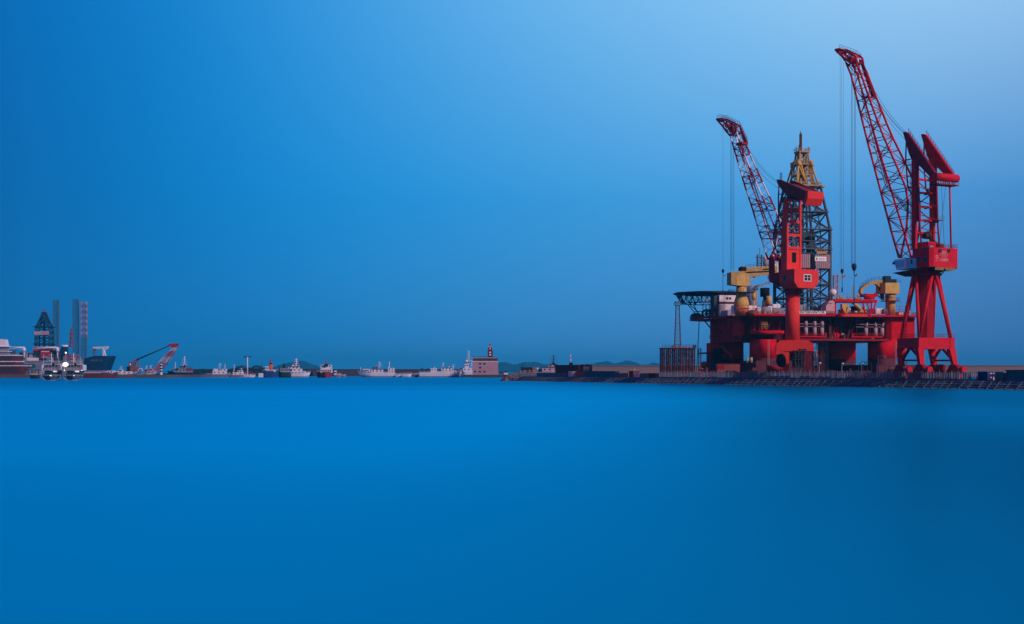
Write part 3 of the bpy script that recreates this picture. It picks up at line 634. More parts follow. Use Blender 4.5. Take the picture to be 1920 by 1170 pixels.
# tower
tw = 2.9
aT2, _ = CC.pix(1475.5, 420, tw)
zTT = H - (371 - HY) * CC(aT2, tw, 0).y / F
for s_ in (1, -1):
    b = MB(); b.box(aT2 - .45, aT2 + .3, s_ * tw - .4, s_ * tw + .4, zt, zTT, CC); C2.part('tower_column', b, ORG)
aF2, _ = CC.pix(1465.5, 470, tw); aF3, _ = CC.pix(1471, 372, tw)
for s_ in (1,):
    b = MB(); b.prof([(aT2 + .32, zt), (aF2, zt), (aF2, zt + 10), (aF3 + .3, zTT), (aT2 + .32, zTT)], s_ * tw - .3, s_ * tw + .3, CC); C2.part('side_plate', b, ORG)
for y in (373, 393, 416, 441, 465): z = H - (y - HY) * CC(aT2, 0, 0).y / F; b = MB(); b.box(aT2 - .4, aT2 + .25, -tw + .42, tw - .42, z - .45, z + .45, CC); C2.part('cross_beam', b, ORG)
zq = H - (466 - HY) * CC(aT2, 0, 0).y / F
b = MB(); b.box(aT2 - .3, aT2 + .2, -tw + .41, tw - .41, zt, zq - .46, CC); C2.part('lower_plate', b, ORG)
p = rc(1489, 481, 0); a_, z_ = aT2 - .5, zq - 3.2; b = MB(); b.box(aT2 - .42, aT2 - .25, -.9, .9, z_ - 1.6, z_ + 1.8, CC); C2.part('doorway', b, BLK)
b = MB(); zz_ = [H - (y - HY) * CC(aT2, 0, 0).y / F for y in (373, 393, 416, 441, 465)]
for k, (z1, z0) in enumerate(zip(zz_, zz_[1:])):
    b.beam(CC(aT2 + 1.2, tw, z0), CC(aT2 + 1.2, -tw, z1), .18); b.beam(CC(aT2 + 1.0, -tw, z0), CC(aT2 + 1.0, tw * .2, z1), .14)
    b.beam(CC(aT2 + 1.6, -tw, z1 - 1.8), CC(aT2 + 1.6, tw, z1 - 1.8), .12)
C2.part('diagonal_brace', b, LGR)
b = MB()
for w_ in (tw + .1, tw - .4): b.beam(CC(aF3 + 1.5, w_, zt), CC(aF3 + 1.5, w_, zTT), .08)
for k in range(int((zTT - zt) / .5)): b.beam(CC(aF3 + 1.5, tw + .1, zt + k * .5), CC(aF3 + 1.5, tw - .4, zt + k * .5), .06)
for z in (zTT - 2, zTT - 9, zTT - 16): b.box(aF3 + .5, aF3 + 2.2, tw - .2, tw + 1, z - .1, z, CC); b.rail([CC(aF3 + .5, tw + 1, z), CC(aF3 + 2.2, tw + 1, z)], 1.1, .8, .03)
C2.part('ladder', b, DRED)
# sheave frame below the lever
b = MB(); p = CC.P(1487, 369, 0)
for k in range(6): q = CC(aT2 + .4 - .5 * k, 0, zTT + .9); b.tube(q + CC.b * (2.2 - k * .7), q + CC.b * (1.9 - k * .7), .55, n=10)
b.box(aT2 - 1.4, aT2 + 1.2, -tw, tw, zTT, zTT + .35, CC); C2.part('sheave_frame', b, DKG)
# counterweight levers
lever = [(1457.6, 337.5), (1459, 336.4), (1464, 336.8), (1512, 357.6), (1509.5, 377.5), (1503, 375.5), (1489, 369), (1475.5, 365.5), (1469, 358.5), (1459.7, 345.5)]
MRN = mat('brownish_red_paint', (.20, .022, .026), .65, .25, .5, streak=.3)
for s_ in (1, -1):
    b = MB(); b.ppx(lever, s_ * 3.0 - .4, s_ * 3.0 + .4, CC, 3.0); C2.part('counterweight_lever', b, MRN)
b = MB(); b.ppx([(1473, 344), (1512.5, 358.5), (1510, 374), (1490, 365)], -2.58, 2.58, CC, 3.0); C2.part('lever_web', b, MRN)
b = MB(); b.ppx([(1512, 357.2), (1516.5, 358), (1516, 371.5), (1511, 384.5), (1506, 384.5), (1509, 370)], -3.65, 3.4, CC, 3.0); C2.part('counterweight_box', b, ORG)
b = MB()
for k in range(8): q = CC.P(1508 + 0 * k, 386.5, 2.4 - k * .75); b.tube(q, q + CC.b * .3, .55, n=10)
C2.part('sheave_row', b, DKG)
b = MB(); q0 = CC.P(1466, 337, -2.6); b.beam(q0, q0 + V((0, 0, 2.6)), .16); b.beam(q0 + CC.a * .9, q0 + CC.a * .9 + V((0, 0, 2.6)), .16)
for k in range(5): b.beam(q0 + V((0, 0, .5 * k + .3)), q0 + CC.a * .9 + V((0, 0, .5 * k + .3)), .12)
C2.part('light_frame', b, DKG)
for s_ in (1, -1):
    P_ = lambda x, y: CC(CC.pix(x, y, 3)[0], s_ * 2.7, CC.pix(x, y, 3)[1])
    b = MB(); b.path([P_(1459.5, 345), P_(1458.3, 370), P_(1458.5, 400), P_(1460, 424)], .27); b.beam(P_(1458.5, 364), P_(1474, 364), .3); b.beam(P_(1460, 424), P_(1474, 424), .35); b.beam(P_(1460, 426), P_(1474, 400), .42); b.beam(P_(1460, 426), P_(1471, 444), .4); C2.part('pull_rod', b, DRED)
# striped jib
red_y = [(0, 257), (273, 301), (326, 352), (376, 405), (429, 454), (476, 500)]
bands = lambda y: 0 if any(a <= y <= b_ for a, b_ in red_y) else 1
lo2 = [(1374, 254), (1380, 274), (1404, 351), (1418, 390), (1430, 430), (1439, 455), (1449, 487)]
up2 = [(1386, 248), (1394, 272), (1403, 294), (1421, 336), (1441, 380), (1458, 420), (1467, 441), (1464, 462), (1452, 487)]
JR = mat('jib_dark_red', (.30, .02, .04), .6, .2, .6, streak=.2)
n = 18; lo, hi = interp(lo2, n), interp(up2, n); j = MB()
isred = lambda y: any(a <= y <= b_ for a, b_ in red_y)
rings = []
for i in range(n + 1):
    a0, z0 = CC.pix(*lo[i]); a1, z1 = CC.pix(*hi[i]); w = 1.2 + 1.1 * i / n; rings.append([CC(a0, -w, z0), CC(a0, w, z0), CC(a1, w, z1), CC(a1, -w, z1)])
for k in range(n):
    r0, r1 = rings[k], rings[k + 1]; yl = (lo[k][1] + lo[k + 1][1]) / 2; yh = (hi[k][1] + hi[k + 1][1]) / 2 + 9; bay = isred((yl + yh) / 2)
    for i in range(4):
        q = (i + 1) % 4; j.m = 0 if isred(yl if i < 2 else yh) else 1; j.beam(r0[i], r1[i], .42 if j.m == 0 else .36)
        j.m = 0 if bay else 1
        if bay: j.beam(r0[i], r1[q], .2); j.beam(r1[i], r1[q], .22)
        else: j.beam(r0[q], r1[i], .12)
JB = C2.part('jib', j, [JR, WHT])
b = MB(); hd = [(1348.5, 224), (1357, 222.5), (1382, 235), (1386, 247), (1374, 255), (1366, 246), (1359, 236)]
G_ = lambda q, s_: CC(CC.pix(*q)[0], s_, CC.pix(*q)[1])
for s_ in (1.2, -1.2):
    for q0, q1 in zip(hd, hd[1:] + hd[:1]): b.beam(G_(q0, s_), G_(q1, s_), .5)
    for q0, q1 in (((1359, 236), (1368, 229)), ((1366, 246), (1368, 229)), ((1366, 246), (1382, 235)), ((1374, 254), (1376, 232))): b.beam(G_(q0, s_), G_(q1, s_), .32)
for q0 in hd: b.beam(G_(q0, -1.2), G_(q0, 1.2), .34)
b.tube(G_((1352, 226), -1), G_((1352, 226), 1), .6, n=12); b.tube(G_((1375, 243), -1), G_((1375, 243), 1), 1.0, n=12); b.tube(G_((1366, 236), -1), G_((1366, 236), 1), .8, n=12)
C2.part('jib_head', b, JR, JB)
b = MB(); b.ppx([(1383, 240), (1386, 240), (1397.5, 266), (1396, 272), (1392, 270)], -1.2, -.8, CC); b.box(CC.pix(1397, 270)[0], CC.pix(1386, 270)[0], -1.4, 1.4, CC.pix(1392, 270)[1] - .4, CC.pix(1392, 270)[1] + .5, CC); C2.part('walkway', b, JR, JB)
b = MB()
for s_ in (1.2, -1.2): b.rail([G_((1349, 223), s_), G_((1357, 221.5), s_), G_((1382, 234), s_), G_((1397, 266), s_)], 1.25, 1.2, .04)
C2.part('jib_railing', b, DRED, JB)
b = MB(); q = interp([(1392, 275), (1408, 330), (1425, 380), (1440, 425), (1452, 445)], 22); pts = [CC.P(x, y, .3) for x, y in q]; b.path(pts, .13); b.path([x_ + CC.b * .8 for x_ in pts], .13)
for x_ in pts: b.beam(x_, x_ + CC.b * .8, .12)
b.rail(pts[::2], .9, 2.2, .035)
for i_ in (2, 7, 13, 19): b.box(0, 0, 0, 0, 0, 0) if False else b.beam(pts[i_] - CC.b * .5, pts[i_] + CC.b * 1.3, 1.1, .5)
C2.part('catwalk', b, JR, JB)
b = MB(); p = CC.P(1455, 483, 0); b.tube(p - CC.b * 2.6, p + CC.b * 2.6, .5, n=12); b.hexa([p + CC.a * x - V((0, 0, 6 if z < 0 else .0)) + CC.b * y for z in (-1, 1) for x, y in ((-1.6, -2.4), (1.0, -2.4), (1.0, -1.9), (-1.6, -1.9))]); b.hexa([p + CC.a * x - V((0, 0, 6 if z < 0 else .0)) + CC.b * y for z in (-1, 1) for x, y in ((-1.6, 1.9), (1.0, 1.9), (1.0, 2.4), (-1.6, 2.4))]); C2.part('jib_foot_bracket', b, DRED)
r1 = drop(C2, CC, 1355.5, 228, 507, 0, .035); hook(C2, r1, CC.P(1355.6, 508, 0), .6, 7)
for x_, o_ in ((1370, 1), (1371.4, .5), (1374.4, -.4), (1376, -.9)): r1 = drop(C2, CC, x_, 250, 506, o_, .05)
for o_ in (.8, -.3): rope(C2, CC.P(1397, 270, 0) + CC.b * o_, CC.P(1458.5, 343, 2.4) + CC.b * (o_ - 1), .055, 'luffing_rope', 1.8, 12)
rope(C2, CC.P(1399, 282, 0), CC.P(1459, 352, 2.4), .055, 'luffing_rope', 1.8, 12)
# ---------------------------------------------------------------- semi-submersible rig moored behind the jetty
RF = Fr(96.6, 560, .968, .25)      # a along the long face to the right, b away from us along the left face
RG = Thing('drilling_rig', 'huge red semi-submersible drilling rig with derrick and helideck moored behind the jetty', 'oil rig', (96.6, 560, 0))
UL, VL = 71, 60
def rz(y, a=0, b_=0): return H - (y - HY) * RF(a, b_, 0).y / F
ZD = 27.5
# upper deck plate with overhanging edge
b = MB(); b.plan([(-2, -1.5), (UL, -1.5), (UL, VL), (9, VL), (2, VL - 8), (-2, VL - 22)], ZD - .75, ZD, RF); RG.part('upper_deck', b, RIGR)
b = MB(); b.plan([(-5.5, VL - 24), (-1.99, VL - 26), (3, VL), (10, VL + 3), (2, VL + 4), (-5.5, VL - 2)], ZD - 1.0, ZD - .6, RF); RG.part('side_deck', b, RIGR)
# deck box: solid end blocks, recess between; shade under the deck edge painted in as darker red
b = MB(); b.plan([(0, 7), (14, 7), (14, 16), (0, 16)], 17.3, ZD - .75, RF); RG.part('deck_box', b, mat('shaded_rig_red', (.075, .006, .014), .8, .4, .4, streak=.4, rust=(.02, .008, .01))); b = MB(); b.plan([(.0, 16), (14, 16), (14, VL - 2), (4, VL - 2), (.5, VL - 12)], 16.9, ZD - .76, RF); RG.part('deck_box', b, RIGR)
b = MB(); b.plan([(58, 3.2), (59.5, 1.5), (UL - 1, 1.5), (UL - 1, VL - 1), (58, VL - 1)], 17.1, ZD - .75, RF); RG.part('deck_box', b, RIGR)
b = MB(); b.plan([(14, 11), (58, 11), (58, VL - 1), (14, VL - 1)], 17.2, ZD - .77, RF); RG.part('deck_box', b, mat('shaded_rig_red', (.075, .006, .014), .8, .4, .4, streak=.4, rust=(.02, .008, .01)))
b = MB(); b.box(14.01, 57.99, 1.0, 11.2, 17.0, 17.9, RF); RG.part('lower_ledge', b, DRED)
b = MB()
for x0, x1 in ((18, 30), (41, 55)): b.box(x0, x1, .2, 1.4, rz(631.5), rz(629), RF); b.rail([RF(x0, .2, rz(629)), RF(x1, .2, rz(629))], 1.1, 2, .04)
RG.part('catwalk', b, RIGR)
b = MB()
for x in (19, 27, 34, 41, 48): b.beam(RF(x, 4, 17.9), RF(x + 3.5, 6, ZD - .8), .55); b.beam(RF(x + 3.5, 4, ZD - 3.5), RF(x + 7, 4, ZD - 3.3), .4)
b.box(32.5, 33.6, 3, 9, 17.9, ZD - .75, RF)
for z in (20.2, 23.0, 25.1): b.beam(RF(31, 8.2, z), RF(44, 8.2, z + .8), .35)
for k in range(4): b.beam(RF(33 + k * 2.2, 7, 18), RF(30 + k * 3.2, 7, 26), .3)
RG.part('brace_frame', b, MAR)
random.seed(31)
for k in range(34):     # pipes, ladders, ducts and hangers crowding the open side of the deck box
    b = MB(); a_ = random.uniform(15, 57); v_ = random.uniform(2.5, 10); z_ = random.uniform(18.2, 25.5); t_ = k % 4
    if t_ == 0: b.tube(RF(a_, v_, z_), RF(a_ + random.uniform(3, 9), v_, z_ + random.uniform(-.4, .4)), random.uniform(.12, .3)); nm = 'pipe'
    elif t_ == 1: b.tube(RF(a_, v_, 17.9), RF(a_, v_, ZD - .8), random.uniform(.1, .28)); nm = 'riser_pipe'
    elif t_ == 2: b.box(a_, a_ + random.uniform(.8, 2.4), v_, v_ + 1.2, 17.9, 17.9 + random.uniform(.8, 3.2), RF); nm = 'machinery_box'
    else: b.beam(RF(a_, v_, random.uniform(18, 21)), RF(a_ + random.uniform(-5, 5), v_ + 1, ZD - .9), random.uniform(.2, .45)); nm = 'diagonal_brace'
    RG.part(nm, b, (MAR, DRED, GRY, RIGR, LIL)[random.choice((0, 0, 1, 1, 2, 3, 4))])
for k in range(12):     # the same over the seaward corner block
    b = MB(); a_ = random.uniform(.5, 13); z_ = random.uniform(18.5, 25)
    if k % 3: b.beam(RF(a_, 5.5, z_), RF(a_ + random.uniform(-4, 4), 5.5, z_ + random.uniform(1, 4)), random.uniform(.15, .4)); nm = 'diagonal_brace'
    else: b.tube(RF(a_, 5.8, 17.4), RF(a_, 5.8, 26.7), .22); nm = 'riser_pipe'
    RG.part(nm, b, (MAR, DRED, RIGR)[k % 3])
def ladder(a0, v0, z0, z1, m=GRY, side=0):
    b = MB(); o_ = (lambda d: RF(a0 + d, v0, 0)) if not side else (lambda d: RF(a0, v0 + d, 0))
    for d in (-.3, .3): b.beam(o_(d) + V((0, 0, z0)), o_(d) + V((0, 0, z1)), .09)
    z = z0 + .3
    while z < z1: b.beam(o_(-.3) + V((0, 0, z)), o_(.3) + V((0, 0, z)), .06); z += .5
    RG.part('ladder', b, m)
for args in ((4, -1.75, 6, 17, LIL), (61, .9, 7.4, 17, LIL), (66, 1.3, 17, 27, DRED), (30, 33.8, 5, 17, LIL)): ladder(*args)
ladder(-.25, 22, 17, 26.5, DRED, 1); ladder(1.2, 50, 6, 17, DRED, 1)
b = MB()
for v_ in (19, 25, 31, 38, 44, 51): b.box(-.22, -.01, v_, v_ + .3, 17.2, 26.4, RF) if v_ < 47 else None
for z_ in (19.5, 22, 24.6): b.box(-.16, -.005, 16.5, 46, z_, z_ + .22, RF)
RG.part('stiffener_frame', b, DRED)
for v0, v1, z_ in ((18, 30, 21.0), (33, 46, 18.6)): b = MB(); b.box(-1.3, -.23, v0, v1, z_, z_ + .12, RF); b.rail([RF(-1.3, v0, z_ + .12), RF(-1.3, v1, z_ + .12)], 1.1, 1.8, .045); RG.part('side_catwalk', b, DRED)
b = MB(); b.tube(RF(37.5, 6.0, 19.2), RF(37.5, 10, 19.2), 1.3, n=14); b.box(35, 40, 9, 10.9, 18, 23, RF); RG.part('pump_housing', b, RIGR)
for k, x in enumerate((1511, 1527.3, 1541, 1623.5, 1641.5, 1653.8)):
    a_, _ = RF.pix(x, 610, 2.2); z0, z1 = rz(628), rz(613); b = MB(); b.tube(RF(a_, 2.2, z0), RF(a_, 2.2, z1), .8, n=14)
    if k < 3: b.tube(RF(a_, 2.2, z1 + .6), RF(a_, 2.2, rz(600.5)), .72, n=14)
    else: b.tube(RF(a_, 2.2, z1 + .6), RF(a_ + (.0 if k == 4 else .9), 2.2, rz(601.5)), .75, .12, n=14)
    b.tube(RF(a_, 2.2, z1), RF(a_, 2.2, z1 + .6), .35, n=8); RG.part('thruster_canister', b, LIL)
b = MB()
for a0, a1 in ((19, 30), (44, 55)):
    for z in (rz(611), rz(606)): b.beam(RF(a0, 2.2, z), RF(a1, 2.2, z), .16)
RG.part('handrail', b, LIL)
# columns
def rcol(a0, a1, b0, b1, r, z0, z1, tp=0):
    """rounded rectangular column; tp = taper of the right side towards the foot"""
    out = []
    for z in (z0, z1):
        k = tp if z == z0 else 0; ring = []
        for cx, cy, t0 in ((a1 - k - r, b0 + r, -pi / 2), (a1 - k - r, b1 - r, 0), (a0 + r, b1 - r, pi / 2), (a0 + r, b0 + r, pi)):
            for i in range(7): t = t0 + pi / 2 * i / 6; ring.append(RF(cx + cos(t) * r, cy + sin(t) * r, z))
        out.append(ring)
    m = MB(); m.loft(out); return m
cols = [(1.2, 8.8, -1.5, 13, 3.4, 17.35, 0), (54.5, 65, 1.2, 14, 2.6, 17.15, 3.2), (1.5, 15, 45, 58.5, 3.0, 16.95, 0), (54, 68, 45, 58.5, 3.0, 17.15, 0)]
for i, (a0, a1, b0, b1, r, zt, tp) in enumerate(cols):
    z_s = 10.0
    m = rcol(a0, a1, b0, b1, r, z_s, zt, tp * .7); RG.part('column', m, RIGR)
    m = rcol(a0 - .02, a1 - tp * .7 + .02, b0 - .02, b1 + .02, r, -4, z_s - .003); RG.part('column_base', m, MAR)
m = rcol(.0, 11.5, -2.4, 12, 3.0, rz(626, 0, 0), rz(620, 0, 0)); RG.part('column_collar', m, RIGR)
m = rcol(26, 42, 34, 46, 2.0, 10, 17.2); RG.part('column', m, RIGR); m = rcol(25.98, 42.02, 33.98, 46.02, 2.0, -4, 9.997); RG.part('column_base', m, MAR)
# pontoons just above the water
b = MB(); b.plan([(-3, -2), (20, -3.5), (24, 0), (24, 16), (-3, 16)], -4, 6.2, RF); b.plan([(-1, -1), (14, -2), (14, 14), (-1, 14)], 6.2, 9.0, RF); b.plan([(-3, 16), (8, 16), (16, VL + 2), (2, VL + 2), (-3, VL - 6)], -4, 5.6, RF); RG.part('pontoon', b, MAR)
b = MB(); b.plan([(24.0, 2), (52, 2), (52, 15), (24.0, 15)], -4, 4.9, RF); b.plan([(52, 0), (74, 0), (74, VL), (52, VL)], -4, 7.4, RF); RG.part('pontoon', b, MAR)
b = MB(); b.beam(RF(27, 33.9, 11), RF(34, 33.5, 15), .6); b.beam(RF(34, 33.4, 15), RF(41, 33.5, 17), .6); b.tube(RF(29, 33, 11.5), RF(31, 33, 11.5), .7, n=8); b.beam(RF(30, 33.6, 11.6), RF(35, 33.6, 9.6), .4); RG.part('anchor_rack', b, DRED)
# seaward (left) face: recesses, ledges, anchors
b = MB()
def lf(x, y, off=-.05):     # point on the left face plane a = off
    t = (x - 960) / F; o = RF(off, 0, 0); s_ = (t * o.y - o.x) / (RF.b.x - t * RF.b.y); return s_, rz(y, off, s_)
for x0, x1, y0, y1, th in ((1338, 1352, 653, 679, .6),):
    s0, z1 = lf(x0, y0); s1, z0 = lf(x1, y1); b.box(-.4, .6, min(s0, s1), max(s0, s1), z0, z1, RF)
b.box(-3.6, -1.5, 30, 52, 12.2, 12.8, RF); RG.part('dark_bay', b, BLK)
b = MB()
for (x0, y0, x1, y1) in ((1333, 630, 1356, 629), (1340, 646, 1352, 646.5), (1362, 634, 1386, 634)):
    s0, z0 = lf(x0, y0); s1, z1 = lf(x1, y1); b.beam(RF(-.6, s0, z0), RF(-.6, s1, z0), .3)
s0, z0 = lf(1356, 649); s1, z1 = lf(1376, 668); b.tube(RF(-.7, s0, z0), RF(-.7, s1, z1), .6); b.sph(RF(-.9, s1, z1), 1.2)
RG.part('anchor_rack', b, DRED)
b = MB(); s0, z0 = lf(1380, 604); s1, z1 = lf(1396, 629); b.box(-1.6, .1, s1, s0, z1, z0, RF); RG.part('hull_sponson', b, RIGR)
b = MB(); b.beam(RF(-4.6, 44, ZD - 1), RF(-.1, 42, 20.5), .5); b.beam(RF(-4.6, 37, ZD - 1), RF(-.1, 35, 20.5), .5); s0, z0 = lf(1364, 596, -4.5); s1, z1 = lf(1402, 609, 0); b.beam(RF(-4.5, s0, z0), RF(-.5, s1, z1), .22); RG.part('deck_brace', b, MAR)
b = MB(); q = RF(1.5, -.2, 0)
for dz in (0, 1.2, 2.6, 3.6): p_ = RF(2.6, -1.2, rz(604 + dz * 3)); b.box(1.0, 3.6, -1.9, .5, p_.z - .12, p_.z, RF)
b.rail([RF(1, -1.9, rz(612)), RF(3.6, -1.9, rz(612))], 1.1, 1, .05); RG.part('inspection_basket', b, GOLD)
for x in (1405, 1412.5):
    a_, z1 = RF.pix(x, 670, -3); b = MB(); b.tube(RF(a_, -1.0, rz(680)), RF(a_, -1.0, z1), .35 if x < 1410 else .55, n=10); RG.part('bollard', b, mat('bollard_yellow', (.45, .36, .16), .6))
b = MB(); p_ = RF(-2.5, 49, 6); b.sph(p_ + V((0, 0, 1.5)), 1.6); b.tube(p_, p_ + RF.a * 3 + V((0, 0, -1)), .5); RG.part('fairlead', b, ORNG)
# helideck
hc = V((at(1331, 549, 606).x, 606, 0)); zh = at(0, 549, 606).z; hr = 15.6
b = MB(); o8 = lambda r, z, n=8, ph=.5: [V((hc.x + r * cos(2 * pi * (i + ph) / n), hc.y + r * sin(2 * pi * (i + ph) / n), z)) for i in range(n)]
b.loft([o8(hr, zh - .7), o8(hr, zh)], sm=False); HD = RG.part('helideck', b, DKG)
b = MB(); t0 = o8(hr - .8, zh - .7); t1 = o8(hr - 3.2, zh - 4.6)
for i in range(8):
    j = (i + 1) % 8; b.beam(t0[i], t1[i], .35); b.beam(t1[i], t1[j], .35)
    for k in range(3): u0, u1 = k / 3, (k + 1) / 3; b.beam(t0[i].lerp(t0[j], u0), t1[i].lerp(t1[j], u1), .2); b.beam(t0[i].lerp(t0[j], u1), t1[i].lerp(t1[j], u0), .2)
for k in range(-5, 6):
    b.beam(V((hc.x + k * 2.3, hc.y - 11, zh - 1)), V((hc.x + k * 2.3, hc.y + 11, zh - 1)), .3); b.beam(V((hc.x + k * 2.2 - 1, hc.y - 6, zh - 4.5)), V((hc.x + k * 2.2 + 1, hc.y - 6, zh - 1)), .25); b.beam(V((hc.x + k * 2.2 + 1, hc.y + 3, zh - 4.5)), V((hc.x + k * 2.2 - 1, hc.y + 3, zh - 1)), .25)
RG.part('support_truss', b, DKG, HD)
b = MB(); t2 = o8(hr + .9, zh - .2); t3 = o8(hr, zh - .6)
for i in range(8): j = (i + 1) % 8; b.add([t3[i], t3[j], t2[j], t2[i]], [(0, 1, 2, 3)])
RG.part('safety_net', b, GRY, HD)
b = MB(); b.box(hc.x - 4.5, hc.x + 7, hc.y - 13, hc.y - 10.5, zh - 4.7, zh - 4.3); b.rail([V((hc.x - 4.5, hc.y - 13, zh - 4.3)), V((hc.x + 7, hc.y - 13, zh - 4.3))], 1, 2, .04); RG.part('access_walkway', b, WHT, HD)
b = MB(); dk = lambda x, y, D: at(x, y, D)
for x0, y0, x1, y1 in ((1289, 570, 1303, 587), (1292, 570, 1310, 586), (1300, 571, 1308, 586), (1318, 570, 1318, 592), (1323, 571, 1326, 592), (1330, 571, 1330, 592), (1303, 584, 1328, 584)):
    b.beam(dk(x0, y0, 604), dk(x1, y1, 602), .3)
RG.part('helideck_strut', b, DKG)
# accommodation
qa, qb = RF.pix(1349, 570, 28)[0], RF.pix(1387, 570, 28)[0]
b = MB(); b.box(qa, qb, 28, 34.5, ZD, rz(553.5, 0, 28), RF); AC = RG.part('living_quarters', b, WHT)
b = MB(); z0 = rz(570, 0, 28); b.box(qa - .03, qb + .03, 27.97, 34.53, z0, z0 + .9, RF); RG.part('stripe', b, MAR, AC)
b = MB(); b.box(qa - 2.0, qa - .05, 29, 33, ZD, rz(555, 0, 30), RF); RG.part('stair_tower', b, TEAL)
for x in (1363.5, 1369): t_ = RF.pix(x, 560, 27.95)[0]; b = MB(); b.box(t_ - .45, t_ + .45, 27.9, 28.1, rz(561.5, 0, 28), rz(557.5, 0, 28), RF); RG.part('window', b, DGLS, AC)
b = MB(); b.box(-4, 3, 20, 27, ZD, rz(582, 0, 22), RF); RG.part('deck_store', b, LIL)
for x in (1325, 1332, 1340, 1346):
    p_ = at(x, 588, 612); b = MB(); n_ = 12; ring = [p_ + V((cos(2 * pi * i / n_) * 1.7, 0, sin(2 * pi * i / n_) * 1.7)) for i in range(n_ + 1)]; b.path(ring, .35); b.path([r_ + V((0, 2.4, 0)) for r_ in ring], .35); b.tube(p_, p_ + V((0, 2.4, 0)), .7)
    RG.part('hose_reel', b, GRY)
b = MB(); b.box(-5.2, -2, 50, 58, ZD - .5, ZD + 1.6, RF); b.tube(RF(-4, 52, ZD + 1), RF(-4, 57, ZD + 1), 1.4); RG.part('mooring_winch', b, TEAL)
# deck modules: white cabins, tanks, pipes along the long face
def module(name, x0, x1, y0, y1, v0, dv, m, lab=None):
    a0, _ = RF.pix(x0, y1, v0); a1, _ = RF.pix(x1, y1, v0); z1 = rz(y0, a0, v0); z0 = max(ZD, rz(y1, a0, v0)) if y1 > 580 else rz(y1, a0, v0)
    q = MB(); q.box(a0, a1, v0, v0 + dv, z0, z1, RF); return RG.part(name, q, m), a0, a1, z0, z1
def ribs(parent, a0, a1, z0, z1, v0, m, step=.9):
    q = MB(); x = a0 + .3
    while x < a1 - .2: q.box(x, x + .12, v0 - .06, v0 + .01, z0 + .15, z1 - .15, RF); x += step
    RG.part('wall_ribs', q, m, parent)
for i, (x0, x1, y0, y1, v0, dv, m) in enumerate(((1386, 1401, 571, 587, 5, 8, WHT), (1402, 1419, 572, 587, 6, 7, WHT), (1420, 1427, 576, 587, 5, 4, WHT), (1440, 1448, 574, 587, 6, 4, WHT), (1449, 1463, 570, 577, 9, 5, WHT), (1450, 1470, 578, 587, 6, 4, LGR), (1498, 1510, 571, 581, 9, 6, LGR), (1642, 1656, 578, 588, 6, 5, WHT), (1602, 1612, 583, 588, 3, 3, WHT), (1686, 1693, 584, 590, 3, 4, WHT), (1697, 1707, 583, 590, 3, 4, WHT), (1624, 1641, 580, 588, 8, 6, BLU), (1657, 1676, 579, 588, 5, 6, GRY))):
    o, a0, a1, z0, z1 = module('deck_cabin', x0, x1, y0, y1, v0, dv, m); ribs(o, a0, a1, z0, z1, v0, LGR, 1.8)
# round tanks and brown reels
b = MB(); a_, _ = RF.pix(1435, 580, 6); b.tube(RF(a_, 6, ZD), RF(a_, 6, rz(574.5)), 2.3, n=18); RG.part('mud_tank', b, LGR)
b = MB(); a_, _ = RF.pix(1410, 585, 3); b.sph(RF(a_, 3, ZD), 2.3, z0=0, sz=.7); RG.part('hatch_dome', b, mat('rust_brown', (.20, .09, .05), .8, .3, .8))
b = MB(); a_, _ = RF.pix(1437, 560, 14); b.box(a_ - 3, a_ + 2.6, 14, 18, ZD, ZD + 2.4, RF); b.tube(RF(a_, 15, ZD + 2), RF(a_, 15, ZD + 6.2), 1.6, 1.2, n=10); RG.part('davit_post', b, GOLD)
b = MB(); b.tube(RF(a_ + .6, 13, rz(567)), RF(a_ + .6, 13, rz(551)), 1.1, n=12); b.tube(RF(a_ - 5.5, 14, rz(558)), RF(a_ - 5.5, 14, rz(544)), .9, n=12); b.tube(RF(a_ - 5.5, 14, ZD), RF(a_ - 5.5, 14, rz(558)), .3, n=8); b.tube(RF(a_ + .6, 13, ZD), RF(a_ + .6, 13, rz(567)), .4, n=8); RG.part('pressure_vessel', b, YEL)
b = MB(); b.tube(RF(a_, 15.5, rz(552)), RF(a_, 15.5, rz(535)), 1.9, n=16); b.tube(RF(a_, 15.5, ZD), RF(a_, 15.5, rz(552)), .7, n=10); RG.part('exhaust_stack', b, BLK)
b = MB(); a_, _ = RF.pix(1413, 560, 26); b.tube(RF(a_, 27, ZD), RF(a_, 27, rz(527)), 2.3, n=18); RG.part('white_silo', b, mat('silo_white', (.24, .32, .44), .6, .12, .5, streak=.2))
a1, _ = RF.pix(1462, 520, 24); b = MB(); p0_, p1_ = RF.P(1418, 538, 24), RF.P(1458, 524, 24)
b.truss([[p0_.lerp(p1_, k / 7) + V((0, y, z)) for y, z in ((-.8, -.6), (.8, -.6), (.8, .6), (-.8, .6))] for k in range(8)], .2, .12); b.beam(p0_, p0_ + V((0, 0, -5)), .3); RG.part('davit_truss', b, LGR)
b = MB(); b.box(a1 - 4.5, a1 + 2, 22, 26, rz(515), rz(486), RF); RG.part('upper_cabin', b, WHT)
for x, y, r in ((1436, 484.5, 6), (1447.5, 480, 4.5), (1561.5, 548.5, 7)):
    v = 28 if x < 1500 else 10; a_, z_ = RF.pix(x, y, v); rr = r * RF(a_, v, 0).y / F; b = MB(); b.sph(RF(a_, v, z_), rr, 18, 12); rd = RG.part('radome', b, WHT)
    b = MB(); b.tube(RF(a_, v, z_ - rr * 3.2), RF(a_, v, z_ - rr * .7), rr * .75, rr * .95, n=12) if x < 1500 else b.beam(RF(a_, v, ZD), RF(a_, v, z_ - rr * .8), .8); RG.part('pedestal', b, LGR, rd)
b = MB(); p0 = RF.P(1424, 508, 26); p1 = RF.P(1424, 478, 26)
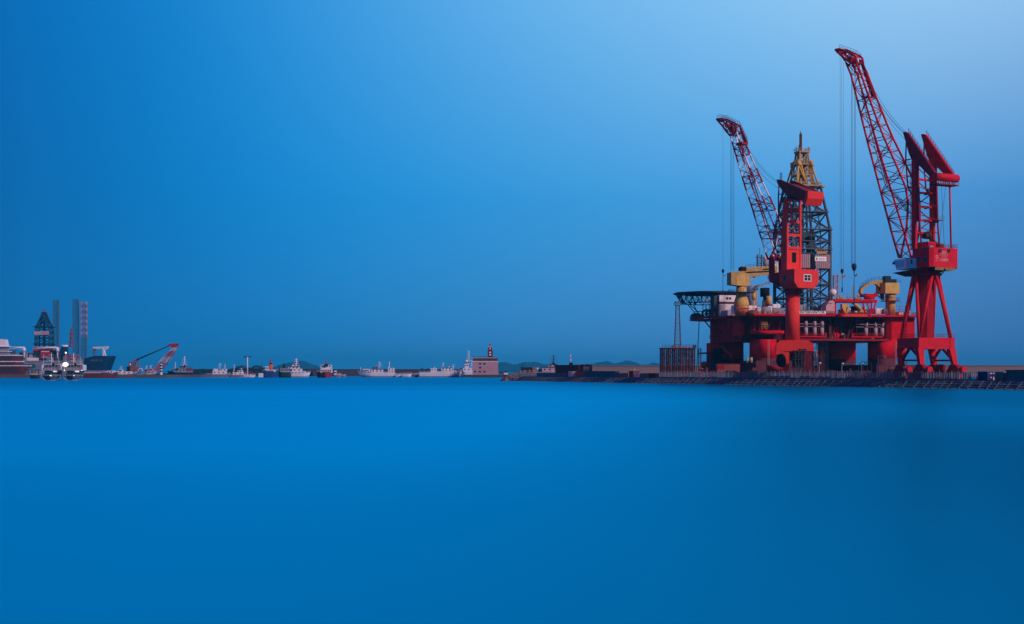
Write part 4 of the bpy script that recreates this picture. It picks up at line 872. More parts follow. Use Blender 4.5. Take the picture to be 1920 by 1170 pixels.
b.truss([[p0.lerp(p1, k / 6) + V((x, y, 0)) for x, y in ((-.9, -.9), (.9, -.9), (.9, .9), (-.9, .9))] for k in range(7)], .22, .12); b.beam(p1, p1 + V((0, 0, 3)), .15); b.beam(p1 - V((2, 0, 1)), p1 + V((2, 0, -1)), .15); RG.part('antenna_mast', b, GRY)
b = MB()
for x, y0, y1 in ((1466, 450 + 20, 520), (1459, 480, 518)): pass
p0, p1 = RF.P(1452, 490, 23), RF.P(1462, 518, 23); b.truss([[p0.lerp(p1, k / 5) + V((x, y, 0)) for x, y in ((-.6, -.6), (.6, -.6), (.6, .6), (-.6, .6))] for k in range(6)], .25, .15)
RG.part('vent_stack', b, WHT)
# white lattice tower right of the derrick
b = MB(); p0, p1 = RF.P(1566.5, 556, 30), RF.P(1567, 516, 30); b.truss([[p0.lerp(p1, k / 7) + V((x, y, 0)) for x, y in ((-.9, -.9), (.9, -.9), (.9, .9), (-.9, .9))] for k in range(8)], .22, .14)
b.beam(p1 - V((1.5, 0, 0)), p1 + V((4.5, 0, 0)), .3); b.beam(p1 + V((-1.5, 0, -1.3)), p1 + V((4.5, 0, -1.3)), .2); b.beam(p1 + V((4.5, 0, 0)), p1 + V((2, 0, -1.3)), .2); RG.part('lattice_tower', b, LIL)
# name board
nb = MB(); a0, z1 = RF.pix(1493, 583, -1.7); a1, z0 = RF.pix(1548.5, 588, -1.7); nb.box(a0, a1, -1.7, -1.6, ZD + .05, z1 + .1, RF); NB = RG.part('name_board', nb, mat('sign_white', (.85, .85, .88), .6, .05))
tm = text_mesh('INTERVENTOR', 1.35, RF((RF.pix(1523.5, 585, -1.75)[0]), -1.74, (ZD + z1) / 2 + .08), RF.a, UZ)
mx = min(v.x for v in tm.v); Mx = max(v.x for v in tm.v); cx = (mx + Mx) / 2; W_ = (RF.pix(1546.5, 585, -1.75)[0] - RF.pix(1501, 585, -1.75)[0]) * RF.a.x; k = W_ / (Mx - mx); cy = sum(v.y for v in tm.v) / len(tm.v)
tm.v = [V((cx + (v.x - cx) * k, cy + (v.y - cy) * k, v.z)) for v in tm.v]; RG.part('name_lettering', tm, NAVY, NB)
# pink shed with sloped shoulder
b = MB(); ap = [RF.pix(x, y, -1.4) for x, y in ((1549, 588), (1549, 573.5), (1555.5, 564), (1562, 563), (1565, 566), (1565, 588))]; b.prof(ap, -1.4, 2.5, RF); SH = RG.part('control_shed', b, mat('shed_pink', (.55, .34, .36), .6, .1, .8, streak=.15))
b = MB(); q = RF.pix(1553, 569, -1.45); b.box(q[0], q[0] + 1.7, -1.46, -1.38, q[1] - .12, q[1] + .12, RF); RG.part('label_strip', b, MAR, SH)
# red gantry at the right of the deck with yellow ram gear
b = MB(); a0, z1 = RF.pix(1563, 561, 0); a1, z0 = RF.pix(1643, 565, 0); b.box(a0, a1, -1, 7, z0 - .5, z1, RF)
b.box(RF.pix(1562, 580, 0)[0], RF.pix(1568, 580, 0)[0], 0, 6, ZD, z0 + .2, RF); RG.part('gantry_roof', b, RIGR)
b = MB()
P0 = lambda x, y, v=-.6: RF.P(x, y, v)
for x0, y0, x1, y1 in ((1625, 566, 1633, 588), (1643, 566, 1635, 588), (1634, 566, 1634, 588), (1618, 566, 1622, 588)): b.beam(P0(x0, y0), P0(x1, y1), .45)
RG.part('gantry_brace', b, RIGR)
b = MB(); b.tube(P0(1597, 565, .5), P0(1614, 580, -.2), .75, .75); b.tube(P0(1614, 579, -.2), P0(1618, 587, -.2), .5); b.beam(P0(1612, 584, -.3), P0(1624, 584, -.3), .6); b.tube(P0(1617, 576, 0), P0(1622, 586, 0), .4); b.tube(P0(1623, 576, 0), P0(1618, 586, 0), .4); RG.part('hydraulic_ram', b, YEL)
b = MB(); b.box(RF.pix(1579, 570, 0)[0], RF.pix(1591, 570, 0)[0], 0, 1.6, rz(580), rz(568), RF); b.beam(P0(1580, 576, -.2), P0(1586, 588, -.2), .8); b.beam(P0(1591, 576, -.2), P0(1587, 588, -.2), .8); RG.part('hydraulic_ram', b, YEL)
b = MB(); b.box(RF.pix(1576, 588, -1)[0], RF.pix(1630, 588, -1)[0], -2.6, -1.55, ZD - .9, ZD + .2, RF); RG.part('gantry_sill', b, ORG)
b = MB(); b.tube(P0(1577, 588.5, -2), P0(1577, 596, -2), 1.8, .3, n=12); b.tube(P0(1630, 590, -2), P0(1629, 597, -2), 1.4, .3, n=12); RG.part('fender_pod', b, RIGR)
b = MB(); a0, z0 = RF.pix(1619, 556, 3); a1, z1 = RF.pix(1645, 551, 3); b.prof([(a0, z0), (a1, z0), (a1 - 1, z1), (a0 + 1.2, z1)], 2, 8, RF); b.tube(RF.P(1630, 561, 4), RF.P(1630, 556, 4), 2.2, n=10); RG.part('lifeboat_cradle', b, RIGR)
# pedestal cranes of the rig
def pcrane(x, ybase, ytop, r, boxpx, boom, colour):
    v = 6; a_, _ = RF.pix(x, ybase, v); p = RF(a_, v, 0); q = MB(); zz = lambda y: rz(y, a_, v)
    cc = lambda rr, z, n=18: [V((p.x + rr * cos(2 * pi * i / n), p.y + rr * sin(2 * pi * i / n), z)) for i in range(n)]
    return p, zz, cc, a_, v
p, zz, cc, a_, v = pcrane(1390, 588, 515, 0, 0, 0, 0)
PC = MB(); PC.loft([cc(2.2, ZD - .5), cc(2.9, zz(575)), cc(3.1, zz(568)), cc(2.2, zz(556)), cc(2.0, zz(537))]); PO = RG.part('crane_pedestal', PC, YEL)
b = MB(); b.loft([cc(2.4, ZD - .4), cc(3.05, zz(577.5))]); RG.part('rusty_foot', b, ORNG, PO)
b = MB(); b.tube(p + V((0, 0, zz(549.2))), p + V((0, 0, zz(548))), 5.2, n=20); b.rail(cc(5.1, zz(548), 12), 1.1, 2, .04); RG.part('ring_platform', b, DKG, PO)
b = MB(); A0, zB = RF.pix(1367, 534, v); A1, zT = RF.pix(1383, 510, v); b.prof([(A0, zB), (A0 + 1.5, zB - .2), (A1 + 2.5, zz(538)), (A1 + 4.5, zz(536)), (A1 + 3, zz(512)), (A1, zz(509)), (A0 + 1, zT), (A0, zz(512))], v - 2.2, v + 2.2, RF); CH = RG.part('crane_house', b, GOLD)
b = MB(); b.prof([(A1 + .6, zz(515)), (A1 + 3.6, zz(514)), (A1 + 4.2, zz(536)), (A0 + 2.2, zz(536)), (A0 + 2.2, zz(521))], v - 2.3, v - 2.15, RF); RG.part('side_panel', b, YEL, CH)
bm_ = [RF.pix(x, y, v) for x, y in ((1384, 512), (1384, 517), (1398, 520), (1455, 514), (1456, 500), (1450, 498), (1398, 502))]
b = MB(); b.prof(bm_, v - 1.1, v + 1.1, RF); BO = RG.part('crane_boom', b, GOLD)
b = MB()
for x0, y0, x1, y1 in ((1386, 511.5, 1454, 508.3), (1430, 505.5, 1444, 504)): b.beam(RF.P(x0, y0, v - 1.14), RF.P(x1, y1, v - 1.14), .12, .5)
b.box(RF.pix(1387, 506, v)[0], RF.pix(1397, 506, v)[0], v - 1.3, v + 1.3, zz(508), zz(501), RF); RG.part('boom_recess', b, BLK, BO)
b = MB(); b.rail([RF.P(1398, 502, v - 1), RF.P(1450, 498, v - 1)], 1.1, 1.6, .04); RG.part('boom_railing', b, DKG, BO)
b = MB(); b.tube(RF.P(1398, 523, v), RF.P(1388, 532, v), .55); b.tube(RF.P(1415, 519, v), RF.P(1388, 538, v), .4); b.box(RF.pix(1391, 506, v)[0] - .2, RF.pix(1396, 506, v)[0], v - .8, v + .8, zz(502), zz(499), RF); RG.part('luffing_cylinder', b, GOLD)
b = MB(); b.beam(RF.P(1456, 500, v), RF.P(1460, 520, v), .5); b.beam(RF.P(1456, 500, v), RF.P(1466, 470, v), .35); b.beam(RF.P(1466, 470, v), RF.P(1462, 520, v), .35); RG.part('boom_rest', b, WHT)
p, zz, cc, a_, v = pcrane(1669.5, 588, 515, 0, 0, 0, 0)
PC = MB(); PC.loft([cc(2.0, ZD), cc(2.0, zz(562)), cc(2.0, zz(557)), cc(2.3, zz(556)), cc(1.9, zz(552))]); PO = RG.part('crane_pedestal', PC, YEL)
b = MB(); b.tube(p + V((0, 0, zz(565))), p + V((0, 0, zz(564))), 3.9, n=20); b.rail(cc(3.8, zz(564), 12), 1.1, 2, .04); RG.part('ring_platform', b, DRED, PO)
b = MB(); A0, _ = RF.pix(1656, 540, v - 3); A1, _ = RF.pix(1688.5, 540, v - 3); b.plan([(A0, v - 1.5), (A0 + 1, v - 3), (A1 - 1, v - 3), (A1, v - 2), (A1, v + 3), (A0, v + 3)], zz(551), zz(531), RF); CH = RG.part('crane_house', b, YEL)
b = MB(); b.rail([RF(A0, v - 2.9, zz(531)), RF(A1, v - 2.9, zz(531))], 1.2, 1, .04); b.box(A0 + 1.5, A1 - 1.2, v - 2, v + 2, zz(531), zz(524), RF); b.tube(RF(A0 + 2.5, v - 1, zz(521)), RF(A0 + 2.5, v + 1, zz(521)), .8); b.tube(RF(A0 + 4, v - 1, zz(521)), RF(A0 + 4, v + 1, zz(521)), .8); RG.part('winch_deck', b, DKG, CH)
b = MB(); b.prof([RF.pix(x, y, v) for x, y in ((1612, 542), (1618, 536), (1628, 529.5), (1640, 526), (1656, 525), (1656, 538), (1650, 540), (1640, 532.5), (1630, 534), (1620, 540), (1614, 552), (1611, 548))], v - .9, v + .9, RF); BO = RG.part('crane_boom', b, GOLD)
b = MB(); b.rail([RF.P(x, y, v - .9) for x, y in ((1612, 542), (1618, 536), (1628, 529.5), (1640, 526), (1656, 525))], 1.3, 1.3, .045); RG.part('boom_railing', b, DKG, BO)
b = MB(); b.prof([RF.pix(x, y, v) for x, y in ((1648, 540), (1656, 538), (1657, 562), (1652, 558))], v - .5, v + .5, RF); b.beam(RF.P(1640, 549, v), RF.P(1655, 562, v), .4); RG.part('boom_stay', b, TEAL)
# guard rails all along the deck edge
b = MB(); b.rail([RF(-2, VL - 22, ZD), RF(-2, -1.5, ZD), RF(UL, -1.5, ZD), RF(UL, 10, ZD)], 1.15, 1.7, .045, 3); RG.part('deck_railing', b, DRED)
b = MB(); b.rail([RF(-5.5, VL - 2, ZD - .6), RF(-5.5, VL - 24, ZD - .6)], 1.3, 1.7, .05, 3); RG.part('deck_railing', b, DRED)
for x0, x1, y in ((1380, 1425, 574), (1676, 1708, 575)):
    b = MB(); p_, q_ = RF.P(x0, y + 11, 1.5), RF.P(x1, y + 11, 1.5); b.rail([p_, q_], 2.6, 2.2, .07, 2); RG.part('deck_railing', b, DRED)
# clutter of pipes and small machinery
random.seed(11)
b = MB()
for k in range(26):
    x = random.uniform(1498, 1552); y = random.uniform(560, 583); vv = random.uniform(4, 20); a_, _ = RF.pix(x, y, vv)
    if random.random() < .5: b.box(a_, a_ + random.uniform(.8, 3), vv, vv + 2, ZD, ZD + random.uniform(.8, 4), RF)
    else: b.tube(RF(a_, vv, ZD), RF(a_ + random.uniform(-.5, .5), vv, ZD + random.uniform(1.5, 5.5)), random.uniform(.15, .5))
RG.part('deck_machinery', b, GRY)
b = MB()
for k in range(14):
    x = random.uniform(1384, 1468); vv = random.uniform(2, 4.5); a_, _ = RF.pix(x, 580, vv)
    if random.random() < .5: b.box(a_, a_ + random.uniform(.6, 2), vv, vv + 1.4, ZD, ZD + random.uniform(.5, 1.3), RF)
    else: b.tube(RF(a_, vv, ZD), RF(a_, vv, ZD + random.uniform(1.0, 2.6)), random.uniform(.06, .16))
RG.part('deck_machinery', b, LGR)
b = MB()
for k in range(24):
    x = random.uniform(1568, 1612); vv = random.uniform(1, 6); a_, _ = RF.pix(x, 560, vv); z0 = rz(561)
    if random.random() < .4: b.box(a_, a_ + random.uniform(.6, 2), vv, vv + 1.4, z0, z0 + random.uniform(.5, 1.6), RF)
    else: b.tube(RF(a_, vv, z0), RF(a_, vv, z0 + random.uniform(.8, 3.2)), random.uniform(.07, .25))
p_ = RF.P(1600.5, 560, 4); b.beam(p_, p_ + V((0, 0, 5.5)), .3); RG.part('roof_pipework', b, GOLD)
b = MB()
for k in range(16):
    x = random.uniform(1569, 1622); vv = random.uniform(4, 9); a_, _ = RF.pix(x, 580, vv)
    b.box(a_, a_ + random.uniform(.6, 2.4), vv, vv + 1.4, ZD, ZD + random.uniform(.6, 4.0), RF)
RG.part('deck_machinery', b, DKG)
p_ = RF.P(1593.3, 580.5, 1.2); b = MB(); b.sph(p_, .45); RG.part('white_lamp', b, WHT)

# ---------------- derrick
dc = (33.8, 30.0)
DW = 8.5
cD = RF(dc[0], dc[1], 0).y
dz_ = lambda y: H - (y - HY) * cD / F
b = MB()
def sq(w, z, cx=dc[0], cy=dc[1]): return [RF(cx + x * w, cy + y * w, z) for x, y in ((-1, -1), (1, -1), (1, 1), (-1, 1))]
lv = [(588, DW), (560, DW), (535, DW), (505, DW), (478, DW), (455, DW), (433, DW), (402, DW * .88), (374, DW * .76), (350, DW * .66)]
rings = [sq(w, dz_(y)) for y, w in lv]
for k, (r0, r1) in enumerate(zip(rings, rings[1:])):
    for i in range(4):
        j = (i + 1) % 4; b.beam(r0[i], r1[i], 1.0 if k < 6 else .75)
        b.beam(r1[i], r1[j], .55); b.beam(r0[i], r1[j], .42); b.beam(r0[j], r1[i], .42)
        m0, m1 = (r0[i] + r0[j]) / 2, (r1[i] + r1[j]) / 2; b.beam(m0, m1, .35)
for off in (-.45, .45):
    for k, (r0, r1) in enumerate(zip(rings, rings[1:])):
        p0, p1 = (r0[0].lerp(r0[1], .5 + off * .55) + r0[3].lerp(r0[2], .5 + off * .55)) / 2, (r1[0].lerp(r1[1], .5 + off * .55) + r1[3].lerp(r1[2], .5 + off * .55)) / 2; b.beam(p0, p1, .4)
        b.beam(r0[0].lerp(r0[1], .5 + off * .5), r1[0].lerp(r1[1], .5), .3); b.beam(r0[3].lerp(r0[2], .5 + off * .5), r1[3].lerp(r1[2], .5), .3)
DR = RG.part('derrick', b, TEAL)
b = MB()
for y in (433, 400, 470):
    w = DW if y > 430 else .86 * DW; q = sq(w + .5, dz_(y))
    for i in range(4):
        j = (i + 1) % 4; b.beam(q[i], q[j], 1.3, .35); b.rail([q[i], q[j]], 1.2, 1.8, .05)
RG.part('ring_walkway', b, GRY, DR)
b = MB()
for off in (-3.0, 0, 2.6): b.tube(RF(dc[0] + off, dc[1], ZD + 2), RF(dc[0] + off * .8, dc[1], dz_(385)), .45 if off else .8, n=8)
b.box(dc[0] - 1.6, dc[0] + 1.6, dc[1] - 1.2, dc[1] + 1.2, dz_(455), dz_(437), RF); b.box(dc[0] + 2, dc[0] + 4.5, dc[1] - 3, dc[1] - 1, dz_(520), dz_(440), RF); b.box(dc[0] - 5.5, dc[0] - 4, dc[1] - 3, dc[1] - 1, dz_(430), dz_(385), RF); RG.part('guide_rails', b, mat('inner_teal', (.03, .10, .11), .6, .3, 1), DR)
yb0, yb1 = dz_(505.5), dz_(480)
b = MB(); gap = 1.4
b.box(dc[0] - DW - .05, dc[0] - .8, dc[1] - DW - .62, dc[1] - DW - .5, yb0, yb1, RF); b.box(dc[0] + 1.8, dc[0] + DW - .2, dc[1] - DW - .62, dc[1] - DW - .5, yb0, yb1, RF); b.box(dc[0] - DW - .62, dc[0] - DW - .5, dc[1] - DW + .1, dc[1] + DW, yb0, yb1, RF); WW = RG.part('wind_wall', b, LIL, DR)
b = MB(); x = dc[0] - DW
while x < dc[0] + DW - .4:
    if not (dc[0] - 1.1 < x < dc[0] + 1.7): b.box(x, x + .25, dc[1] - DW - .72, dc[1] - DW - .621, yb0 + .05, yb1 - .05, RF)
    x += .85
RG.part('wall_ribs', b, mat('lilac_dark', (.22, .14, .18), .7, .2, 1), DR)
b = MB(); a0, z1 = RF.pix(1528, 481, dc[1] - DW - .8); a1, z0 = RF.pix(1549.5, 490, dc[1] - DW - .8); b.box(a0, a1, dc[1] - DW - .85, dc[1] - DW - .75, z0, z1, RF); RG.part('signboard', b, mat('sign_white', (0, 0, 0)), DR)
b = MB(); b.box(a0 + .5, a0 + 1.1, dc[1] - DW - .9, dc[1] - DW - .85, z0 + .4, z1 - .4, RF); b.box(a0 + 1.8, a1 - .5, dc[1] - DW - .9, dc[1] - DW - .85, (z0 + z1) / 2 + .1, (z0 + z1) / 2 + .28, RF); b.box(a0 + 1.8, a1 - .7, dc[1] - DW - .9, dc[1] - DW - .85, (z0 + z1) / 2 - .45, (z0 + z1) / 2 - .3, RF); RG.part('sign_marks', b, LGR, DR)
b = MB(); b.box(dc[0] + 1.9, dc[0] + 6.5, dc[1] - DW - 1.2, dc[1] - DW - .2, dz_(479), dz_(474), RF); b.rail([RF(dc[0] + 1.9, dc[1] - DW - 1.2, dz_(474)), RF(dc[0] + 6.5, dc[1] - DW - 1.2, dz_(474))], 1, 1, .05); RG.part('stabbing_basket', b, GOLD, DR)
b = MB(); b.prof([(dc[0] - .8, yb0), (dc[0] + 1.8, yb0), (dc[0] + .5, yb1 + 1)], dc[1] - DW - .8, dc[1] - DW - .6, RF); RG.part('v_door', b, BLK, DR)
# gold crown
b = MB()
cr = [(350, 4.4), (330, 3.2), (309, 2.4), (287, 1.95)]
rg = [sq(w * .95, dz_(y)) for y, w in cr]
for r0, r1 in zip(rg, rg[1:]):
    for i in range(4): j = (i + 1) % 4; b.tube(r0[i], r1[i], .42); b.beam(r1[i], r1[j], .4); b.beam(r0[i], r1[j], .28)
b.truss([sq(1.3, dz_(350)), sq(1.3, dz_(330)), sq(1.3, dz_(309)), sq(1.3, dz_(288))], .5, .25)
for x_, y_ in ((-3.4, -3.6), (-1.6, -4), (.8, -4), (2.6, -3.8), (3.9, -2)): b.tube(RF(dc[0] + x_, dc[1] + y_, dz_(350)), RF(dc[0] + x_ * .62, dc[1] + y_ * .5, dz_(318 - abs(x_) * 4)), .3)
CWN = RG.part('crown', b, GOLD, DR)
b = MB()
for i in range(4):
    j = (i + 1) % 4; t_ = sq(3.0, dz_(311))[i]; b.tube(sq(5.1, dz_(351))[i], t_, .38); b.tube(t_ + V((0, 0, -.5)), t_ + V((0, 0, 1.6)), .8, n=10); m = (sq(5.1, dz_(351))[i] + sq(5.1, dz_(351))[j]) / 2; b.tube(m, t_, .3); b.tube(m, sq(2.4, dz_(300))[i], .33)
RG.part('crown_strut', b, YEL, DR)
for y, w, th in ((351.5, 5.9, .6), (330, 3.4, .35), (310, 2.9, .4), (287, 2.5, .6)): b = MB(); q = sq(w, 0); b.hexa([p_ + V((0, 0, dz_(y))) for p_ in q] + [p_ + V((0, 0, dz_(y) + th)) for p_ in q]); q = sq(w, dz_(y) + th); b.rail(q + q[:1], 1.2, 1.1, .06); RG.part('crown_platform', b, GOLD, DR)
b = MB(); b.box(dc[0] + 6, dc[0] + 9.2, dc[1] - 3, dc[1] + 3, dz_(351.5), dz_(351.5) + .8, RF); RG.part('crown_platform', b, GOLD, DR)
b = MB(); p0 = RF(dc[0] - .6, dc[1], dz_(284)); b.truss([[p0 + V((x, y, k * 1.05)) for x, y in ((-.4, -.4), (.4, -.4), (.4, .4), (-.4, .4))] for k in range(8)], .16, .1); b.beam(p0, p0 + V((0, 0, 8.4)), .3)
for x, h_ in ((-2.6, 2.4), (1.8, 1.9), (3, 2.5), (-1.4, 3.2)): q = RF(dc[0] + x, dc[1], dz_(286)); b.beam(q, q + V((0, 0, h_)), .22)
RG.part('crown_mast', b, mat('rust_brown', (0, 0, 0)), DR)
# ---------------------------------------------------------------- things on the jetty
def jp(x, b_, y=None): return JF.pix(x, y or 700, b_)
# fence
FB = -6.3; fa0, fa1 = jp(1832, FB)[0], jp(1236, FB)[0]
PALE = mat('galvanised_picket', (.20, .25, .33), .5, .2, 2)
FN = Thing('fence', 'long pale picket fence along the jetty edge in front of the cranes', 'fence', JF((fa0 + fa1) / 2, FB, 2.2))
n = 72
for i in range(n + 1):
    a = fa0 + (fa1 - fa0) * i / n; b = MB(); b.box(a - .07, a + .07, FB - .07, FB + .07, 2.2, 4.75, JF); b.hexa([JF(a + x * .12, FB + y * .12, z) for z in (4.75, 4.85) for x, y in ((-1, -1), (1, -1), (1, 1), (-1, 1))]); FN.part('post', b, PALE)
for z in (2.55, 4.35): b = MB(); b.beam(JF(fa0, FB, z), JF(fa1, FB, z), .07, .1); FN.part('rail', b, PALE)
b = MB(); a = fa0 + .3
while a < fa1: b.beam(JF(a, FB, 2.35), JF(a, FB, random.uniform(4.45, 4.6)), .11); a += .72
FN.part('pickets', b, PALE)
b = MB(); b.box(fa0, fa1, FB - .2, FB + .2, 2.2, 2.45, JF); FN.part('plinth', b, mat('plinth_dark', (.03, .04, .055), .9, .3, .7))
# coloured boards and bins behind the fence
BC = {'turquoise': TQ, 'blue': BLU, 'white': mat('board_white', (.36, .38, .44), .7, .2, .8, streak=.35), 'pink': PNK, 'grey': GRY, 'maroon': MAR, 'lilac': mat('board_lilac', (.20, .13, .17), .7, .25, .8, streak=.4)}
boards = [(1290, 1302, 'turquoise', 'turquoise site board behind the fence just right of the lattice trestle'), (1302, 1313, 'blue', 'blue site board behind the fence at the left foot of the rig'),
 (1346, 1358, 'white', 'dirty white board behind the fence below the faded red pontoon block'), (1384, 1400, 'lilac', 'grey-lilac board behind the fence between the two black fenders at left'),
 (1404, 1420, 'grey', 'grey board behind the fence below the front-left rig column'), (1424, 1436, 'lilac', 'lilac board behind the fence left of the middle crane foot'),
 (1453, 1470, 'blue', 'deep blue board behind the fence under the cable reel of the middle crane'), (1472, 1490, 'blue', 'deep blue board behind the fence right of the middle crane leg'),
 (1493, 1508, 'grey', 'dark grey board behind the fence below the stair scaffold'), (1512, 1530, 'lilac', 'lilac board behind the fence by the short lamp left of the rig sky gap'), (1534, 1544, 'grey', 'narrow grey board behind the fence left of the turquoise one'),
 (1546, 1571, 'turquoise', 'wide turquoise board behind the fence in the middle of the jetty'), (1576, 1584, 'white', 'small white board behind the fence just right of the wide turquoise one'), (1585, 1592, 'blue', 'narrow blue board behind the fence beside a small white one'),
 (1595, 1609, 'lilac', 'lilac board behind the fence below the sky gap of the rig'), (1611, 1620, 'white', 'tall pale board behind the fence below the sky gap of the rig'), (1627, 1638, 'white', 'white board behind the fence left of the tall angled lamp post'),
 (1641, 1651, 'lilac', 'dull lilac board behind the fence at the tall angled lamp post'), (1652, 1661, 'white', 'white board behind the fence right of the tall angled lamp post'), (1664, 1670, 'white', 'narrow white board behind the fence below the bright rig column'), (1672, 1684, 'white', 'white board behind the fence left of the tall crane'),
 (1690, 1696, 'white', 'narrow white board behind the fence beside the lamp at the tall crane'), (1702, 1712, 'lilac', 'lilac board behind the fence at the left foot of the tall crane'), (1714, 1728, 'pink', 'pink board behind the fence under the left bogie of the tall crane'),
 (1732, 1744, 'lilac', 'lilac board behind the fence between the bogies of the tall crane'), (1748, 1764, 'pink', 'faded pink board behind the fence below the cable reel housing'), (1768, 1784, 'lilac', 'lilac board behind the fence right of the cable reel housing'),
 (1786, 1799, 'pink', 'dull pink board behind the fence under the right bogie of the tall crane'), (1806, 1813, 'turquoise', 'narrow turquoise board behind the fence right of the tall crane'), (1816, 1819, 'maroon', 'very narrow maroon board behind the fence right of the tall crane')]
for x0, x1, c, lab in boards:
    bb = FB - .9 - random.uniform(0, .5); a0, a1 = jp(x1, bb)[0], jp(x0, bb)[0]; a0, a1 = min(a0, a1), max(a0, a1); z1 = random.uniform(4.05, 4.5)
    T = Thing('site_board', lab, 'board', JF((a0 + a1) / 2, bb, 2.2), 'boards behind the jetty fence')
    q = MB(); q.box(a0, a1, bb - .04, bb + .04, 2.5, z1, JF); T.part('panel', q, BC[c])
    for a in (a0 + .1, a1 - .1): q = MB(); q.box(a - .06, a + .06, bb - .16, bb - .045, 2.2, z1 + .1, JF); T.part('post', q, GRY)
# containers: corrugated box with corner posts and doors
def container(label, x0, x1, y0, b_, dep, m, cat='container', doors=True, name='shipping_container'):
    a0, a1 = sorted((jp(x0, b_)[0], jp(x1, b_)[0])); am = (a0 + a1) / 2; z1 = H - (y0 - HY) * JF(am, b_, 0).y / F
    T = Thing(name, label, cat, JF(am, b_ - dep / 2, 2.2), 'containers on the jetty')
    q = MB(); q.box(a0 + .06, a1 - .06, b_ - dep + .06, b_ - .06, 2.35, z1 - .06, JF); T.part('shell', q, m)
    q = MB(); a = a0 + .3
    while a < a1 - .35: q.box(a, a + .16, b_ - .062, b_ - .01, 2.5, z1 - .2, JF); a += .42
    T.part('corrugation', q, m)
    q = MB()
    for aa in (a0, a1 - .16):
        for bb in (b_ - .16, b_ - dep): q.box(aa, aa + .16, bb, bb + .16, 2.203, z1, JF)
    for z in (2.21, z1 - .14): q.box(a0 + .16, a1 - .16, b_ - .14, b_ + .003, z, z + .14, JF)
    T.part('frame', q, m)
    q = MB(); q.box(a0 - .02, a0 + .05, b_ - dep + .2, b_ - .2, 2.4, z1 - .15, JF); dr = T.part('door', q, m)
    q = MB()
    for k in range(3): q.beam(JF(a0 - .05, b_ - dep * (.25 + .25 * k), 2.45), JF(a0 - .05, b_ - dep * (.25 + .25 * k), z1 - .2), .05)
    T.part('lock_rods', q, GRY, dr)
    return T
container('deep blue container on the jetty right of the tall crane', 1831, 1851, 696.5, -7.4, 2.4, BLU)
container('pale teal container on the jetty between the blue one and the big dark one', 1867, 1881, 697, -7.2, 2.4, mat('pale_teal_paint', (.05, .20, .22), .6, .25, .8, streak=.3))
T = Thing('site_cabin', 'large dark turquoise cabin with windows at the right edge of the picture', 'cabin', JF(jp(1915, -7)[0], -7, 2.2))
a0, a1 = sorted((jp(1887, -7)[0], jp(1960, -7)[0])); z1 = H - (693.5 - HY) * JF(a1, -7, 0).y / F
q = MB(); q.box(a0, a1, -10, -7, 2.3, z1 - .25, JF); T.part('wall', q, TQ)
q = MB(); q.box(a0 - .25, a1 + .25, -10.3, -6.7, z1 - .25, z1, JF); T.part('roof', q, DKG)
for k in range(7):
    ac = a1 - 1.4 - k * 2.3
    if ac < a0 + .8: break
    q = MB(); q.box(ac - .65, ac + .65, -7.0, -6.93, 3.1, 4.3, JF); wf = T.part('window', q, TEAL)
    q = MB(); q.box(ac - .55, ac + .55, -6.95, -6.9, 3.2, 4.2, JF); T.part('pane', q, DGLS, wf)
q = MB(); q.box(a1 - .5, a1 - .35, -7.02, -6.9, 2.3, z1 - .3, JF); T.part('downpipe', q, DKG)
container('white box container on the jetty left of the pale teal container', 1852, 1856, 697.5, -7.3, 1.4, WHT)
T = Thing('handcart', 'small pale railing frame standing between blue and teal containers', 'barrier', JF(jp(1861, -7.2)[0], -7.2, 2.2)); q = MB(); c = jp(1861, -7.2)[0]
q.rail([JF(c - 1.1, -7.2, 2.2), JF(c + 1.1, -7.2, 2.2)], 2.2, 1.1, .09, 2); T.part('frame', q, LIL); q = MB(); q.box(c - 1.1, c + 1.1, -7.22, -7.16, 3.3, 4.0, JF); T.part('panel', q, LIL)
container('small pink container beside the brown brick block on the jetty', 1074, 1087, 697, -9, 2.4, PNK)
container('long bright turquoise container on the far part of the jetty', 1097, 1122, 695.5, -9, 2.5, TQ); container('turquoise container right next to the long one on the far jetty', 1123, 1151, 695.7, -9, 2.5, TQ)
container('small red container on the far jetty with a pale lamp beside it', 1179, 1189, 695.5, -9, 2.4, DRED); container('small white box just right of the little red container', 1190.5, 1199, 699, -8, 2.0, WHT); container('low maroon container halfway to the lattice trestle', 1216, 1228, 699.5, -8, 2.2, MAR)
container('white container door box in front of the brown brick block', 1065.5, 1073, 696, -7.5, 2.0, WHT)
# low grey fence of the far jetty
for x0, x1, lab in ((1006, 1062, 'low grey jetty wall beside the boulders'), (1152, 1178, 'low tan jetty wall between turquoise and red containers'), (1200, 1215, 'short tan wall right of the small white box'), (1229, 1240, 'short tan wall left of the lattice trestle')):
    a0, a1 = sorted((jp(x0, -7)[0], jp(x1, -7)[0])); T = Thing('parapet_wall', lab, 'wall', JF((a0 + a1) / 2, -7, 2.2), 'low walls on the far jetty'); q = MB(); q.box(a0, a1, -7.3, -7, 2.2, 4.0 if x0 < 1100 else 3.9, JF); T.part('wall_body', q, mat('parapet_grey', (.13, .14, .17), .9, .3, .3, streak=.3) if x0 < 1100 else TAN)
    q = MB(); q.box(a0, a1, -7.4, -6.9, 4.0 if x0 < 1100 else 3.9, 4.12 if x0 < 1100 else 4.02, JF); T.part('coping', q, CON)
